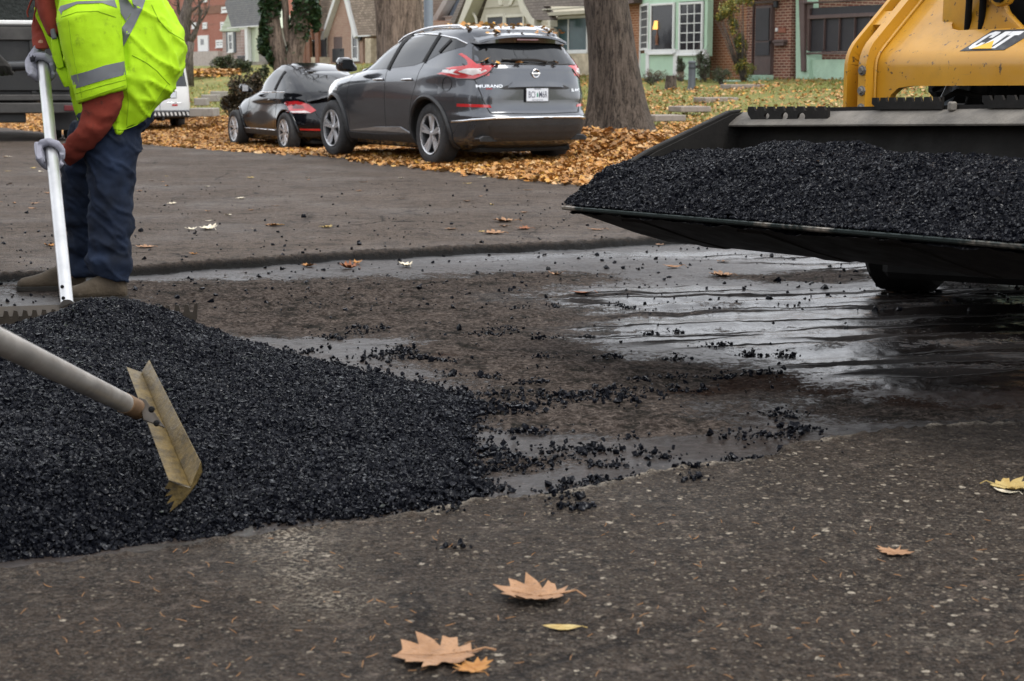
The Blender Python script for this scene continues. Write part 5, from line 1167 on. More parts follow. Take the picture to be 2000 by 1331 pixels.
def wheel(parent, x, y, z, side, r, w, rim_r, spokes, name='wheel', seed=0):
    """wheel whose outer face looks towards side*y: tyre, barrel, spokes, hub, drawn in its car's axes"""
    ax = Vector((0, side, 0)); c = Vector((x, y, z)); t = MB()
    prof = [(rim_r * .98, -w * .46), (rim_r + .02, -w * .5), (r * .93, -w * .5), (r * .985, -w * .40), (r, -w * .2), (r, w * .2), (r * .985, w * .40), (r * .93, w * .5), (rim_r + .035, w * .52), (rim_r + .012, w * .49), (rim_r, w * .44)]
    t.lathe(prof, c, ax, 44); o = t.build(name, MATS['tyre_rubber'], parent, smooth=50)
    for g in range(0):
        pass
    b = MB(); b.lathe([(rim_r * 1.0, w * .46), (rim_r * .965, w * .485), (rim_r * .93, w * .44), (rim_r * .90, 0), (rim_r * .2, -.02), (0, -.02)], c, ax, 36); b.build('rim_barrel', MATS['rim_dark'], o, smooth=40)
    b = MB(); b.lathe([(rim_r * 1.0, w * .47), (rim_r * .985, w * .52), (rim_r * .93, w * .50), (rim_r * .925, w * .40)], c, ax, 40)
    U = Vector((1, 0, 0)); V = Vector((0, 0, 1))
    for k in range(spokes):
        for d in ((-.13, .13) if spokes <= 6 else (0,)):
            a = 2 * math.pi * k / spokes + .3; a1 = a + d; e = U * math.cos(a1) + V * math.sin(a1); n = U * -math.sin(a1) + V * math.cos(a1); i0 = U * math.cos(a + d * .6) + V * math.sin(a + d * .6)
            p0 = c + i0 * rim_r * .16; p1 = c + e * rim_r * .95; wa, wb = rim_r * .075, rim_r * (.11 if spokes <= 6 else .125)
            b.hexa([p0 - n * wa + ax * w * .30, p0 + n * wa + ax * w * .30, p1 + n * wb + ax * w * .34, p1 - n * wb + ax * w * .34], [p0 - n * wa * .6 + ax * w * .42, p0 + n * wa * .6 + ax * w * .42, p1 + n * wb * .6 + ax * w * .47, p1 - n * wb * .6 + ax * w * .47])
    b.lathe([(rim_r * .2, w * .28), (rim_r * .2, w * .40), (rim_r * .1, w * .44), (0, w * .44)], c, ax, 20)
    b.build('rim', MATS['rim_alloy'], o, smooth=30); return o
def shell(name, stack, mats, parent, wells, n_c=128, zc=.0, bumps=(), well_r=.4, spine=None):
    """car body as a stack of plan outlines (z, x_rear, x_front, half width, rear roundness, front roundness); wheel wells are cut out"""
    st = np.array(stack, float); zs = []
    for k in range(len(st) - 1): zs += list(np.linspace(st[k, 0], st[k + 1, 0], 4, endpoint=False))
    zs.append(st[-1, 0]); zs = np.array(zs)
    def cub(col):
        z0 = st[:, 0]; y0 = st[:, col]; m_ = np.gradient(y0, z0); h = np.diff(z0); d = np.diff(y0) / h
        for k in range(len(d)):      # monotone tangents
            if d[k] == 0: m_[k] = m_[k + 1] = 0
            else:
                a, b = m_[k] / d[k], m_[k + 1] / d[k]
                if a < 0: m_[k] = 0
                if b < 0: m_[k + 1] = 0
                q = a * a + b * b
                if q > 9: t = 3 / math.sqrt(q); m_[k] = t * a * d[k]; m_[k + 1] = t * b * d[k]
        out = []
        for z in zs:
            k = min(len(h) - 1, max(0, int(np.searchsorted(z0, z, 'right') - 1))); t = (z - z0[k]) / h[k]
            out.append((2 * t ** 3 - 3 * t * t + 1) * y0[k] + (t ** 3 - 2 * t * t + t) * h[k] * m_[k] + (-2 * t ** 3 + 3 * t * t) * y0[k + 1] + (t ** 3 - t * t) * h[k] * m_[k + 1])
        return np.array(out)
    XR, XF, WW, NR, NF = (cub(k) for k in range(1, 6)); vs = []; fs = []
    for q, z in enumerate(zs):
        xc = XR[q] + (XF[q] - XR[q]) * .42
        for k in range(n_c):
            t = 2 * math.pi * k / n_c; a, b = math.cos(t), math.sin(t); L = XF[q] - xc if a > 0 else xc - XR[q]; e = NF[q] if a > 0 else NR[q]
            xx = xc + math.copysign(abs(a) ** (2 / e), a) * L; yy = math.copysign(abs(b) ** (2 / e), b) * WW[q]
            for bx, bz, sx, sz, am in bumps:
                yy += math.copysign(1, b) * am * math.exp(-((xx - bx) / sx) ** 2 - ((z - bz) / sz) ** 2) * min(1, abs(b) * 2.5)
            zz = z + (spine(xx, yy, z) if spine else 0); vs.append((xx, yy, zz))
    for q in range(len(zs) - 1):
        for k in range(n_c): fs.append((q * n_c + k, q * n_c + (k + 1) % n_c, (q + 1) * n_c + (k + 1) % n_c, (q + 1) * n_c + k))
    m = MB(); m.add(vs, fs + [tuple(range(n_c))[::-1], tuple((len(zs) - 1) * n_c + k for k in range(n_c))]); o = m.build(name, mats, parent)
    full = bvh_of(o)
    cut = MB()
    for x, z, r, y0, y1 in wells:
        for s in (-1, 1): cut.lathe([(0, y0), (r, y0), (r, y1), (0, y1)], (x, 0, z), (0, s, 0), 40)
    c = cut.build('cut', mats[1]); c.parent = parent
    bpy.context.view_layer.update()
    md = o.modifiers.new('b', 'BOOLEAN'); md.object = c; md.operation = 'DIFFERENCE'; md.solver = 'EXACT'
    dg = bpy.context.evaluated_depsgraph_get(); me = bpy.data.meshes.new_from_object(o.evaluated_get(dg)); o.modifiers.clear()
    old = o.data; o.data = me; me.name = name; bpy.data.meshes.remove(old); cm = c.data; bpy.data.objects.remove(c); bpy.data.meshes.remove(cm)
    me.materials.clear(); [me.materials.append(q) for q in mats]
    for p in me.polygons:
        cx, cy, cz = p.center; inn = False
        for x, z, r, y0, y1 in wells:
            d_ = math.hypot(cx - x, cz - z)
            if (abs(abs(cy) - y0) < .01 and d_ < r) or (abs(d_ - r) < .012 and abs(p.normal.y) < .5 and abs(cy) > y0 and cz < z + r + .01): inn = True
        p.material_index = 1 if inn else 0
    me.shade_smooth(); me.set_sharp_from_angle(angle=R(38)); return o, full
def from_rear(y, z): return Vector((-4, y, z)), Vector((1, 0, 0))
def from_left(x, z): return Vector((x, 4, z)), Vector((0, -1, 0))
def from_right(x, z): return Vector((x, -4, z)), Vector((0, 1, 0))
def from_top(x, y): return Vector((x, y, 5)), Vector((0, 0, -1))
def from_front(y, z): return Vector((8, y, z)), Vector((-1, 0, 0))
def strip(bvh, pts, rf, w, off, name, mat, parent, lift=0.01):
    """moulding or panel gap that follows the body along a 2-D path"""
    dense = []
    for a, b in zip(pts, pts[1:]):
        a, b = Vector(a), Vector(b); k = max(1, int((b - a).length / .04)); dense += [a.lerp(b, q / k) for q in range(k)]
    dense.append(Vector(pts[-1])); P_ = []
    for p in dense:
        o, d = rf(p.x, p.y); h, nn, *_ = bvh.ray_cast(o, d)
        if h is not None: P_.append(h - d * off)
    if len(P_) < 2: return None
    m = MB(); m.tube(P_, w / 2, 6); return m.build(name, MATS[mat], parent, smooth=60)
def arc(cx, cz, r, a0, a1, n=18): return [(cx + r * math.cos(R(a0 + (a1 - a0) * k / n)), cz + r * math.sin(R(a0 + (a1 - a0) * k / n))) for k in range(n + 1)]
def at_surface(bvh, rf):
    def f(x, y, h):
        o, d = rf(x, y); hit, *_ = bvh.ray_cast(o, d); hit = hit if hit is not None else o + d * 3
        return hit - d * (h + .002)
    return f
def plate_on(parent, org, ux, uz, txt, w=.305, h=.155, label=None, small=None, mark=True):
    """licence plate with frame and raised characters; org centre, ux/uz axes of its face"""
    n = ux.cross(uz).normalized(); fm = lambda x, y, d: org + ux * x + uz * y + n * d
    m = MB(); m.hexa([fm(*q, 0) for q in ((-w / 2 - .012, -h / 2 - .012), (w / 2 + .012, -h / 2 - .012), (w / 2 + .012, h / 2 + .014), (-w / 2 - .012, h / 2 + .014))], [fm(*q, .012) for q in ((-w / 2 - .012, -h / 2 - .012), (w / 2 + .012, -h / 2 - .012), (w / 2 + .012, h / 2 + .014), (-w / 2 - .012, h / 2 + .014))])
    o = m.build('licence_plate', MATS['plate_frame'], parent, bevel=.003)
    m = MB(); m.hexa([fm(*q, .010) for q in ((-w / 2, -h / 2), (w / 2, -h / 2), (w / 2, h / 2), (-w / 2, h / 2))], [fm(*q, .0145) for q in ((-w / 2, -h / 2), (w / 2, -h / 2), (w / 2, h / 2 - .008), (-w / 2, h / 2 - .008))]); m.build('plate_face', MATS['plate_white'], o)
    if txt:
        L, R_ = txt
        text_mesh(L, h * .70, lambda x, y, d: fm(x - w * .26, y - h * .02, .0145 + d), 'lettering', MATS['plate_ink'], o, .001, .0002, sx=.60); text_mesh(R_, h * .70, lambda x, y, d: fm(x + w * .26, y - h * .02, .0145 + d), 'lettering', MATS['plate_ink'], o, .001, .0002, sx=.60)
    if mark:
        m = MB(); m.hexa([fm(*q, .0145) for q in ((-.009, -.028), (.010, -.028), (.009, .010), (.002, .030), (-.008, .012))], [fm(*q, .0165) for q in ((-.009, -.028), (.010, -.028), (.009, .010), (.002, .030), (-.008, .012))]); m.build('emblem', MATS['plate_green'], o)
    if small:
        text_mesh(small[0], .022, lambda x, y, d: fm(x, y + h * .42, .0145 + d), 'lettering', MATS['plate_ink'], o, .0008); text_mesh(small[1], .02, lambda x, y, d: fm(x, y - h * .42, .0145 + d), 'lettering', MATS['plate_ink'], o, .0008)
    return o
# ------------------------------------------------ grey crossover
car = thing('parked_car', 'dark grey crossover car with leaves on its roof, parked by the thick tree', 'car', (-.222, 20.667, 0.0), R(90 + 31.3))
ST = [(.20, -.70, 3.45, .80, 5, 4), (.27, -.90, 3.66, .88, 5, 3.6), (.40, -1.0, 3.78, .925, 5, 3.2), (.55, -1.045, 3.82, .945, 5, 3.0), (.60, -1.05, 3.825, .948, 5, 3.0), (.66, -1.0, 3.825, .95, 5, 3.0), (.80, -.985, 3.81, .955, 5, 3.0), (.95, -.985, 3.74, .948, 4.6, 2.9), (1.04, -.975, 3.5, .938, 4.4, 2.9),
      (1.10, -.965, 3.0, .925, 4.2, 3.0), (1.16, -.955, 2.45, .905, 4.2, 3.4), (1.20, -.93, 2.30, .888, 4.2, 3.6), (1.32, -.835, 2.06, .83, 4.2, 3.6), (1.45, -.72, 1.78, .765, 4.2, 3.5), (1.54, -.66, 1.50, .715, 4.2, 3.2), (1.60, -.63, 1.24, .675, 4.0, 3.0), (1.645, -.52, .98, .60, 3.4, 2.8), (1.675, -.28, .78, .46, 3, 2.6), (1.69, .05, .55, .25, 2.6, 2.5)]
wl_ = [(0, .372, .435, .60, 1.4), (2.825, .372, .435, .60, 1.4)]
body, bv = shell('body', ST, [MATS['gunmetal_paint'], MATS['wheel_well']], car, wl_, bumps=[(0, .78, .55, .22, .022), (2.825, .78, .5, .22, .016), (-.2, 1.10, .5, .10, .02)])
for x, y, s in ((0, .80, 1), (2.825, .80, 1), (0, -.80, -1), (2.825, -.80, -1)): wheel(car, x, y, .372, s, .381, .235, .250, 5)
# glass: side, rear, front
gl = [(2.20, 1.145), (1.98, 1.30), (1.72, 1.43), (1.42, 1.525), (1.05, 1.585), (.60, 1.595), (.15, 1.575), (-.32, 1.52), (-.52, 1.455), (-.50, 1.42), (-.10, 1.345), (.14, 1.265), (.45, 1.205), (1.2, 1.165)]
for rf in (from_left, from_right): 
    w_ = inlay(bv, gl, rf, .004, .06, name='side_window', mats=MATS['car_glass'], parent=car)
    m_ = strip(bv, [gl[k] for k in range(0, 9)], rf, .022, .006, 'chrome_strip', 'chrome', w_)
    for x0, x1, zb_, zt_ in ((1.12, 1.02, 1.15, 1.60), (.22, .10, 1.24, 1.59)): strip(bv, [(x0, zb_), (x1, zt_)], rf, .05, .006, 'pillar', 'black_plastic', w_)
    strip(bv, [(-.08, 1.36), (-.22, 1.50)], rf, .05, .004, 'pillar', 'black_plastic', w_)
rw = [(-.70, 1.225), (.70, 1.225), (.72, 1.26), (.66, 1.41), (.60, 1.475), (-.60, 1.475), (-.66, 1.41), (-.72, 1.26)]
inlay(bv, rw, from_rear, .004, .07, name='rear_window', mats=MATS['car_glass'], parent=car)
inlay(bv, [(-.80, 1.13), (.80, 1.13), (.72, 1.35), (.60, 1.57), (-.60, 1.57), (-.72, 1.35)], from_front, .004, .1, name='windscreen', mats=MATS['car_glass'], parent=car)
# roof spoiler with brake light, rails, wiper
def spoiler_sheet(nm, mat, rows, par):
    m = MB(); ny = 17; vs = []
    for y in np.linspace(-1, 1, ny):
        for (x, z, w, dx, dz) in rows: vs.append((x + dx * abs(y) ** 2.4, y * w, z - dz * abs(y) ** 2.6))
    k = len(rows); m.add(vs, [(a * k + b, a * k + (b + 1) % k, (a + 1) * k + (b + 1) % k, (a + 1) * k + b) for a in range(ny - 1) for b in range(k)] + [tuple(range(k)), tuple((ny - 1) * k + b for b in range(k))[::-1]]); return m.build(nm, MATS[mat], par, smooth=35)
sp_ = spoiler_sheet('roof_spoiler', 'black_gloss', [(-.50, 1.585, .66, .10, .05), (-.78, 1.530, .62, .10, .06), (-.765, 1.47, .63, .07, .02), (-.55, 1.50, .66, .05, .03)], car)
spoiler_sheet('roof_lip', 'gunmetal_paint', [(-.20, 1.663, .54, .0, .05), (-.52, 1.625, .60, .04, .06), (-.80, 1.562, .62, .11, .075), (-.805, 1.535, .62, .11, .075), (-.5, 1.575, .62, .04, .06)], car)
m = MB(); m.box((-.783, 0, 1.505), (.010, .30, .020)); m.build('brake_light', MATS['tail_dark_red'], sp_, bevel=.003)
for s in (-1, 1):
    P_ = []
    for k in range(12):
        x = -.35 + 1.75 * k / 11; h, *_ = bv.ray_cast(Vector((x, s * .60, 3)), Vector((0, 0, -1))); P_.append((h if h else Vector((x, s * .6, 1.6))) + Vector((0, 0, .035 if 0 < k < 11 else .005)))
    m = MB(); m.tube(P_, .016, 8); m.build('roof_rail', MATS['chrome'], car, smooth=60)
fr = at_surface(bv, from_rear)
m = MB(); m.tube([fr(-.18, 1.24, .01), fr(-.17, 1.245, .045)], .022, 8); m.tube([fr(-.17, 1.245, .045), fr(-.02, 1.268, .05), fr(.30, 1.272, .04)], [.016, .014, .008], 6); m.tube([fr(-.35, 1.245, .03), fr(.02, 1.255, .035), fr(.42, 1.27, .028)], .012, 6); m.build('wiper', MATS['black_plastic'], car, smooth=60)
# tail lights: boomerangs that wrap round the corner
for s in (1, -1):
    tl = [(.57, 1.155), (.63, 1.095), (.74, 1.045), (.86, 1.05), (.93, 1.10), (.925, 1.155), (.86, 1.185), (.775, 1.20), (.76, 1.26), (.775, 1.335), (.755, 1.345), (.725, 1.265), (.70, 1.20), (.64, 1.185)]
    o = inlay(bv, [(s * y, z) for y, z in tl][::s], from_rear, .012, .03, name='tail_light', mats=MATS['tail_red'], parent=car, side=.03)
    for pl, mt in (([(.72, 1.10), (.86, 1.088), (.915, 1.12), (.905, 1.15), (.80, 1.16), (.74, 1.15)], 'tail_clear'), ([(.63, 1.135), (.70, 1.10), (.70, 1.115), (.645, 1.15)], 'tail_clear')):
        inlay(bv, [(s * y, z) for y, z in pl][::s], from_rear, .018, .03, name='lens', mats=MATS[mt], parent=o)
    side = [(-.52, 1.115), (-.80, 1.055), (-.90, 1.08), (-.90, 1.22), (-.72, 1.215), (-.60, 1.175)]
    rf = from_left if s > 0 else from_right
    o2 = inlay(bv, side, rf, .010, .03, name='tail_light', mats=MATS['tail_red'], parent=car, side=.03); inlay(bv, [(-.60, 1.125), (-.78, 1.085), (-.86, 1.11), (-.85, 1.165), (-.72, 1.165)], rf, .016, .03, name='lens', mats=MATS['tail_clear'], parent=o2)
    strip(bv, [(.565 * s, 1.16), (.63 * s, 1.095), (.75 * s, 1.035), (.86 * s, 1.04)], from_rear, .018, .006, 'light_edge', 'black_gloss', o)
    inlay(bv, [(s * .60, .705), (s * .88, .715), (s * .88, .75), (s * .62, .738)][::s], from_rear, .006, .04, name='reflector', mats=MATS['tail_red'], parent=car)
# hatch lines, plate recess, garnish
strip(bv, [(-.80, 1.22), (-.735, 1.0), (-.69, .80), (-.62, .64), (0, .625), (.62, .64), (.69, .80), (.735, 1.0), (.80, 1.22)], from_rear, .012, -.001, 'hatch_gap', 'wheel_well', car)
strip(bv, [(-.66, 1.205), (-.5, 1.215), (.5, 1.215), (.66, 1.205)], from_rear, .02, .001, 'hatch_edge', 'black_plastic', car)
rec = inlay(bv, [(-.50, .93), (-.34, 1.0), (.34, 1.0), (.50, .93), (.42, .79), (.30, .735), (-.30, .735), (-.42, .79)], from_rear, -.004, .06, name='hatch_recess', mats=MATS['gunmetal_paint'], parent=car)
m = MB(); q_ = [fr(-.40, .94, .0), fr(-.33, 1.005, .015), fr(0, 1.012, .018), fr(.33, 1.005, .015), fr(.40, .94, .0), fr(.30, .945, .035), fr(0, .95, .04), fr(-.30, .945, .035)]
m.add(q_, [(0, 1, 7), (1, 2, 6, 7), (2, 3, 5, 6), (3, 4, 5)]); m.add([p + Vector((.03, 0, 0)) for p in q_], [(7, 1, 0), (7, 6, 2, 1), (6, 5, 3, 2), (5, 4, 3)]); m.build('hatch_garnish', MATS['rim_dark'] if False else MATS['gunmetal_paint'], car, smooth=25)
inlay(bv, [(-.50, .93), (-.40, .965), (.40, .965), (.50, .93), (.44, .915), (-.44, .915)], from_rear, .001, .05, name='hatch_shadow_gap', mats=MATS['black_plastic'], parent=car)
o_ = fr(0, .855, .012); plate_on(car, o_, Vector((0, -1, 0)), Vector((0, 0, 1)), ('BCI', 'M6R'), small=('MISSOURI', 'SHOW-ME STATE'))
# round badge with a bar, model lettering
e = fr(0, 1.105, .004); m = MB(); m.lathe([(.040, 0), (.052, 0), (.054, .008), (.048, .013), (.041, .010), (.040, 0)], e, (-1, 0, 0), 28); bd = m.build('badge', MATS['chrome'], car, smooth=50)
m = MB(); m.box(e + Vector((-.009, 0, 0)), (.008, .124, .019)); m.build('badge_bar', MATS['chrome'], bd, bevel=.003)
def on_hatch(y0, z0): return lambda x, y, d: fr(y0 - x, z0 + y, d)
text_mesh('MURANO', .050, on_hatch(.605, .955), 'lettering', MATS['chrome'], car, .003, .0004, sx=1.3); text_mesh('AWD', .022, on_hatch(.62, .925), 'lettering', MATS['badge_red'], car, .002, .001, sx=1.2); text_mesh('SL AWD', .046, on_hatch(-.60, .905), 'lettering', MATS['chrome'], car, .003, .0014, sx=1.0)
# bumper: chrome line and dark lower part with exhausts
ch = [(-.90, .535), (-.80, .565), (-.6, .585), (0, .592), (.6, .585), (.80, .565), (.90, .535)]
strip(bv, ch, from_rear, .026, .006, 'bumper_chrome', 'chrome', car)
low = [(-.955, .33), (-.93, .47), (-.82, .535), (-.6, .56), (0, .566), (.6, .56), (.82, .535), (.93, .47), (.955, .33), (.90, .22), (-.90, .22)]
lo = inlay(bv, low, from_rear, .006, .06, name='lower_bumper', mats=MATS['black_plastic'], parent=car)
inlay(bv, [(-.62, .40), (.62, .40), (.66, .50), (-.66, .50)], from_rear, .012, .06, name='bumper_panel', mats=MATS['black_plastic'], parent=lo)
for s in (1, -1):
    m = MB(); q0 = fr(s * .62, .335, .0)
    for p_, t_ in (([(-.14, -.035), (.13, -.03), (.15, .01), (.09, .04), (-.10, .035), (-.15, .0)], 0),):
        m.hexa([q0 + Vector((.10, a, b)) for a, b in p_], [q0 + Vector((-.02, a, b)) for a, b in p_]); 
    eo = m.build('exhaust', MATS['rim_dark'], car, bevel=.006); m = MB(); m.hexa([q0 + Vector((-.018, a * .86, b * .78)) for a, b in p_], [q0 + Vector((-.022, a * .84, b * .76)) for a, b in p_]); m.build('exhaust_hole', MATS['wheel_well'], eo)
# sides: arches, cladding, doors, handles, mirrors
for rf, s in ((from_left, 1), (from_right, -1)):
    for x in (0, 2.825): 
        A_ = arc(x, .372, .455, -28, 208, 30); strip(bv, A_, rf, .06, .0, 'wheel_arch', 'black_plastic', car)
    inlay(bv, [(.46, .25), (2.36, .25), (2.36, .34), (1.4, .33), (.46, .36)], rf, .008, .08, name='sill_cladding', mats=MATS['black_plastic'], parent=car)
    inlay(bv, [(.50, .37), (.75, .44), (1.5, .42), (2.3, .36), (1.4, .375)], rf, .010, .05, name='sill_chrome', mats=MATS['chrome'], parent=car)
    for ln in ([(1.14, 1.16), (1.14, .50), (1.16, .38)], [(2.22, 1.13), (2.30, .8), (2.26, .42)], [(.20, 1.24), (.30, .95), (.46, .62)]): strip(bv, ln, rf, .010, -.002, 'door_gap', 'wheel_well', car)
    sf = at_surface(bv, rf)
    for x in (1.32, .52):
        m = MB(); m.tube([sf(x - .11, 1.035, .0), sf(x - .09, 1.035, .03), sf(x + .09, 1.03, .03), sf(x + .11, 1.03, .0)], .014, 8); m.build('door_handle', MATS['chrome'], car, smooth=60)
    m = MB(); b0 = Vector((2.02, s * .90, 1.17)); m.loft([(b0 + Vector((0, s * .02, .0)), Vector((.03, 0, 0)), Vector((0, 0, .03))), (b0 + Vector((0, s * .07, .02)), Vector((.06, 0, 0)), Vector((0, 0, .06))), (b0 + Vector((-.01, s * .14, .05)), Vector((.09, 0, 0)), Vector((0, 0, .095))), (b0 + Vector((-.01, s * .26, .055)), Vector((.085, 0, 0)), Vector((0, 0, .09))), (b0 + Vector((0, s * .29, .05)), Vector((.05, 0, 0)), Vector((0, 0, .06)))], 16, ex=3); mi_ = m.build('door_mirror', MATS['black_gloss'], car, smooth=50)
    m = MB(); m.box(b0 + Vector((-.101, s * .19, .055)), (.006, .15, .12)); m.build('mirror_glass', MATS['car_glass'], mi_)
sfl = at_surface(bv, from_left); m = MB(); cc_ = [sfl(-.42 + .085 * math.cos(t), .98 + .085 * math.sin(t), .0) for t in np.linspace(0, 2 * math.pi, 25)]; m.tube(cc_, .004, 5); m.build('fuel_flap_gap', MATS['wheel_well'], car)
m = MB(); m.hexa([(.15, -.02, 1.69), (.15, .02, 1.69), (-.02, .008, 1.74), (-.02, -.008, 1.74)], [(.05, -.02, 1.69), (.05, .02, 1.69), (-.06, .008, 1.74), (-.06, -.008, 1.74)]); m.build('roof_fin', MATS['gunmetal_paint'], car, bevel=.004)
for s in (1, -1): inlay(bv, [(s * .45, .80), (s * .88, .88), (s * .86, .98), (s * .55, .92)][::s], from_front, .008, .05, name='headlight', mats=MATS['tail_clear'], parent=car)
inlay(bv, [(-.40, .55), (.40, .55), (.44, .85), (-.44, .85)], from_front, .006, .08, name='grille', mats=MATS['black_gloss'], parent=car)
m = MB(); m.box((1.3, 0, .20), (4.1, 1.3, .06)); m.build('underbody', MATS['wheel_well'], car, bevel=.02)
# leaves lying on the roof
rg = np.random.default_rng(14); Mw = Matrix.Translation(car.location) @ Matrix.Rotation(R(121.3), 4, 'Z'); pts = []
for _ in range(150):
    x, y = rg.uniform(-.75, 1.0), rg.uniform(-.62, .62)
    if rg.random() > .25 + .75 * (x < -.1): continue
    h, *_ = bv.ray_cast(Vector((x, y, 3)), Vector((0, 0, -1)))
    if x < -.45: h = Vector((x, y, 1.650 - (-.3 - x) * .195))
    if h: pts.append(Mw @ (h + Vector((0, 0, .022))))
pts += [Mw @ (fr(y, z, .05)) for y, z in ((.55, 1.235), (.5, 1.23), (.2, 1.235), (.24, 1.24), (-.3, 1.235), (.66, 1.25), (.60, 1.275))]
tag(leaf_cloud('roof_leaves', np.array(pts), rg.uniform(.06, .11, len(pts)), MATS['fallen_leaf'], rg, 'small', .5), 'litter of small brown leaves on the grey car roof', 'fallen leaves', kind='stuff')

# ------------------------------------------------ small black domed car
car = thing('parked_car', 'small black two door car with domed roof, parked ahead of the grey crossover', 'car', (-3.43, 30.94, -.315), R(90 + 29.9)); car.scale = (1.03, 1.04, 1.10)
ST = [(.18, -.50, 3.2, .72, 4, 3), (.26, -.68, 3.40, .78, 4, 2.8), (.40, -.775, 3.48, .805, 3.8, 2.6), (.52, -.79, 3.49, .805, 3.6, 2.6), (.66, -.775, 3.45, .805, 3.4, 2.5), (.78, -.73, 3.33, .80, 3.2, 2.4), (.87, -.68, 3.05, .81, 3.1, 2.4), (.93, -.64, 2.65, .80, 3.0, 2.5), (.985, -.58, 2.15, .785, 3.0, 2.8), (1.06, -.45, 1.98, .755, 3, 3), (1.18, -.20, 1.80, .70, 3, 3.2), (1.30, .10, 1.56, .635, 3, 3.2), (1.40, .42, 1.30, .545, 3, 3), (1.46, .72, 1.10, .42, 3, 2.8), (1.486, .9, 1.02, .2, 2.6, 2.6)]
wl_ = [(0, .325, .37, .55, 1.4), (2.537, .325, .37, .55, 1.4)]
body, bv = shell('body', ST, [MATS['blue_black_paint'], MATS['wheel_well']], car, wl_, bumps=[(-.04, .52, .50, .27, .115), (2.56, .52, .47, .27, .105)])
for x, y, s in ((0, .77, 1), (2.537, .77, 1), (0, -.77, -1), (2.537, -.77, -1)): wheel(car, x, y, .325, s, .334, .215, .222, 10)
gl = [(1.86, 1.0), (1.76, 1.14), (1.55, 1.26), (1.25, 1.34), (.9, 1.37), (.55, 1.34), (.27, 1.26), (.12, 1.14), (.10, 1.06), (.18, 1.02)]
for rf in (from_left, from_right):
    w_ = inlay(bv, gl, rf, .004, .06, name='side_window', mats=MATS['car_glass'], parent=car); strip(bv, [(.62, 1.02), (.52, 1.34)], rf, .05, .006, 'pillar', 'black_plastic', w_); strip(bv, [(.15, .995), (1.0, .985), (1.9, .985)], rf, .016, .004, 'waist_strip', 'chrome', w_)
    for x in (0, 2.537): strip(bv, arc(x, .325, .385, -20, 200, 26), rf, .035, .0, 'wheel_arch', 'blue_black_paint', car)
    for ln in ([(.52, .98), (.46, .62), (.54, .36)], [(1.92, .97), (2.02, .6), (1.96, .36)]): strip(bv, ln, rf, .012, -.002, 'door_gap', 'wheel_well', car)
    inlay(bv, [(.42, .26), (2.12, .26), (2.12, .345), (.42, .345)], rf, .02, .08, name='sill_cladding', mats=MATS['black_plastic'], parent=car); strip(bv, [(.44, .35), (2.1, .35)], rf, .014, .02, 'sill_chrome', 'chrome', car)
    sf = at_surface(bv, rf); s = 1 if rf is from_left else -1
    m = MB(); m.tube([sf(.62, .86, 0), sf(.64, .86, .03), sf(.80, .86, .03), sf(.82, .86, 0)], .013, 8); m.build('door_handle', MATS['blue_black_paint'], car, smooth=60)
    m = MB(); b0 = Vector((1.72, s * .79, 1.0)); m.loft([(b0, Vector((.03, 0, 0)), Vector((0, 0, .02))), (b0 + Vector((0, s * .08, .03)), Vector((.06, 0, 0)), Vector((0, 0, .05))), (b0 + Vector((0, s * .14, .05)), Vector((.08, 0, 0)), Vector((0, 0, .075))), (b0 + Vector((0, s * .22, .05)), Vector((.07, 0, 0)), Vector((0, 0, .07))), (b0 + Vector((0, s * .24, .05)), Vector((.04, 0, 0)), Vector((0, 0, .04)))], 14, ex=3); mi_ = m.build('door_mirror', MATS['blue_black_paint'], car, smooth=50)
    m = MB(); m.box(b0 + Vector((-.085, s * .17, .05)), (.006, .11, .10)); m.build('mirror_glass', MATS['rim_alloy'], mi_)
inlay(bv, [(-.58, 1.00), (.58, 1.00), (.58, 1.06), (.48, 1.27), (.36, 1.34), (-.36, 1.34), (-.48, 1.27), (-.58, 1.06)], from_rear, .004, .06, name='rear_window', mats=MATS['car_glass'], parent=car)
inlay(bv, [(-.66, 1.0), (.66, 1.0), (.55, 1.25), (.4, 1.39), (-.4, 1.39), (-.55, 1.25)], from_front, .004, .08, name='windscreen', mats=MATS['car_glass'], parent=car)
fr = at_surface(bv, from_rear)
m = MB(); q_ = [fr(y, .945 - .10 * (abs(y) / .6) ** 2, 0) for y in np.linspace(-.62, .62, 15)]; m.add([p + Vector((.05, 0, -.02)) for p in q_] + [p + Vector((-.12, 0, .005)) for p in q_] + [p + Vector((.05, 0, .03)) for p in q_], [(k, k + 1, 16 + k, 15 + k) for k in range(14)] + [(15 + k, 16 + k, 31 + k, 30 + k) for k in range(14)]); m.build('tail_spoiler', MATS['black_gloss'], car, smooth=50)
for s in (1, -1):
    tl = [(.52, .70), (.60, .655), (.80, .65), (.865, .68), (.875, .76), (.83, .83), (.72, .85), (.60, .80)]
    o = inlay(bv, [(s * y, z) for y, z in tl][::s], from_rear, .014, .03, name='tail_light', mats=MATS['tail_red'], parent=car, side=.03); inlay(bv, [(s * y, z) for y, z in ((.60, .66), (.80, .657), (.845, .68), (.66, .695))][::s], from_rear, .02, .03, name='lens', mats=MATS['tail_clear'], parent=o); inlay(bv, [(s * y, z) for y, z in ((.66, .73), (.78, .725), (.80, .77), (.74, .80), (.67, .775))][::s], from_rear, .02, .03, name='lens', mats=MATS['tail_dark_red'], parent=o)
    inlay(bv, [(s * .40, .365), (s * .74, .37), (s * .74, .40), (s * .40, .395)][::s], from_rear, .008, .04, name='reflector', mats=MATS['tail_red'], parent=car)
    inlay(bv, [(s * .56 + .1 * math.cos(t), .66 + .12 * math.sin(t)) for t in np.linspace(0, 6.28, 16, endpoint=False)], from_front, .01, .04, name='headlight', mats=MATS['tail_clear'], parent=car)
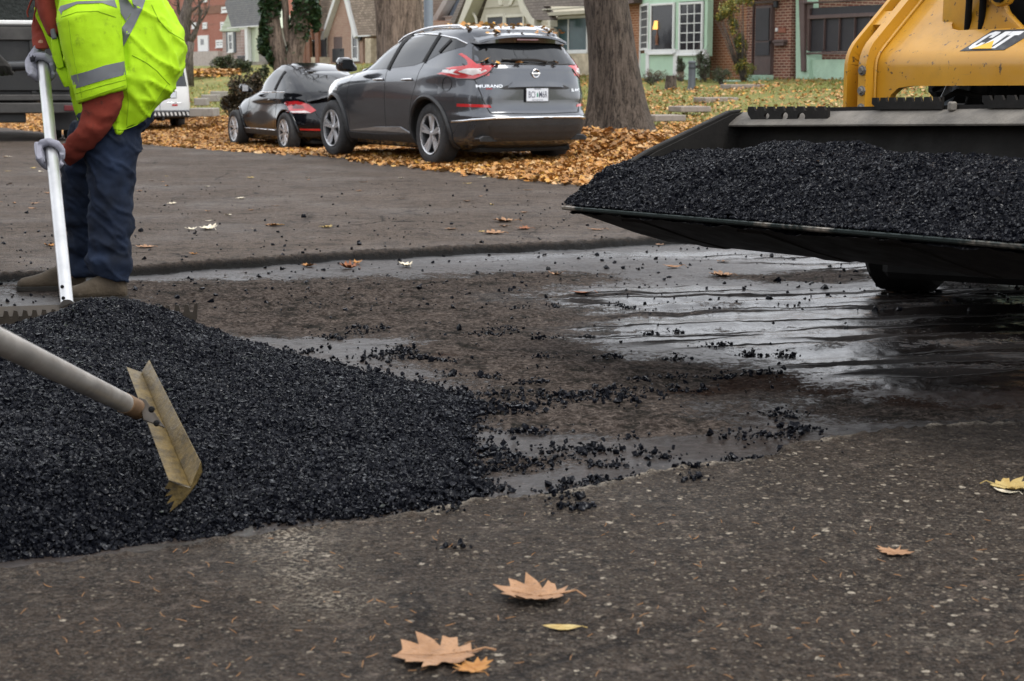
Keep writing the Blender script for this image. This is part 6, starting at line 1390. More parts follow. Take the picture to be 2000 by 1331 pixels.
inlay(bv, [(-.80, .26), (.80, .26), (.78, .345), (-.78, .345)], from_rear, .008, .06, name='lower_bumper', mats=MATS['black_plastic'], parent=car)
strip(bv, [(-.62, .86), (-.5, .60), (-.42, .52), (.42, .52), (.5, .60), (.62, .86)], from_rear, .012, -.002, 'boot_gap', 'wheel_well', car)
plate_on(car, fr(0, .62, .01), Vector((0, -1, 0)), Vector((0, 0, 1)), None, mark=False)
m = MB(); m.box((1.3, 0, .17), (3.6, 1.1, .06)); m.build('underbody', MATS['wheel_well'], car, bevel=.02)

# ------------------------------------------------ white van
VY = 41.0; q = AT(283, 252, VY); van = thing('parked_van', 'white van seen from behind, half hidden by the worker in lime', 'van', (q.x + .45, q.y - .3, -.32), R(90 + 30)); van.scale = (.93, .93, .93)
ST = [(.42, 0, 4.5, .86, 9, 5), (.55, -.02, 4.6, .92, 9, 5), (.75, -.02, 4.62, .945, 9, 5), (.95, 0, 4.55, .95, 9, 5), (1.1, .03, 4.2, .94, 9, 5), (1.3, .08, 3.45, .92, 9, 5), (1.6, .14, 3.05, .89, 9, 5), (1.82, .19, 2.7, .86, 9, 5), (1.90, .24, 2.5, .82, 8, 5), (1.95, .5, 2.2, .6, 5, 4)]
body, bv = shell('body', ST, [MATS['white_van_paint'], MATS['wheel_well']], van, [(.95, .34, .42, .55, 1.4), (3.75, .34, .42, .55, 1.4)])
for x, y, s in ((.95, .79, 1), (3.75, .79, 1), (.95, -.79, -1), (3.75, -.79, -1)): wheel(van, x, y, .34, s, .345, .22, .2, 6)
for s in (1, -1):
    inlay(bv, [(s * .06, 1.22), (s * .80, 1.22), (s * .74, 1.72), (s * .66, 1.76), (s * .06, 1.76)][::s], from_rear, .005, .08, name='rear_window', mats=MATS['car_glass'], parent=van)
    o = inlay(bv, [(s * .86, .80), (s * .94, .80), (s * .925, 1.12), (s * .86, 1.12)][::s], from_rear, .012, .04, name='tail_light', mats=MATS['tail_red'], parent=van, side=.03); inlay(bv, [(s * .875, .84), (s * .93, .84), (s * .92, .90), (s * .875, .90)][::s], from_rear, .018, .04, name='lens', mats=MATS['tail_clear'], parent=o)
    inlay(bv, [(s * .33, .71), (s * .48, .71), (s * .48, .755), (s * .33, .755)][::s], from_rear, .006, .05, name='reflector', mats=MATS['tail_red'], parent=van)
for y in (-.33, .33): inlay(bv, [(y - .17 - .08, .70), (y - .12 - .08, .70), (y - .12 - .08, .745), (y - .17 - .08, .745)], from_rear, .006, .05, name='reflector', mats=MATS['tail_red'], parent=van) if False else None
fr = at_surface(bv, from_rear)
strip(bv, [(0, .56), (0, 1.8)], from_rear, .014, -.002, 'door_gap', 'wheel_well', van); strip(bv, [(-.60, .79), (-.2, .795)], from_rear, .02, .004, 'lettering_strip', 'chrome', van)
plate_on(van, fr(-.30, 1.0, .01), Vector((0, -1, 0)), Vector((0, 0, 1)), None, mark=False); plate_on(van, fr(.42, 1.0, .01), Vector((0, -1, 0)), Vector((0, 0, 1)), ('4K7', '2TD'), mark=False) if False else None
m = MB(); m.box((-.10, 0, .50), (.26, 1.86, .20)); bo = m.build('bumper', MATS['rim_dark'], van, bevel=.03)
m = MB()
for k in range(16):
    y = -.84 + k * .112; m.hexa([(-.235, y, .46), (-.235, y + .05, .46), (-.235, y + .08, .55), (-.235, y + .03, .55)], [(-.225, y, .46), (-.225, y + .05, .46), (-.225, y + .08, .55), (-.225, y + .03, .55)])
m.build('bumper_stripe', MATS['white_paint'], bo)
m = MB(); m.tube([(.2, 0, .36), (-.28, 0, .36)], .035, 8); m.tube([(-.28, 0, .36), (-.28, 0, .44)], .03, 8); m.build('tow_hitch', MATS['dark_metal'], van, smooth=60)
m = MB(); m.box((2.2, 0, .40), (4.3, 1.4, .08)); m.build('underbody', MATS['wheel_well'], van, bevel=.02)
# ------------------------------------------------ dump truck at the left
pm('truck_body', (.016, .016, .0155), .55, .2, var=.35, scale=2.2, bmp=.15, bscale=12, dirt=.6, dirtcol=(.035, .032, .028)); pm('worn_steel', (.055, .052, .048), .6, .4, var=.4, scale=3, dirt=.6, dirtcol=(.03, .028, .026)); pm('load_tarp', (.009, .012, .010), .85, var=.4, scale=10, bmp=.7, bscale=18, bdist=.05)
TY = 27.5; q = AT(100, 268, TY); trk = thing('dump_truck', 'dark dump truck tail with worn bumper standing behind the worker', 'truck', (q.x - .62, q.y - .15, 0.0), R(90 + 14))
def tb(name, c, s, mat, par=None, bev=.015): m_ = MB(); m_.box(c, s); return m_.build(name, MATS[mat], par or trk, bevel=bev)
bd = tb('dump_bed', (2.2, 0, 1.32), (4.2, 2.36, 1.15), 'truck_body'); tg = tb('tailgate', (.05, 0, 1.32), (.10, 2.3, 1.12), 'truck_body')
for y in (-1.12, -.4, .4, 1.12): tb('rib', (-.02, y, 1.32), (.06, .10, 1.1), 'truck_body', tg)
tb('rail', (-.025, 0, 1.94), (.09, 2.4, .07), 'white_paint', bd); tb('tailgate_ledge', (-.03, 0, 1.76), (.07, 2.28, .22), 'worn_steel', tg); tb('tailgate_panel', (-.04, 0, .98), (.05, 2.2, .30), 'truck_body', tg); tb('tailgate_sill', (-.06, 0, .72), (.14, 2.36, .10), 'worn_steel', tg)
m = MB(); x_ = np.linspace(.1, 4.2, 14); y_ = np.linspace(-1.1, 1.1, 10); vv = [(x, y, 2.02 + .28 * math.sin(math.pi * (x - .1) / 4.1) * math.cos(y) + .05 * math.sin(5 * x + 3 * y) + .18) for x in x_ for y in y_]; m.add(vv + [(x, y, 1.9) for x, y, z in vv], [(a * 10 + b, a * 10 + b + 1, a * 10 + b + 11, a * 10 + b + 10) for a in range(13) for b in range(9)]); m.build('load_cover', MATS['load_tarp'], trk, smooth=60)
m = MB(); m.hexa([(.06, -1.15, 1.98), (.06, 1.15, 1.98), (.06, 1.1, 2.6), (.06, -1.1, 2.6)], [(.12, -1.15, 1.98), (.12, 1.15, 1.98), (.12, 1.1, 2.6), (.12, -1.1, 2.6)]); m.build('tarp_end', MATS['load_tarp'], trk, bevel=.01)
bu = tb('bumper', (-.08, 0, .55), (.20, 2.38, .17), 'worn_steel'); tb('hitch_plate', (-.02, 0, .42), (.1, .5, .22), 'truck_body')
m = MB(); m.tube([(-.12, -.55, 1.30), (-.12, .85, 1.26)], .03, 8); m.build('latch_bar', MATS['dark_metal'], tg, smooth=60)
for y in (-.98, .98): m = MB(); m.box((-.19, y, .55), (.02, .22, .09)); m.build('tail_light', MATS['tail_dark_red'], bu, bevel=.004)
for s in (-1, 1):
    for d in (0, .3): wheel(trk, 1.1, s * (.95 - d), .44, s, .44, .26, .26, 6)
    wheel(trk, 4.9, s * .95, .44, s, .44, .26, .26, 6)
    m = MB(); m.box((.5, s * .82, .42), (.02, .5, .5)); m.build('mudflap', MATS['black_plastic'], trk)
tb('chassis', (2.8, 0, .66), (5.4, .8, .2), 'truck_body'); cb_ = tb('cab', (5.2, 0, 1.35), (1.5, 2.1, 1.5), 'truck_body', bev=.15); tb('cab_window', (4.43, 0, 1.75), (.03, 1.5, .45), 'car_glass', cb_); tb('bonnet', (6.3, 0, 1.05), (.9, 1.7, .8), 'truck_body', bev=.12)
# ---------------------------------------------------------------- yellow skid loader with a full bucket
def m_yellow():
    m, nt, b, v = base('loader_yellow')
    n1 = noise(nt, v, 2.5, 5, .6); n2 = noise(nt, v, 34, 5, .7); n3 = noise(nt, v, 9, 6, .7)
    c = ramp(nt, n1, [(.3, (.43, .20, .010)), (.7, (.52, .26, .018))])
    c = mixc(nt, ramp(nt, n3, [(.52, 0.), (.75, .35)]), c, (.30, .17, .05))
    c = mixc(nt, ramp(nt, mth(nt, 'ADD', n2, mth(nt, 'MULTIPLY', n3, .35)), [(.80, 0.), (.815, .9)]), c, (.045, .03, .02))
    scr = noise(nt, mapv(nt, v, (5, 5, 60), rot=(.5, .3, .2)), 2.2, 4, .7); c = mixc(nt, ramp(nt, scr, [(.66, 0.), (.70, .5)]), c, (.22, .13, .05))
    c = mixc(nt, ramp(nt, noise(nt, v, 1.6, 7, .75), [(.56, 0.), (.76, .5)]), c, (.12, .075, .03))
    setin(nt, b, 'Base Color', c); setin(nt, b, 'Roughness', ramp(nt, n3, [(.3, .30), (.7, .5)])); b.inputs['Coat Weight'].default_value = .25
    setin(nt, b, 'Normal', bump(nt, n2, .06, .004)); return m
m_yellow()
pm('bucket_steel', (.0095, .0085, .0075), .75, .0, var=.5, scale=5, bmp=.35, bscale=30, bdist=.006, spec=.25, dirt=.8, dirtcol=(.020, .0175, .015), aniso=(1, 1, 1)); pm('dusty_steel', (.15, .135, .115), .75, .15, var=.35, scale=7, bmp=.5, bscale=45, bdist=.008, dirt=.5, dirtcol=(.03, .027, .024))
pm('bright_edge', (.42, .37, .31), .38, .9, var=.3, scale=10); pm('black_steel', (.005, .005, .005), .8, .0, spec=.15, var=.3, scale=8); pm('decal_black', (.030, .032, .036), .45, var=.3, scale=22, dirt=.5, dirtcol=(.16, .16, .16)); pm('decal_white', (.70, .70, .70), .45, var=.12, scale=30, dirt=.35, dirtcol=(.3, .3, .3)); pm('decal_yellow', (.75, .42, .02), .4, var=.06)
def m_edge():
    m, nt, b, v = base('worn_edge'); n1 = noise(nt, v, 2.2, 5, .7)
    setin(nt, b, 'Base Color', ramp(nt, n1, [(.56, (.02, .028, .026)), (.64, (.28, .25, .21))])); b.inputs['Metallic'].default_value = .7; setin(nt, b, 'Roughness', ramp(nt, n1, [(.4, .7), (.62, .38)]))
m_edge()
PSI = R(58); LD = Vector((math.cos(PSI), -math.sin(PSI), 0)); LG = Vector((math.sin(PSI), math.cos(PSI), 0)); LO = Vector((.2435, 6.6, 0)); ROLL = .020
def L(t, g, z): return LO + LD * t + LG * g + Vector((0, 0, z + ROLL * t))
BW = 2.66
bk = thing('loader_bucket', 'wide black steel bucket heaped with asphalt on the yellow loader', 'bucket', L(BW / 2, .5, 0), world=True) if False else None
ld = thing('skid_loader', 'yellow loader with a wide black bucket lifted over the wet patch', 'loader', L(1.33, 2.4, 0) - Vector((0, 0, L(1.33, 2.4, 0).z)), world=True)
def prof_sheet(mb, prof, t0, t1, th, mi=0):
    """bent plate: profile (g, z) swept from t0 to t1, thickness th"""
    n = len(prof); nrm = []
    for k in range(n):
        a = Vector(prof[max(0, k - 1)]); b = Vector(prof[min(n - 1, k + 1)]); d = (b - a).normalized(); nrm.append(Vector((-d.y, d.x)))
    o = [(g + nrm[k].x * th, z + nrm[k].y * th) for k, (g, z) in enumerate(prof)]
    ring = list(prof) + o[::-1]; mb.hexa([L(t0, *q) for q in ring], [L(t1, *q) for q in ring], mi)
# bucket: curved shell, side plates, lip, rolled top
ZL, ZT = .560, .926
sh = [(.0, ZL), (.14, .515), (.32, .455), (.48, .412), (.60, .415), (.70, .46), (.775, .55), (.815, .67), (.835, .76), (.845, .84), (.835, .885)]
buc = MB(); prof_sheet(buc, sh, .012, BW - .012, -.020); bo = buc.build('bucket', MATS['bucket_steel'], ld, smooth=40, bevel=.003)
m = MB(); m.hexa([L(0, *q) for q in ((-.055, ZL - .010), (.16, .515), (.16, .535), (-.055, ZL + .006))], [L(BW, *q) for q in ((-.055, ZL - .010), (.16, .515), (.16, .535), (-.055, ZL + .006))]); m.build('cutting_edge', MATS['worn_edge'], bo, bevel=.004)
# rolled top edge: sloping light band facing up and forward
m = MB(); tp = [(.775, .868), (.785, .880), (.82, .905), (.86, ZT), (.875, ZT), (.875, .80), (.855, .80), (.85, .875), (.80, .862)]
m.hexa([L(.012, *q) for q in tp], [L(BW - .012, g, z + .022) for g, z in tp]); m.build('top_band', MATS['dusty_steel'], bo, bevel=.006)
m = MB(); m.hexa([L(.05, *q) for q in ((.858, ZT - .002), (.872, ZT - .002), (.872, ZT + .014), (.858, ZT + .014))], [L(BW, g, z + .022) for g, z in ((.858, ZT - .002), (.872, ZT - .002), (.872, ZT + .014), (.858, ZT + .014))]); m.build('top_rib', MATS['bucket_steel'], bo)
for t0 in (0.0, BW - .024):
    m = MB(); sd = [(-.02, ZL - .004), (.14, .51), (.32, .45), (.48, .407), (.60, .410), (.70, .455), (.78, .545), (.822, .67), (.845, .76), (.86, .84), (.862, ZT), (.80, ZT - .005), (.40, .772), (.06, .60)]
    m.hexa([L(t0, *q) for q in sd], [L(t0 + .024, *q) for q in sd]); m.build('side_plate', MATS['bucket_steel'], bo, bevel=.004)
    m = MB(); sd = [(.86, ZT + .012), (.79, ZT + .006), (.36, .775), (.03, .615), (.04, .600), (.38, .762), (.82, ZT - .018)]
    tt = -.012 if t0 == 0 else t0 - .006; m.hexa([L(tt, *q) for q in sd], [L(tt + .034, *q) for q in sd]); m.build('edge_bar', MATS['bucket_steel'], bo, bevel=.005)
# underside ribs and heel wear plates
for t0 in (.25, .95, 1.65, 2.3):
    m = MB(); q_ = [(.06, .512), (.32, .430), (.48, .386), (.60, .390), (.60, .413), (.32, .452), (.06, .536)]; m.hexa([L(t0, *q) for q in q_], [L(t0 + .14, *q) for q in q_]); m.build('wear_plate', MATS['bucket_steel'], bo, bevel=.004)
# serrated step plates on the top edge
def step_plate(t0, t1, h, z0, g, teeth, holes):
    top = []; w = (t1 - t0) / teeth
    for k in range(teeth):
        a = t0 + k * w; top += [(a, h), (a + w * .58, h), (a + w * .74, h - .017), (a + w * .98, h - .017)]
    ol = [(t0 + .03, 0), (t1, 0), (t1, h)] + top[::-1] + [(t0, h * .5)]
    m = MB(); pts = [Vector(p) for p in ol]
    hl = []
    for (c, z, r) in holes: hl.append([Vector((c + r * 1.4 * math.cos(a), z + r * math.sin(a))) for a in np.linspace(0, 2 * math.pi, 14, endpoint=False)])
    allp = list(pts); ed = [(i, (i + 1) % len(pts)) for i in range(len(pts))]
    for hh_ in hl:
        o_ = len(allp); allp += hh_; ed += [(o_ + i, o_ + (i + 1) % len(hh_)) for i in range(len(hh_))]
    vo, _, fo, *_ = delaunay_2d_cdt(allp, ed, [], 1, 1e-6)
    def inh(f):
        cx = sum(vo[i].x for i in f) / len(f); cy = sum(vo[i].y for i in f) / len(f); return any(((cx - c) / (r * 1.4)) ** 2 + ((cy - z) / r) ** 2 < .97 for c, z, r in holes)
    fo = [f for f in fo if not inh(f)]; n = len(vo); cnt = {(a, b) for f in fo for a, b in zip(f, list(f[1:]) + [f[0]])}
    fr_ = [L(p.x, g, z0 + p.y) for p in vo]; bk_ = [L(p.x, g + .012, z0 + p.y) for p in vo]
    m.add(fr_ + bk_, [tuple(f) for f in fo] + [tuple(n + i for i in f[::-1]) for f in fo] + [(b, a, n + a, n + b) for a, b in cnt if (b, a) not in cnt])
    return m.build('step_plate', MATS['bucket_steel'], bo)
step_plate(.115, .60, .060, .889, .806, 8, [(.235, .022, .012), (.345, .022, .015), (.445, .018, .017)])
step_plate(.80, 1.16, .045, .935, .845, 8, [])
step_plate(1.35, 1.8, .045, .938, .845, 8, [])
m = MB(); m.box(L(1.21, .846, .945), (.03, .03, .035)); m.build('bolt', MATS['dusty_steel'], bo, bevel=.006)
# asphalt carried in the bucket
def load_z(t, g):
    t = np.asarray(t, float); g = np.asarray(g, float); p = P3(t, g)
    q = np.clip((g + .02) / .80, 0, 1)
    prof = ZL + .008 +     .205 * np.sin(np.clip(q * 1.30, 0, 1) * math.pi / 2) ** .95 - .02 * sstep(q, .74, 1.0)
    endt = np.clip(np.minimum((t + .00) / .26, (BW - t) / .26), 0, 1) ** .6
    low = np.interp(q, [0, .08, .25, .5, .7, 1], [ZL + .006, .615, .70, .755, .76, .74])
    hill = .022 * np.exp(-((t - .82) / .42) ** 2) + .012 * np.sin(t * 3) - .010 * np.exp(-((t - .28) / .2) ** 2)
    z = low + (prof - low) * endt + hill * np.sin(q * math.pi) ** .7
    return z + fbm(p, 5, 4, 301) * .030 * np.clip(q * 4, .2, 1) + fbm(p, 22, 2, 302) * .010
tt = np.linspace(.015, BW - .02, 240); gg = np.linspace(-.03, .83, 90); T_, G_ = np.meshgrid(tt, gg); T_, G_ = T_.ravel(), G_.ravel()
edge_n = fbm(P3(T_, G_ * 0), 6, 3, 303) * .03
Zl = load_z(T_, G_) - np.where(G_ < -.01 + edge_n, .03, 0)
Pl = np.array(LO)[None] + np.outer(T_, LD) + np.outer(G_, LG); Pl[:, 2] = Zl + ROLL * T_
n1 = len(tt); j = (np.arange(n1 - 1)[None, :] + n1 * np.arange(len(gg) - 1)[:, None]).ravel(); F_ = np.stack([j, j + 1, j + 1 + n1, j + n1], -1)
rng = np.random.default_rng(55); n = 200000; t_ = rng.uniform(-.03, BW - .02, n); g_ = rng.uniform(-.045, .82, n); k = g_ > -.02 + fbm(P3(t_, t_ * 0), 6, 3, 303) * .03 - .012; t_, g_ = t_[k], g_[k]
C = np.array(LO)[None] + np.outer(t_, LD) + np.outer(g_, LG); C[:, 2] = load_z(t_, g_) + ROLL * t_; sz = np.clip(rng.lognormal(math.log(.0043), .40, len(C)), .0024, .0115); C[:, 2] += sz * .2
n2_ = 500; te = rng.uniform(0, BW, n2_); ge = rng.uniform(-.055, -.01, n2_); Ce = np.array(LO)[None] + np.outer(te, LD) + np.outer(ge, LG); Ce[:, 2] = ZL + .012 + ROLL * te; C = np.concatenate([C, Ce]); sz = np.concatenate([sz, np.full(n2_, .006)])
cv, cf = crumbs(C, sz, rng); Tq = np.concatenate([F_[:, [0, 1, 2]], F_[:, [0, 2, 3]]])
tag(np_mesh('asphalt_load', np.concatenate([Pl, cv]), np.concatenate([Tq, cf + len(Pl)]), MATS['hot_asphalt_mix'], loc=L(BW / 2, .4, .6), smooth=75), 'heaped load of black asphalt mix lying in the loader bucket', 'asphalt load')
# lift arm front: sloping cross plate with arch, notch and decal
GA = 1.0; ZB = 1.172
def AF(t, s, out=0.):
    """point of the arm front: s metres along its face, below the bend upright, above it leaning back; out = towards the camera side"""
    r_ = .06
    if s <= ZB - r_: return L(t, GA - out, s - ROLL * t)
    if s < ZB + r_:
        a = (s - ZB + r_) / (2 * r_) * R(47); cx = GA + r_ * 2 / R(47); rr_ = r_ * 2 / R(47)
        return L(t, cx - (rr_ + out) * math.cos(a), ZB - r_ + (rr_ + out) * math.sin(a) - ROLL * t)
    rr_ = r_ * 2 / R(47); g0 = GA + rr_ * (1 - math.cos(R(47))); z0 = ZB - r_ + rr_ * math.sin(R(47)); d = s - ZB - r_
    return L(t, g0 + d * math.sin(R(47)) - out * math.cos(R(47)), z0 + d * math.cos(R(47)) + out * math.sin(R(47)) - ROLL * t)
def face_plate(name, outline, out, th, mat, parent, bev=0, step=.03):
    pts = [Vector(p) for p in outline]; dense = []
    for i in range(len(pts)):
        a, b = pts[i], pts[(i + 1) % len(pts)]; k = max(1, int((b - a).length / step)); dense += [a.lerp(b, q / k) for q in range(k)]
    allp = list(dense); x0, x1 = min(p.x for p in pts), max(p.x for p in pts); y0, y1 = min(p.y for p in pts), max(p.y for p in pts)
    for x in np.arange(x0, x1, step * 2):
        for y in np.arange(y0, y1, step): allp.append(Vector((x + .003, y + .002)))
    vo, _, fo, *_ = delaunay_2d_cdt(allp, [(i, (i + 1) % len(dense)) for i in range(len(dense))], [], 1, 1e-6); n = len(vo)
    cnt = {(a, b) for f in fo for a, b in zip(f, list(f[1:]) + [f[0]])}; m = MB()
    m.add([AF(p.x, p.y, out) for p in vo] + [AF(p.x, p.y, out - th) for p in vo], [tuple(f) for f in fo] + [tuple(n + i for i in f[::-1]) for f in fo] + [(b, a, n + a, n + b) for a, b in cnt if (b, a) not in cnt])
    return m.build(name, MATS[mat], parent, smooth=32)
A0, A1 = .478, .625; XM = 1.38; mir = lambda t: 2 * XM - t
arms = face_plate('lift_arm', [(.60, .90), (.655, .90), (.668, .96), (.69, 1.005), (.73, 1.032), (.80, 1.040), (1.38, 1.045), (1.96, 1.04), (2.03, 1.032), (2.07, 1.005), (2.09, .96), (2.105, .90), (2.16, .90), (2.16, 1.9),
        (1.90, 1.9), (1.90, 1.44), (1.895, 1.40), (1.88, 1.37), (1.85, 1.355), (1.38, 1.345), (.93, 1.340), (.89, 1.35), (.868, 1.375), (.86, 1.41), (.862, 1.46), (.88, 1.6), (.90, 1.9), (.60, 1.9)], -.055, .03, 'loader_yellow', ld)
for sgn, nm in ((1, 0), (-1, 1)):
    f_ = (lambda t: t) if sgn > 0 else mir
    for (ta, tb_, o0, th) in ((.478, .497, .0, .20), (.560, .602, .0, .09)):
        face_plate('arm_flange', [(f_(ta), .88), (f_(tb_), .88), (f_(tb_), 1.9), (f_(ta), 1.9)], o0, th, 'loader_yellow', arms)
    face_plate('arm_channel', [(f_(.495), .88), (f_(.562), .88), (f_(.562), 1.9), (f_(.495), 1.9)], -.075, .03, 'loader_yellow', arms)
    face_plate('stop_block', [(f_(.497), 1.34), (f_(.56), 1.34), (f_(.56), 1.42), (f_(.497), 1.42)], -.012, .06, 'loader_yellow', arms)
# decal: slanted dark panel with white letters and a yellow triangle
dk = face_plate('decal', [(1.02, 1.215), (1.235, 1.218), (1.325, 1.335), (1.105, 1.333)], -.0535, .003, 'decal_black', arms)
SHR = .42
def DC(x, y): return (1.045 + x * .160 + y * .062, 1.230 + y * .092)
def letter(ol, mat='decal_white', o=-.0520, nm='lettering'): face_plate(nm, [DC(*p) for p in ol], o, .0025, mat, dk, step=.02)
cx_, cy_ = .17, .5; outer = [(cx_ + .17 * math.cos(a), cy_ + .52 * math.sin(a)) for a in np.linspace(R(52), R(308), 18)]; inner = [(cx_ + .075 * math.cos(a), cy_ + .27 * math.sin(a)) for a in np.linspace(R(308), R(52), 14)]
letter([(.30, .98), (.12, 1.02), (.03, .92), (0, .75), (0, .25), (.03, .08), (.12, -.02), (.22, -.02), (.30, .06), (.31, .36), (.20, .36), (.19, .22), (.15, .20), (.11, .24), (.11, .76), (.15, .81), (.19, .78), (.20, .64), (.31, .64), (.315, .86)])
letter([(.33, 0), (.45, 0), (.47, .25), (.56, .25), (.575, 0), (.70, 0), (.615, 1), (.425, 1)]); letter([(.64, 1), (1.0, 1), (1.0, .76), (.88, .76), (.88, 0), (.76, 0), (.76, .76), (.66, .76)])
letter([(.20, -.03), (.80, -.03), (.50, .46)], 'decal_yellow', -.0505, 'triangle')
for t_, s_ in ((.585, 1.02), (.585, 1.10), (.585, .95)):
    c = AF(t_, s_, .004); m = MB(); m.lathe([(.0, .012), (.012, .012), (.014, .004), (.020, .003), (.020, -.004)], c, -LG, 8); m.build('bolt', MATS['dusty_steel'], arms, smooth=30)
m = MB(); m.tube([AF(.606, .92 + k * .04, -.048) for k in range(20)], .007, 6); m.build('weld', MATS['loader_yellow'], arms, smooth=60)
for dz, dt in ((0, 0), (.05, .07)): m = MB(); m.tube([L(.92 + dt, GA + .22, 1.20), L(.98 + dt, GA + .16, 1.36 + dz), L(1.10 + dt, GA + .20, 1.45 + dz), L(1.24 + dt, GA + .3, 1.5)], .014, 10); m.build('hose', MATS['black_steel'], ld, smooth=60)
for z_ in (1.0, 1.06): m = MB(); m.tube([L(.78, GA + .2, z_ - .05), L(.95, GA + .15, z_), L(1.15, GA + .2, z_ - .04)], .012, 8); m.build('hose', MATS['black_steel'], ld, smooth=60)
# tilt cylinder eye and pins in the notch, dark machinery behind
ax_t = LD.copy()
m = MB(); c = L(1.02, GA + .17, 1.345); m.lathe([(.0, -.05), (.085, -.05), (.085, .05), (.0, .05)], c, LG, 28); m.lathe([(.0, -.06), (.05, -.06), (.05, .06), (0, .06)], c, LG, 20)
lk = MB(); lk.hexa([L(t, GA + .15, z) for t, z in ((.95, 1.42), (1.00, 1.46), (1.16, 1.40), (1.19, 1.36), (1.17, 1.32), (1.12, 1.31))], [L(t, GA + .19, z) for t, z in ((.95, 1.42), (1.00, 1.46), (1.16, 1.40), (1.19, 1.36), (1.17, 1.32), (1.12, 1.31))]); lo = lk.build('tilt_link', MATS['loader_yellow'], ld, bevel=.012, seg=2)
for t, z, r in ((1.05, 1.415, .026), (1.14, 1.352, .026)):
    m = MB(); m.lathe([(0, -.02), (r * .5, -.02), (r * .55, -.012), (r, -.012), (r, .01), (0, .01)], L(t, GA + .145, z), LG, 18); m.build('pin', MATS['black_steel'], lo, smooth=35)
m = MB(); m.hexa([L(t, GA + .20, z) for t, z in ((.80, 1.15), (1.30, 1.15), (1.12, 1.30), (1.06, 1.50), (.80, 1.55))], [L(t, GA + .24, z) for t, z in ((.80, 1.15), (1.30, 1.15), (1.12, 1.30), (1.06, 1.50), (.80, 1.55))]); m.build('cylinder_bracket', MATS['loader_yellow'], ld, bevel=.02, seg=2)
m = MB(); m.tube([L(.80, GA + .14, .80), L(.86, GA + .3, 1.15)], .025, 12); m.build('hose', MATS['galvanised_paint'], ld, smooth=60)
m = MB(); m.tube([L(1.30, GA + .3, .80), L(1.30, GA + .42, 1.7)], .055, 14); m.build('tilt_cylinder', MATS['loader_yellow'], ld, smooth=60); m = MB(); m.tube([L(1.30, GA + .30, .80), L(1.30, GA + .26, .66)], .03, 12); m.build('cylinder_rod', MATS['chrome'], ld, smooth=60)
for t in (.87, 1.55):
    m = MB(); m.tube([L(t, GA + .3, .78), L(t, GA + .5, 1.6)], .045, 12); m.build('tilt_cylinder', MATS['black_steel'], ld, smooth=60)
cpl = MB(); cpl.hexa([L(.62, .89, z) for z in (.60, .90)] + [L(2.14, .89, z) for z in (.90, .60)], [L(.62, .985, z) for z in (.60, .90)] + [L(2.14, .985, z) for z in (.90, .60)]); co_ = cpl.build('coupler_plate', MATS['black_steel'], ld, bevel=.01)
for t in (1.44, 1.52):
    for z in (.99, .93): m = MB(); m.lathe([(0, -.02), (.022, -.02), (.022, .02), (0, .02)], L(t, GA + .1, z), LG, 12); m.build('bolt', MATS['dusty_steel'], co_, smooth=35)
m = MB(); m.hexa([L(1.40, GA + .12, z) for z in (.88, 1.04)] + [L(1.72, GA + .12, z) for z in (1.04, .88)], [L(1.40, GA + .16, z) for z in (.88, 1.04)] + [L(1.72, GA + .16, z) for z in (1.04, .88)]); m.build('valve_plate', MATS['galvanised_paint'], co_, bevel=.01)
# machine body, cab, arms, wheels (mostly outside the picture)
def lbox(name, t0, t1, g0, g1, z0, z1, mat, par=None, bev=.03): 
    m = MB(); m.hexa([L(t, g, z0 - ROLL * t) for t, g in ((t0, g0), (t1, g0), (t1, g1), (t0, g1))], [L(t, g, z1 - ROLL * t) for t, g in ((t0, g0), (t1, g0), (t1, g1), (t0, g1))]); return m.build(name, MATS[mat], par or ld, bevel=bev)
lbox('front_panel', .78, 1.98, 1.42, 1.5, .50, 2.3, 'black_steel')
# the rear frame, turned on its centre joint
PB = R(28); BD = Vector((math.cos(PB), -math.sin(PB), 0)); BG = Vector((math.sin(PB), math.cos(PB), 0)); BO = Vector((2.10, 8.60, -.045)) + BD * .82
def Lb(t, g, z): return BO + BD * t + BG * g + Vector((0, 0, z))
def rbox(name, t0, t1, g0, g1, z0, z1, mat, par=None, bev=.03):
    m = MB(); m.hexa([Lb(t, g, z0) for t, g in ((t0, g0), (t1, g0), (t1, g1), (t0, g1))], [Lb(t, g, z1) for t, g in ((t0, g0), (t1, g0), (t1, g1), (t0, g1))]); return m.build(name, MATS[mat], par or ld, bevel=bev)
rbox('chassis', -.62, .62, -1.3, 2.1, .22, 1.0, 'black_steel'); cab = rbox('cab', -.55, .62, -.9, .7, 1.0, 2.3, 'black_steel', None, .05); rbox('windscreen', -.45, .5, -.93, -.91, 1.3, 2.2, 'car_glass', cab, 0); rbox('engine_cover', -.6, .62, .75, 2.2, 1.0, 1.6, 'loader_yellow', None, .08)
for t0 in (.48, 2.14):
    m = MB(); a_, b_ = AF(t0 + .07, 1.85, -.08), Lb((t0 - XM) * .6, -.4, 1.75); n_ = Vector((0, 0, .12)); s_ = LD * .06; m.hexa([a_ - s_ - n_, a_ + s_ - n_, a_ + s_ + n_, a_ - s_ + n_], [b_ - s_ - n_, b_ + s_ - n_, b_ + s_ + n_, b_ - s_ + n_]); m.build('rear_arm', MATS['loader_yellow'], arms, bevel=.015)
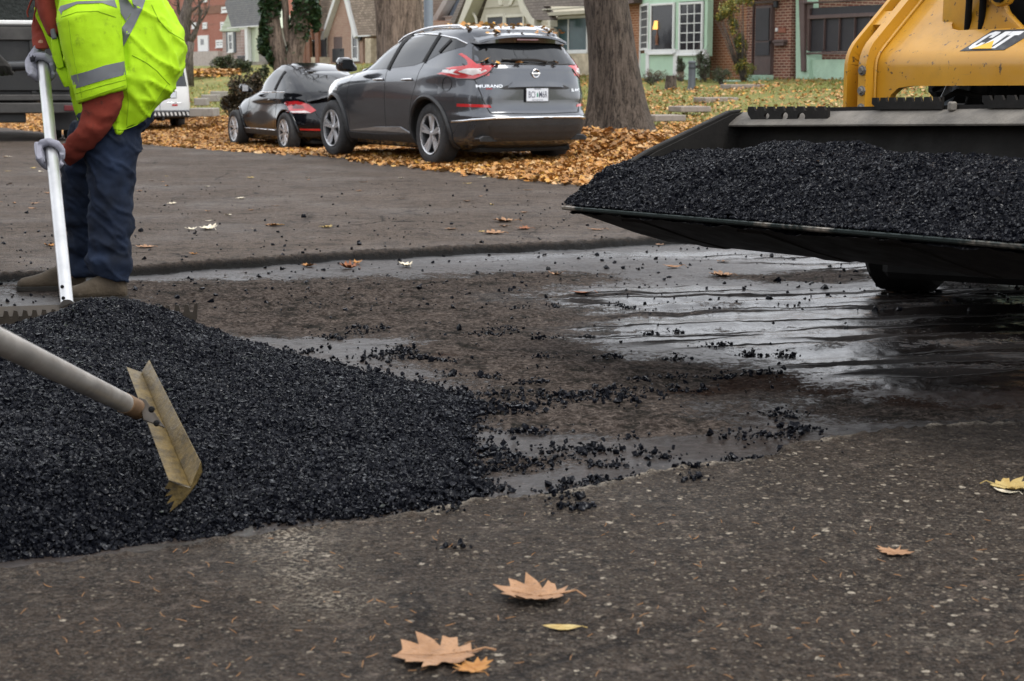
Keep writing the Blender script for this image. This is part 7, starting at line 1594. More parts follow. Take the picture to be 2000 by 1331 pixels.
for t in (-.82, .82):
    for g in (0, 1.55):
        c = Lb(t, g, .42); ax_ = BD * (-1 if t < 0 else 1); m = MB(); m.lathe([(.2, -.15), (.38, -.16), (.415, -.13), (.42, -.05), (.42, .05), (.415, .13), (.38, .16), (.22, .15), (.2, .1)], c, ax_, 36)
        for k in range(18):
            a = 2 * math.pi * k / 18; e = BG * math.cos(a) + Vector((0, 0, 1)) * math.sin(a); n = BG * -math.sin(a) + Vector((0, 0, 1)) * math.cos(a)
            for s in (-1, 1): q0 = c + ax_ * (s * .02) + e * .41; q1 = c + ax_ * (s * .14) + e * .395 + n * .07; m.hexa([q0 - n * .018 - e * .03, q0 + n * .018 - e * .03, q1 + n * .018 - e * .03, q1 - n * .018 - e * .03], [q0 - n * .014 + e * .010, q0 + n * .014 + e * .010, q1 + n * .014 + e * .010, q1 - n * .014 + e * .010])
        w_ = m.build('wheel', MATS['black_steel'], ld, smooth=40); m = MB(); m.lathe([(.215, .10), (.20, .13), (.17, .08), (.08, .06), (.06, .11), (0, .11)], c, ax_, 24); m.build('rim', MATS['black_steel'], w_, smooth=40)
# ---------------------------------------------------------------- workers
def m_cloth(name, c, var=.12, weave=420, st=.25, rough=.85, stain=0., stcol=(.05, .04, .03), sheen=.0):
    m, nt, b, v = base(name)
    n1 = noise(nt, v, 7, 5, .6); n2 = noise(nt, v, weave, 2, .5); n3 = noise(nt, v, 16, 6, .7)
    cc = ramp(nt, n1, [(.3, tuple(q * (1 - var) for q in c)), (.7, tuple(q * (1 + var) for q in c))])
    if stain: cc = mixc(nt, ramp(nt, n3, [(.58, 0.), (.70, stain)]), cc, stcol)
    setin(nt, b, 'Base Color', cc); b.inputs['Roughness'].default_value = rough; b.inputs['Sheen Weight'].default_value = sheen; b.inputs['Specular IOR Level'].default_value = .25
    setin(nt, b, 'Normal', bump(nt, mth(nt, 'ADD', n2, mth(nt, 'MULTIPLY', n3, 1.5)), st, .004)); return m
m_cloth('hi_vis_lime', (.31, .52, .005), .10, 300, .25, .75, .55, (.13, .20, .008)); m_cloth('hi_vis_green', (.25, .75, .06), .08, 300, .15, .7); m_cloth('reflective_tape', (.115, .12, .128), .07, 500, .1, .45, .2, (.1, .1, .1), 0); m_cloth('rust_fleece', (.16, .027, .016), .16, 240, .4, .95, .75, (.05, .018, .013), 0); m_cloth('denim', (.006, .0115, .026), .6, 520, .4, .85, .35, (.008, .012, .022))
m_cloth('grey_knit', (.21, .21, .245), .1, 700, .45, .9, .3, (.12, .12, .12)); m_cloth('dark_glove', (.035, .033, .030), .3, 500, .3, .8, .4, (.08, .07, .06)); m_cloth('work_boot', (.060, .046, .031), .35, 90, .6, .8, .6, (.11, .09, .065), 0); m_cloth('boot_sole', (.022, .020, .017), .3, 60, .3, .9, .5, (.07, .06, .045), 0); m_cloth('skin', (.30, .15, .10), .1, 200, .1, .55, 0, sheen=0); m_cloth('knit_cap', (.03, .03, .035), .2, 400, .5)
pm('brushed_alloy', (.50, .50, .50), .34, .85, var=.12, scale=6, bmp=.05, bscale=120, dirt=.3, dirtcol=(.25, .24, .23)); pm('worn_alloy', (.40, .375, .345), .45, .7, var=.2, scale=9, dirt=.5, dirtcol=(.16, .11, .07)); pm('brass_steel', (.13, .088, .026), .48, .45, var=.55, scale=34, bmp=.5, bscale=120, dirt=.95, dirtcol=(.020, .015, .009)); pm('rake_steel', (.040, .031, .022), .6, .45, var=.4, scale=8, dirt=.5, dirtcol=(.03, .025, .02))
def limb_body(name, label, loc, joints, edges, parent_mat='skin'):
    """one continuous body grown with a skin modifier over a skeleton of joints: name -> (point, radius)"""
    ks = list(joints); me = bpy.data.meshes.new(name); me.from_pydata([joints[k][0] - Vector(loc) for k in ks], [(ks.index(a), ks.index(b)) for a, b in edges], [])
    o = bpy.data.objects.new(name + '_raw', me); COL.objects.link(o); o.modifiers.new('skin', 'SKIN'); sv = me.skin_vertices[0].data
    for k, key in enumerate(ks): r = joints[key][1]; sv[k].radius = (r, r); sv[k].use_root = key == 'pelvis'
    sb = o.modifiers.new('sub', 'SUBSURF'); sb.levels = sb.render_levels = 2; bpy.context.view_layer.update(); m = eval_mesh(o); m.name = name; m.materials.clear(); m.materials.append(MATS[parent_mat]); m.polygons.foreach_set('material_index', [0] * len(m.polygons)); m.shade_smooth()
    o = bpy.data.objects.new(name, m); COL.objects.link(o); o.location = loc; OFF[o.name] = Vector(loc); return tag(o, label, 'person')
def grip(parent, c, axis, wrist, palm_dir, R_grip, mat, name='glove', sc_=1.0, thumb=1):
    """a gloved hand closed round a bar: c on the bar, axis along it (little finger towards +axis), palm_dir from the bar towards the back of the hand"""
    a = axis.normalized(); p = (palm_dir - a * palm_dir.dot(a)).normalized(); q = a.cross(p).normalized() * thumb; mb = MB(); fr_ = .0125 * sc_; Rr = R_grip + fr_ * .95
    pc = c + p * (R_grip + .018 * sc_)
    kn = [c + a * ((i - 1.5) * .023 * sc_) + p * (R_grip + .016 * sc_) + q * (.030 * sc_) for i in range(4)]
    # palm and back of the hand
    w = wrist; mid = (kn[1] + kn[2]) / 2
    mb.loft([(w, a * .030 * sc_, p * .026 * sc_), (w.lerp(mid, .35), a * .036 * sc_, p * .024 * sc_), (w.lerp(mid, .75), a * .045 * sc_, p * .022 * sc_), (mid + q * .002, a * .047 * sc_, p * .018 * sc_), (mid + q * .012, a * .043 * sc_, p * .012 * sc_)], 16, ex=2.6)
    Lf = [1.0, 1.1, 1.04, .84]
    for i in range(4):
        ca = c + a * ((i - 1.5) * .024 * sc_); pts = []; nseg = 7
        for k in range(nseg + 1):
            th = R(52) + (R(205) * Lf[i]) * k / nseg; pts.append(ca + p * (Rr * math.cos(th - R(10))) + q * (Rr * math.sin(th - R(10))) + (p * .006 + q * .004) * (1 - k / nseg))
        pts[0] = kn[i] + q * .002
        mb.tube(pts, [fr_ * 1.12, fr_ * 1.12, fr_ * 1.02, fr_ * 1.08, fr_, fr_ * .98, fr_ * .92, fr_ * .7], 8)
    # thumb leaves the side of the palm and closes the other way round
    tb0 = w.lerp(mid, .45) - a * .030 * sc_; pts = [tb0]
    for k in range(5): th = R(20) - R(165) * k / 4; pts.append(c - a * .030 * sc_ + p * (Rr * 1.05 * math.cos(th)) + q * (Rr * 1.05 * math.sin(th)) + a * .010 * k * sc_)
    mb.tube(pts, [.017 * sc_, .016 * sc_, .0145 * sc_, .0145 * sc_, .013 * sc_, .010 * sc_], 8)
    return remesh(mb, name, MATS[mat], parent, .0042, 3, lambda co: fbm(co, 60, 2, 71) * .0012)
def head(parent, c, face, up, skin='skin'):
    """head with brow, nose, chin, ears, cap"""
    f = face.normalized(); u = (up - f * up.dot(f)).normalized(); r = f.cross(u); mb = MB()
    mb.loft([(c + u * d + f * o, r * w, f * g) for d, o, w, g in ((-.125, .035, .02, .03), (-.11, .03, .045, .055), (-.07, .015, .062, .078), (-.02, .005, .072, .092), (.03, 0, .077, .098), (.07, -.004, .072, .092), (.10, -.01, .052, .07), (.118, -.012, .02, .03))], 20)
    mb.tube([c + u * .025 + f * .09, c - u * .005 + f * .112, c - u * .022 + f * .108, c - u * .025 + f * .085], [.010, .013, .015, .010], 8)
    for s in (-1, 1): mb.loft([(c + r * s * .072 + u * .03 - f * .005, f * .012, u * .012), (c + r * s * .083 + u * .005 - f * .01, f * .018, u * .034), (c + r * s * .086 - u * .002 - f * .012, f * .012, u * .025)], 10)
    mb.tube([c - u * .12 - f * .0, c - u * .20 - f * .03, c - u * .26 - f * .045], [.052, .055, .062], 14)
    h = remesh(mb, 'head', MATS[skin], parent, .006, 3)
    for s in (-1, 1): m = MB(); m.lathe([(0, .012), (.008, .009), (.0115, .003), (.0115, 0)], c + r * s * .032 + u * .022 + f * .082, f, 12); m.build('eye', MATS['decal_white'], h, smooth=60)
    m = MB(); m.loft([(c - u * .055 + f * .085 - r * .024, u * .004, f * .006), (c - u * .055 + f * .096, u * .008, f * .008), (c - u * .055 + f * .085 + r * .024, u * .004, f * .006)], 8); m.build('mouth', MATS['rust_fleece'], h, smooth=60)
    m = MB(); m.loft([(c + u * d - f * .004, r * w, f * g) for d, w, g in ((.028, .081, .103), (.06, .081, .103), (.09, .070, .09), (.115, .048, .064), (.13, .018, .024))], 22); m.build('cap', MATS['knit_cap'], parent, smooth=60); return h
def ring(F, B, N, Y, dy, far=None):
    """ring through a front pixel, a back pixel and a near pixel; Y depth of its middle, dy how far the near pixel stands towards the camera"""
    f = AT(*F, Y); b = AT(*B, Y); c = (f + b) / 2; U = (f - b) / 2; n = AT(*N, Y - dy); return (c, U, n - c)
# ---- the raking worker in lime
WY = 8.35
def Wp(u, v, d=0.): return AT(u, v, WY + d)
base_ = Vector((Wp(200, 560).x, WY, -.045))
J = {'pelvis': (Wp(238, 205), .115), 'waist': (Wp(222, 120), .13), 'chest': (Wp(182, 20), .14), 'neck': (Wp(120, -78), .055), 'skull': (Wp(100, -112), .05), 'hip_l': (Wp(235, 235, -.10), .085), 'knee_l': (Wp(222, 390, -.14), .055), 'ankle_l': (Wp(222, 552, -.16), .03), 'toe_l': (Wp(175, 582, -.18), .016), 'hip_r': (Wp(225, 235, .10), .085), 'knee_r': (Wp(170, 395, .18), .055), 'ankle_r': (Wp(160, 528, .28), .03), 'toe_r': (Wp(105, 556, .26), .016),
     'sh_l': (Wp(180, -10, -.21), .06), 'el_l': (Wp(196, 235, -.27), .04), 'wr_l': (Wp(123, 314, -.16), .028), 'sh_r': (Wp(120, -20, .20), .06), 'el_r': (Wp(80, 60, .24), .04), 'wr_r': (Wp(80, 98, .08), .028)}
per = limb_body('person', 'worker in a lime reflective jacket and jeans bending over a long alloy rake', base_, J, [('pelvis', 'waist'), ('waist', 'chest'), ('chest', 'neck'), ('neck', 'skull'), ('pelvis', 'hip_l'), ('hip_l', 'knee_l'), ('knee_l', 'ankle_l'), ('ankle_l', 'toe_l'), ('pelvis', 'hip_r'), ('hip_r', 'knee_r'), ('knee_r', 'ankle_r'), ('ankle_r', 'toe_r'), ('chest', 'sh_l'), ('sh_l', 'el_l'), ('el_l', 'wr_l'), ('chest', 'sh_r'), ('sh_r', 'el_r'), ('el_r', 'wr_r')])
head(per, Wp(88, -140), Vector((-.8, -.1, -.5)), Vector((-.5, 0, .85)))
def wr_shirt(co):
    p = np.asarray(co); s = fbm(p * np.array([1, .6, .45]), 9, 3, 5) * .016; rg_ = 1 - np.abs(fbm(p * np.array([1.3, .8, .55]) + np.array([0, 0, 1]) * p[:, :1] * .6, 6.5, 2, 12)) * 2.2; s += np.clip(rg_, 0, 1) ** 5 * .016; r2 = 1 - np.abs(fbm(p @ np.array([[.7, 0, .7], [0, 1, 0], [-.7, 0, .7]]) * np.array([.45, .8, 1.7]), 5.2, 2, 77)) * 2.6; s += np.clip(r2, 0, 1) ** 5 * .016 - .006; d = p @ np.array([.6, 0, .8]); s += .007 * np.sin(26 * d + 4 * vnoise(p, 5, 7)) * np.clip(vnoise(p, 3, 9) + .3, 0, 1)
    return s + fbm(p, 26, 2, 8) * .003
mb = MB(); mb.loft([ring((165, 232), (332, 163), (243, 260), WY, .21), ring((150, 200), (354, 128), (250, 218), WY, .24), ring((136, 165), (367, 92), (252, 160), WY, .245), ring((122, 125), (358, 58), (240, 108), WY, .24), ring((112, 85), (336, 25), (222, 66), WY, .24), ring((104, 45), (312, -8), (205, 28), WY, .25), ring((98, 5), (285, -45), (188, -15), WY, .26), ring((92, -35), (250, -82), (165, -55), WY, .24), ring((88, -66), (205, -112), (140, -88), WY, .15), ring((90, -85), (160, -118), (122, -100), WY, .085)], 36)
jk = remesh(mb, 'jacket', MATS['hi_vis_lime'], per, .011, 5, wr_shirt); bj = bvh_of(jk)
# near sleeve, wide and open at the cuff
mb = MB(); SY = WY - .27
def sring(Fp, Bp, hd, d=0.): f = AT(*Fp, SY + d); b = AT(*Bp, SY + d); c = (f + b) / 2; U = (f - b) / 2; return (c, U, Vector((0, -hd, 0)))
mb.loft([sring((132, -38), (215, -55), .06, .06), sring((116, -5), (228, -22), .10, .04), sring((110, 45), (233, 15), .125), sring((120, 90), (238, 62), .125), sring((132, 130), (242, 105), .12), sring((141, 168), (246, 140), .115), sring((150, 203), (249, 171), .11), sring((153, 206), (247, 176), .10)], 30)
sl_ = remesh(mb, 'sleeve', MATS['hi_vis_lime'], jk, .009, 4, lambda co: fbm(co * np.array([1, 1, .5]), 10, 3, 15) * .009 + fbm(co, 30, 2, 16) * .002); bs = bvh_of(sl_)
def px_ray(u, v): r = ray(u, v); return Vector((0, 0, CH)), r.normalized()
def tape(bvh, ol, name, mat, par, off=.004): return inlay(bvh, ol, px_ray, off, 7, name=name, mats=MATS[mat], parent=par, side=.004)
tape(bs, [(138.5, 148), (170, 140), (205, 128), (243, 120), (246, 146), (205, 156), (172, 166), (140, 176)], 'reflective_band', 'reflective_tape', sl_)
tape(bs, [(118, 12), (150, 3), (224, 0), (229, 16), (200, 6), (150, 8), (122, 22), (112, 52), (107, 48), (110, 28)], 'reflective_band', 'reflective_tape', sl_)
tape(bj, [(256, -6), (286, -6), (278, 18), (262, 52), (238, 97), (236, 76), (234, 60), (252, 35), (262, 15)], 'reflective_band', 'reflective_tape', jk)
tape(bj, [(226, -8), (244, -8), (262, 17), (246, 42), (232, 20), (227, 8)], 'reflective_band', 'reflective_tape', jk)
m_cloth('hi_vis_seam', (.20, .34, .004), .2, 300, .2, .8)
for sm in ([(258, 108), (285, 122), (306, 138), (326, 160), (332, 166)], [(240, 102), (246, 150), (251, 200), (247, 258)], [(296, 10), (310, 40), (330, 62), (360, 80)], [(222, 252), (243, 256), (268, 244), (296, 212), (328, 164)]): strip(bj, [(a / 100, b / 100) for a, b in sm], lambda x, y: px_ray(x * 100, y * 100), .005, .0005, 'seam', 'hi_vis_seam', jk)
for sm in ([(142, 186), (170, 176), (206, 166), (246, 156)], [(150, 198), (175, 190), (210, 178), (248, 166)], [(134, 40), (140, 90), (150, 140), (160, 190)], [(120, 34), (150, 24), (190, 22), (226, 34)]): strip(bs, [(a / 100, b / 100) for a, b in sm], lambda x, y: px_ray(x * 100, y * 100), .0045, .0005, 'seam', 'hi_vis_seam', sl_)
# rust hoodie: chest front, far sleeve, near forearm
mb = MB(); mb.loft([(AT(92, -75, WY), Vector((.07, 0, .02)), Vector((0, .11, 0))), (AT(98, -30, WY), Vector((.075, 0, .02)), Vector((0, .13, 0))), (AT(106, 25, WY), Vector((.07, 0, .01)), Vector((0, .14, 0))), (AT(118, 70, WY), Vector((.05, 0, .01)), Vector((0, .13, 0)))], 20)
mb.loft([(AT(94, -95, WY), Vector((.10, 0, .06)), Vector((0, .12, 0))), (AT(92, -65, WY), Vector((.085, 0, .06)), Vector((0, .125, 0))), (AT(88, -52, WY), Vector((.04, 0, .03)), Vector((0, .08, 0)))], 18)
remesh(mb, 'hoodie', MATS['rust_fleece'], per, .010, 4, lambda co: fbm(co, 14, 3, 25) * .006)
mb = MB(); mb.loft([(Wp(120, -15, .19), Vector((.09, 0, -.03)), Vector((0, .09, 0))), (Wp(95, 30, .24), Vector((.072, 0, -.02)), Vector((0, .08, 0))), (Wp(82, 62, .22), Vector((.056, 0, -.01)), Vector((0, .06, 0))), (Wp(80, 84, .14), Vector((.045, 0, 0)), Vector((0, .048, 0))), (Wp(81, 96, .09), Vector((.042, 0, 0)), Vector((0, .042, 0)))], 18)
remesh(mb, 'hoodie_sleeve', MATS['rust_fleece'], per, .008, 4, lambda co: fbm(co * np.array([1, 1, 2.2]), 18, 3, 26) * .006)
mb = MB(); fy = SY + .01
def hr(F_, B_, hd, d=0): f = AT(*F_, fy + d); b = AT(*B_, fy + d); return ((f + b) / 2, (f - b) / 2, Vector((0, -hd, 0)))
mb.loft([hr((154, 150), (238, 135), .085), hr((157, 196), (240, 174), .085), hr((160, 214), (240, 198), .085), hr((160, 232), (231, 224), .082), hr((152, 248), (214, 254), .078), hr((140, 262), (194, 276), .07, .02), hr((127, 276), (172, 296), .062, .05), hr((119, 286), (157, 310), .054, .08), hr((112, 294), (146, 321), .044, .10), hr((109, 300), (137, 328), .040, .11)], 22)
remesh(mb, 'hoodie_sleeve', MATS['rust_fleece'], per, .008, 4, lambda co: fbm(co * np.array([1, 1, 1.6]), 12, 3, 27) * .010 + .006 * np.sin(60 * (co @ np.array([.5, 0, .85])) + 3 * vnoise(co, 9, 3)) * np.clip(vnoise(co, 6, 4) + .35, 0, 1))
# jacket front flap on the far side, with pocket
m = MB(); fl = [(66, 14), (76, 12), (92, 48), (110, 96), (112, 118), (104, 112), (84, 62), (70, 34)]; m.hexa([Wp(u, v, .05) for u, v in fl], [Wp(u, v, .09) for u, v in fl]); m.build('jacket_flap', MATS['hi_vis_lime'], jk, bevel=.006)
m = MB(); fl = [(99, 72), (112, 70), (120, 104), (126, 132), (112, 136), (102, 112)]; m.hexa([Wp(u, v, -.12) for u, v in fl], [Wp(u, v, .03) for u, v in fl]); m.build('chest_pocket', MATS['hi_vis_lime'], jk, bevel=.012, seg=2)
m = MB(); fl = [(97, 56), (106, 54), (112, 76), (101, 78)]; m.hexa([Wp(u, v, -.13) for u, v in fl], [Wp(u, v, -.02) for u, v in fl]); m.build('reflective_band', MATS['reflective_tape'], jk, bevel=.006)
m = MB(); fl = [(108, 134), (128, 130), (140, 168), (126, 172)]; m.hexa([Wp(u, v, -.10) for u, v in fl], [Wp(u, v, .05) for u, v in fl]); m.build('jacket_flap', MATS['hi_vis_lime'], jk, bevel=.012, seg=2)
for pts in ([(64, -5), (57, 12), (53, 24), (55, 34)], [(70, 0), (70, 18), (67, 30), (66, 44)]): m = MB(); m.tube([Wp(u, v, .02) for u, v in pts], .0045, 6); m.build('drawstring', MATS['rust_fleece'], per, smooth=60)
# jeans
def jr(F_, B_, hd, d=0): f = Wp(*F_, d); b = Wp(*B_, d); return ((f + b) / 2, (f - b) / 2, Vector((0, -hd, 0)))
mb = MB(); mb.loft([jr((168, 165), (318, 130), .19), jr((158, 205), (318, 170), .20), jr((152, 245), (298, 215), .20), jr((150, 285), (285, 255), .17)], 28)
mb.loft([jr((160, 235), (298, 205), .11, -.09), jr((164, 290), (276, 268), .115, -.11), jr((170, 340), (266, 330), .105, -.13), jr((174, 385), (261, 385), .095, -.14), jr((174, 425), (259, 425), .09, -.15), jr((173, 470), (258, 472), .085, -.155), jr((171, 510), (256, 518), .085, -.16), jr((171, 532), (253, 552), .08, -.16)], 24)
mb.loft([jr((140, 240), (270, 215), .11, .09), jr((126, 300), (235, 285), .11, .13), jr((119, 350), (215, 350), .10, .17), jr((120, 400), (200, 405), .09, .20), jr((126, 450), (196, 458), .085, .24), jr((128, 492), (194, 502), .08, .27), jr((128, 520), (190, 532), .078, .28), jr((130, 530), (188, 541), .075, .28)], 24)
def wr_jean(co):
    p = np.asarray(co); low = np.clip((.38 - p[:, 2]) / .3, 0, 1); s = fbm(p * np.array([1, 1, 1.5]), 10, 3, 45) * .016
    rg_ = 1 - np.abs(fbm(p * np.array([.8, .8, 1.5]) + p[:, :1] * np.array([0, 0, 1.2]), 8, 2, 49)) * 2.4; s += np.clip(rg_, 0, 1) ** 4 * .012
    s += (.008 + .012 * low) * np.sin(58 * p[:, 2] + 9 * p[:, 0] + 4 * vnoise(p, 6, 46)) * np.clip(vnoise(p * np.array([1, 1, .6]), 5, 47) + .45, 0, 1); return s + fbm(p, 40, 2, 48) * .002
remesh(mb, 'jeans', MATS['denim'], per, .0095, 4, wr_jean)
def boot(parent, heel, toe, sole_z, name='boot'):
    d = (toe - heel); d.z = 0; Lb = d.length; d.normalize(); s = Vector((-d.y, d.x, 0)); h0 = Vector((heel.x, heel.y, sole_z)); up = Vector((0, 0, 1)); mb = MB()
    def r(x, w, zc, hz): return (h0 + d * x + up * zc, s * w, up * hz)
    mb.loft([r(.0, .018, .055, .035), r(.015, .036, .060, .05), r(.06, .044, .07, .060), r(.12, .044, .075, .062), r(.17, .048, .066, .054), r(.22, .052, .055, .043), r(.27, .051, .047, .034), r(Lb - .025, .040, .042, .026), r(Lb, .014, .036, .014)], 20, ex=2.3)
    mb.loft([(h0 + d * .065 + up * .06, d * .062, s * .044), (h0 + d * .06 + up * .12, d * .058, s * .045), (h0 + d * .055 + up * .20, d * .058, s * .048)], 18)
    o = remesh(mb, name, MATS['work_boot'], parent, .0065, 3, lambda co: fbm(co, 16, 3, 61) * .004 + fbm(co, 55, 2, 62) * .0012)
    m = MB(); ol = []
    for k in range(28):
        a = 2 * math.pi * k / 28; x = Lb / 2 + (Lb / 2 + .006) * math.copysign(abs(math.cos(a)) ** .8, math.cos(a)); w = (.040 + .014 * sstep(x, .08, .22)) * math.copysign(abs(math.sin(a)) ** .7, math.sin(a)); ol.append((x, float(w)))
    m.hexa([h0 + d * x + s * w for x, w in ol], [h0 + d * x + s * w * 1.02 + up * .028 for x, w in ol]); m.build('sole', MATS['boot_sole'], o, bevel=.004); return o
def gz(x, y): return float(surf(np.array([x]), np.array([y]))[0])
h_, t_ = GP(252, 588, -.045), GP(117, 594, -.045); h_ = AT(250, 584, 8.2); t_ = AT(117, 584, 8.12); boot(per, h_, t_, gz(h_.x, h_.y) + .002)
h_ = AT(168, 545, 8.66); t_ = AT(33, 545, 8.6); boot(per, h_, t_, gz(h_.x, h_.y) + .004)
# gloves and the long rake
HT, HB = AT(84, 122, 8.33), AT(131, 595, 6.93)
hax = (HB - HT).normalized(); g1_ = HT + hax * .035; g2_ = HT.lerp(HB, .415)
w1 = Wp(80, 97, .09); w2 = Wp(126, 311, -.15)
gl1 = grip(per, g1_, hax, w1, Vector((-.45, -1, .1)), .030, 'grey_knit', thumb=1, sc_=1.42)
gl2 = grip(per, g2_, hax, w2, Vector((-.1, -1, .1)), .030, 'grey_knit', thumb=1, sc_=1.36)
for g_, ol_ in ((gl1, [(57, 106), (61, 112), (64, 105), (66, 112), (70, 109), (68, 120), (60, 122)]), (gl2, [(84, 306), (88, 311), (91, 304), (94, 310), (99, 307), (97, 317), (86, 319)])):
    inlay(bvh_of(g_), ol_, px_ray, .0015, 3, name='logo', mats=MATS['knit_cap'], parent=g_, side=.002)
def lute(name, label, top, bot, r0, r1, handle_mat, group, bolts=True, flat=False):
    """asphalt rake: long tube handle; its head is added by the caller"""
    t = thing(name, label, 'rake', bot, world=True, group=group); m = MB(); n = 12; m.tube([top.lerp(bot, k / n) for k in range(n + 1)], [r0 + (r1 - r0) * k / n for k in range(n + 1)], 22); ho = m.build('handle', MATS[handle_mat], t, smooth=50)
    d = (bot - top).normalized(); m = MB(); m.tube([top - d * .004, top + d * .012], r0 * 1.04, 20); m.build('end_cap', MATS['black_plastic'], ho, smooth=40); return t, ho
rk, ho = lute('asphalt_rake', 'long bright alloy rake held upright by the worker, its toothed head behind the heap', HT, HB, .0285, .0285, 'brushed_alloy', None)
side_ = hax.cross(Vector((0, 1, 0))).normalized(); fr0 = Vector((0, -1, 0)); fr0 = (fr0 - hax * fr0.dot(hax)).normalized()
for k in (.012, .085): m = MB(); c = HB - hax * k; m.lathe([(0, .008), (.006, .007), (.008, .003), (.008, -.004)], c + fr0 * .0285, fr0, 12); m.build('bolt', MATS['black_steel'], ho, smooth=40)
m = MB(); m.hexa([HB + Vector((x, 0, z)) for x, z in ((-.028, .01), (.028, .01), (.05, -.05), (-.05, -.05))], [HB + Vector((x, .03, z)) for x, z in ((-.028, .01), (.028, .01), (.05, -.05), (-.05, -.05))]); m.build('socket', MATS['rake_steel'], rk, bevel=.006)
hl, hr_ = AT(-135, 610, 6.88), AT(386, 600, 6.88); e = hr_ - hl; Lh = e.length; e.normalize(); m = MB(); nt_ = 28; w_ = Lh / nt_; ol = [(0, -.055), (Lh - .02, -.075), (Lh - .004, -.05), (Lh, .018)]
for k in range(nt_ - 1, -1, -1):
    a = k * w_; z0 = .014 - .018 * (1 - a / Lh); ol += [(a + w_ * .72, z0), (a + w_ * .66, z0 - .004), (a + w_ * .50, z0 - .034), (a + w_ * .18, z0 - .034), (a + w_ * .04, z0 - .004)]
ol.append((0, 0.0))
m.hexa([hl + e * x + Vector((0, 0, z)) for x, z in ol], [hl + e * x + Vector((0, .007, z)) for x, z in ol]); m.build('head', MATS['rake_steel'], rk)
m = MB(); b2 = [(.0, -.04), (Lh * .64, -.03), (Lh * .64, -.022), (0, -.03)]; m.hexa([hl + e * x + Vector((0, .008, z)) for x, z in b2], [hl + e * x + Vector((0, .075, z + .035)) for x, z in b2]); m.build('back_bar', MATS['rake_steel'], rk)
# ---- the second rake, close to the camera, drawn through the heap
B2_ = AT(268, 800, 4.28); T2_ = B2_ + (AT(0, 668, 3.22) - B2_).normalized() * 1.75
rk2, ho2 = lute('asphalt_rake', 'worn alloy rake reaching in from the left, its brass coloured head digging into the heap', T2_, B2_, .0275, .0255, 'worn_alloy', None)
d2 = (B2_ - T2_).normalized(); m = MB(); m.tube([B2_ - d2 * .14, B2_ + d2 * .004], .0268, 20); m.build('ferrule', pm('rusty_steel', (.19, .115, .06), .6, .5, var=.4, scale=10, dirt=.6, dirtcol=(.07, .035, .02)), ho2, smooth=50)
m = MB(); m.tube([B2_ - d2 * .01, AT(295, 812, 4.27)], .013, 10); m.build('shank', MATS['rake_steel'], rk2, smooth=50)
Ft, Nr = 4.62, 3.98
def hd(uA, vA, YA): return AT(uA, vA, YA)
cr = [hd(276, 727, Ft), hd(372, 951, Nr)]           # fold line
lf = [hd(247, 717, Ft), hd(329, 938, Nr)]; rt = [hd(291, 703, Ft + .02), hd(392, 903, Nr + .03)]
m = MB(); th = Vector((0, .006, -.002)); N_ = 8
def strip2(m, a, b):
    A_ = [a[0].lerp(a[1], k / N_) for k in range(N_ + 1)]; B_ = [b[0].lerp(b[1], k / N_) for k in range(N_ + 1)]
    for k in range(N_): m.hexa([A_[k], B_[k], B_[k + 1], A_[k + 1]], [A_[k] + th, B_[k] + th, B_[k + 1] + th, A_[k + 1] + th])
def plate2(m, a, b): m.hexa([a[0], b[0], b[1], a[1]], [p + th for p in (a[0], b[0], b[1], a[1])])
plate2(m, lf, cr); plate2(m, cr, rt); hd_ = m.build('head', MATS['brass_steel'], rk2, fixn=True, bevel=.0012)
m = MB(); tl_ = [(330, 941), (372, 954), (391, 906), (392, 925), (383, 945), (371, 962), (354, 982), (331, 1001), (341, 978), (325, 985), (338, 966), (322, 970), (335, 956), (321, 955)]
vo, _, fo, *_ = delaunay_2d_cdt([Vector(p) for p in tl_], [(k, (k + 1) % len(tl_)) for k in range(len(tl_))], [], 1, 1e-6); n_ = len(vo); cnt = {(a, b) for f in fo for a, b in zip(f, list(f[1:]) + [f[0]])}
A_ = [AT(p.x, p.y, Nr + .015 + (p.x - 330) * .0006) for p in vo]; m.add(A_ + [p + Vector((.002, .009, 0)) for p in A_], [tuple(f) for f in fo] + [tuple(n_ + i for i in f[::-1]) for f in fo] + [(b, a, n_ + a, n_ + b) for a, b in cnt if (b, a) not in cnt]); m.build('teeth', MATS['brass_steel'], rk2)
m = MB(); bp_ = [AT(272, 778, 4.30), AT(285, 782, 4.28), AT(324, 838, 4.18), AT(280, 822, 4.20)]; m.hexa(bp_, [p + Vector((0, -.006, .004)) for p in bp_]); m.build('bracket', MATS['rake_steel'], rk2, bevel=.002)
for u, v in ((296, 800), (306, 827)): m = MB(); m.lathe([(0, .010), (.007, .008), (.009, 0)], AT(u, v, 4.19), (0, -1, .3), 10); m.build('bolt', MATS['black_steel'], rk2, smooth=40)
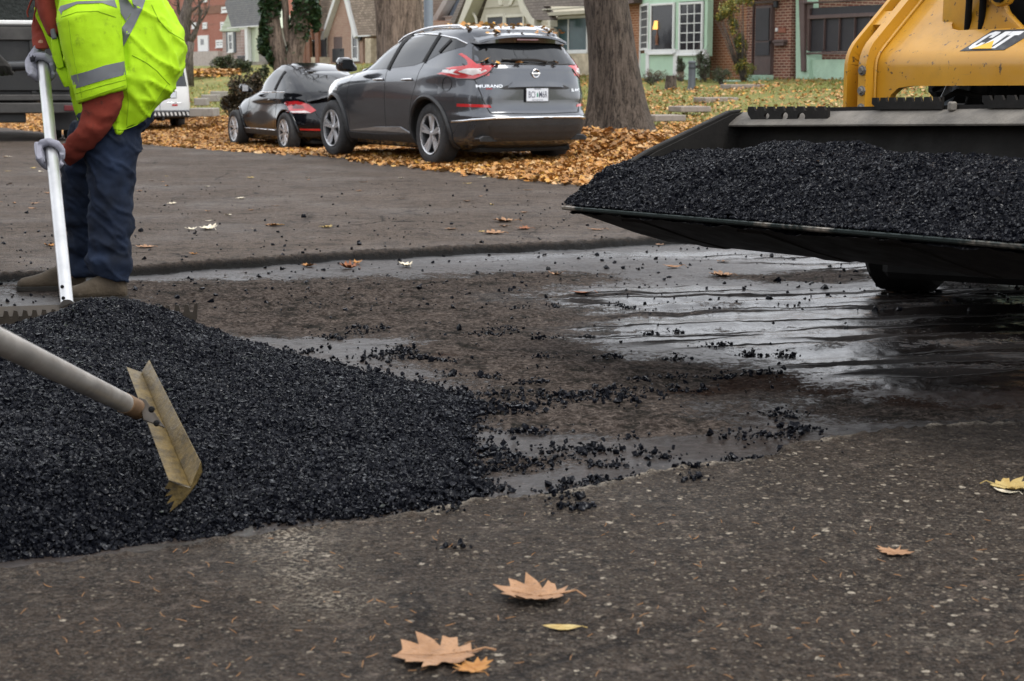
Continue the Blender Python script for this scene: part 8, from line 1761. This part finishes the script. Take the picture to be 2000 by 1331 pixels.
# ---- the other worker, almost wholly outside the frame at the left
QY = 9.6
def Q(u, v, d=0.): return AT(u, v, QY + d)
b0 = Q(-120, 500); b0.z = gz(b0.x, b0.y)
J = {'pelvis': (b0 + Vector((0, 0, .95)), .12), 'waist': (b0 + Vector((.01, 0, 1.12)), .12), 'chest': (b0 + Vector((.04, 0, 1.38)), .13), 'neck': (b0 + Vector((.07, 0, 1.54)), .055), 'skull': (b0 + Vector((.09, 0, 1.64)), .05)}
for s, k in ((-1, 'l'), (1, 'r')): J['hip_' + k] = (b0 + Vector((0, s * .1, .88)), .085); J['knee_' + k] = (b0 + Vector((.02, s * .13, .48)), .055); J['ankle_' + k] = (b0 + Vector((-.02 + s * .08, s * .14, .09)), .04); J['toe_' + k] = (b0 + Vector((.12 + s * .08, s * .15, .04)), .03)
J['sh_l'] = (b0 + Vector((.04, .19, 1.44)), .06); J['el_l'] = (b0 + Vector((.05, .24, 1.2)), .042); J['wr_l'] = (b0 + Vector((.2, .14, 1.18)), .03); wq = Q(-12, 108, -.1); J['sh_r'] = (b0 + Vector((.04, -.19, 1.44)), .06); J['el_r'] = (b0 + Vector((.10, -.25, 1.2)), .042); J['wr_r'] = (wq, .03)
p2 = limb_body('person', 'worker at the left picture edge of whom only a dark gloved hand shows', b0, J, [('pelvis', 'waist'), ('waist', 'chest'), ('chest', 'neck'), ('neck', 'skull')] + [e for k in 'lr' for e in (('pelvis', 'hip_' + k), ('hip_' + k, 'knee_' + k), ('knee_' + k, 'ankle_' + k), ('ankle_' + k, 'toe_' + k), ('chest', 'sh_' + k), ('sh_' + k, 'el_' + k), ('el_' + k, 'wr_' + k))])
head(p2, b0 + Vector((.11, 0, 1.70)), Vector((1, 0, -.25)), Vector((.1, 0, 1)))
z_ = lambda h, w, d, x=0: (b0 + Vector((x, 0, h)), Vector((w, 0, 0)), Vector((0, d, 0)))
mb = MB(); mb.loft([z_(.78, .15, .20), z_(.95, .155, .20), z_(1.15, .15, .20, .02), z_(1.35, .15, .22, .04), z_(1.46, .12, .18, .05), z_(1.52, .07, .09, .06)], 26); v2 = remesh(mb, 'vest', MATS['hi_vis_green'], p2, .012, 4, wr_shirt)
mb = MB(); mb.loft([z_(.95, .14, .18), z_(.85, .14, .18), z_(.78, .12, .17)], 22)
for s, k in ((-1, 'l'), (1, 'r')): mb.tube([J['hip_' + k][0], J['knee_' + k][0], J['ankle_' + k][0] + Vector((0, 0, .03))], [.11, .085, .075], 18)
remesh(mb, 'trousers', MATS['denim'], p2, .011, 4, wr_jean)
for k in 'lr':
    mb = MB(); mb.tube([J['sh_' + k][0], J['el_' + k][0], J['wr_' + k][0]], [.085, .065, .045], 16); remesh(mb, 'sleeve', MATS['hi_vis_green'] if k == 'l' else MATS['dark_glove'], p2, .009, 3, lambda co: fbm(co, 14, 3, 27) * .006); a_ = J['ankle_' + k][0]; boot(p2, Vector((a_.x - .06, a_.y, 0)), Vector((a_.x + .23, a_.y, 0)), gz(a_.x, a_.y) + .003)
gA, gB = Q(-260, 150, -.06), Q(46, 130, -.02); gx_ = (gB - gA).normalized()
rk3, ho3 = lute('asphalt_rake', 'short end of a dark tool handle held by the gloved hand at the left edge', gB, gA, .022, .022, 'galvanised_paint', None)
m = MB(); m.tube([gB - gx_ * .09, gB + gx_ * .05, gB + gx_ * .10 + Vector((0, 0, -.04))], [.026, .024, .014], 12); m.build('grip', MATS['black_plastic'], ho3, smooth=50)
hd3 = gA - gx_ * .02; m = MB(); m.hexa([hd3 + Vector((x, 0, z)) for x, z in ((-.03, -.25), (.03, -.25), (.03, .25), (-.03, .25))], [hd3 + Vector((x, .012, z)) for x, z in ((-.03, -.25), (.03, -.25), (.03, .25), (-.03, .25))]); m.build('head', MATS['rake_steel'], rk3, bevel=.003)
grip(p2, Q(8, 132, -.05), gx_, wq, Vector((0, -.7, .7)), .024, 'dark_glove', thumb=1, sc_=1.1)
J2 = b0 + Vector((.2, .14, 1.18)); grip(p2, gA.lerp(gB, .45), gx_, J2, Vector((0, .7, .7)), .024, 'dark_glove', thumb=-1, sc_=1.1)
# ---------------------------------------------------------------- bare street trees on the near side, behind the camera: seen only in glass and paint
rg = np.random.default_rng(90)
for x, y, h, sd in ((-9.5, 4.5, 6, 1), (4.5, -5.5, 6, 2), (-3.5, -8.0, 7, 3), (-24, 26, 7, 4), (-36, 52, 7, 5), (-46, 70, 7, 6)):
    b0 = Vector((x, y, -.02)); t = thing('bare_tree', ['tall leafless tree left of the street, beyond the left edge', 'tall leafless tree behind the camera on the right', 'tall leafless tree straight behind the camera', 'leafless tree far left on the near side', 'second leafless tree down the near side', 'third leafless tree down the near side'][sd - 1], 'tree', b0, world=True)
    mb = MB(); tip, r, _ = trunk_mesh(mb, [b0 - Vector((0, 0, .1)), b0 + Vector((.1, .1, 2)), b0 + Vector((.2, 0, 4))], [.30, .26, .22], flare=.15, seed=sd); mb.build('trunk', MATS['grey_bark'], t, smooth=180); cb = MB()
    for q in range(6): an = 1.05 * q + sd; branches(cb, tip - Vector((0, 0, .1 * q)), (math.cos(an), math.sin(an), rg.uniform(.5, 1.4)), rg.uniform(2.2, 3.4), r * .42, 4, rg)
    cb.build('crown', MATS['grey_bark'], t, smooth=180)
# houses across the street, behind the camera: they darken what the cars and windows mirror
for a0, a1, wm, rm, lab in ((-14, -3, 'dark_brick', 'grey_shingle', 'dark brick house behind the camera, with grey roof'), (1, 12, 'tudor_brick', 'brown_shingle', 'pale brick house behind the camera, with brown roof'), (16, 27, 'orange_brick', 'grey_shingle', 'orange brick house on the near side, with grey roof'), (31, 43, 'dark_brick', 'brown_shingle', 'dark brick house on the near side, fourth along the street'), (48, 60, 'tudor_brick', 'grey_shingle', 'pale brick house far down the near side'), (66, 80, 'dark_brick', 'brown_shingle', 'wide dark brick house far down the near side'), (86, 102, 'orange_brick', 'grey_shingle', 'orange brick house at the far end of the near side')):
    b1, b0 = -13.0, -22.0; h = thing('near_house', lab, 'house', AB((a0 + a1) / 2, b1), world=True)
    m = MB(); c = [AB(a0, b1), AB(a1, b1), AB(a1, b0), AB(a0, b0)]; m.hexa([q + Vector((0, 0, -.2)) for q in c], [q + Vector((0, 0, 3.4)) for q in c]); m.build('wall', MATS[wm], h)
    m = MB(); e = .5; lo_ = [AB(a0 - e, b1 + e, 3.35), AB(a1 + e, b1 + e, 3.35), AB(a1 + e, b0 - e, 3.35), AB(a0 - e, b0 - e, 3.35)]; bm_ = (b0 + b1) / 2; m.add(lo_ + [AB(a0 - e, bm_, 7.2), AB(a1 + e, bm_, 7.2)], [(0, 1, 5, 4), (2, 3, 4, 5), (0, 4, 3), (1, 2, 5), (3, 2, 1, 0)]); m.build('roof', MATS[rm], h)
    for k in (.2, .5, .8):
        am = a0 + (a1 - a0) * k; m = MB(); c = [AB(am - .6, b1 + .05, 1.0), AB(am + .6, b1 + .05, 1.0), AB(am + .6, b1 + .05, 2.5), AB(am - .6, b1 + .05, 2.5)]; m.hexa(c, [q - P * .1 for q in c]); w_ = m.build('window', MATS['white_paint'], h); m = MB(); c = [AB(am - .5, b1 + .06, 1.1), AB(am + .5, b1 + .06, 1.1), AB(am + .5, b1 + .06, 2.4), AB(am - .5, b1 + .06, 2.4)]; m.hexa(c, [q - P * .05 for q in c]); m.build('pane', MATS['window_glass'], w_)
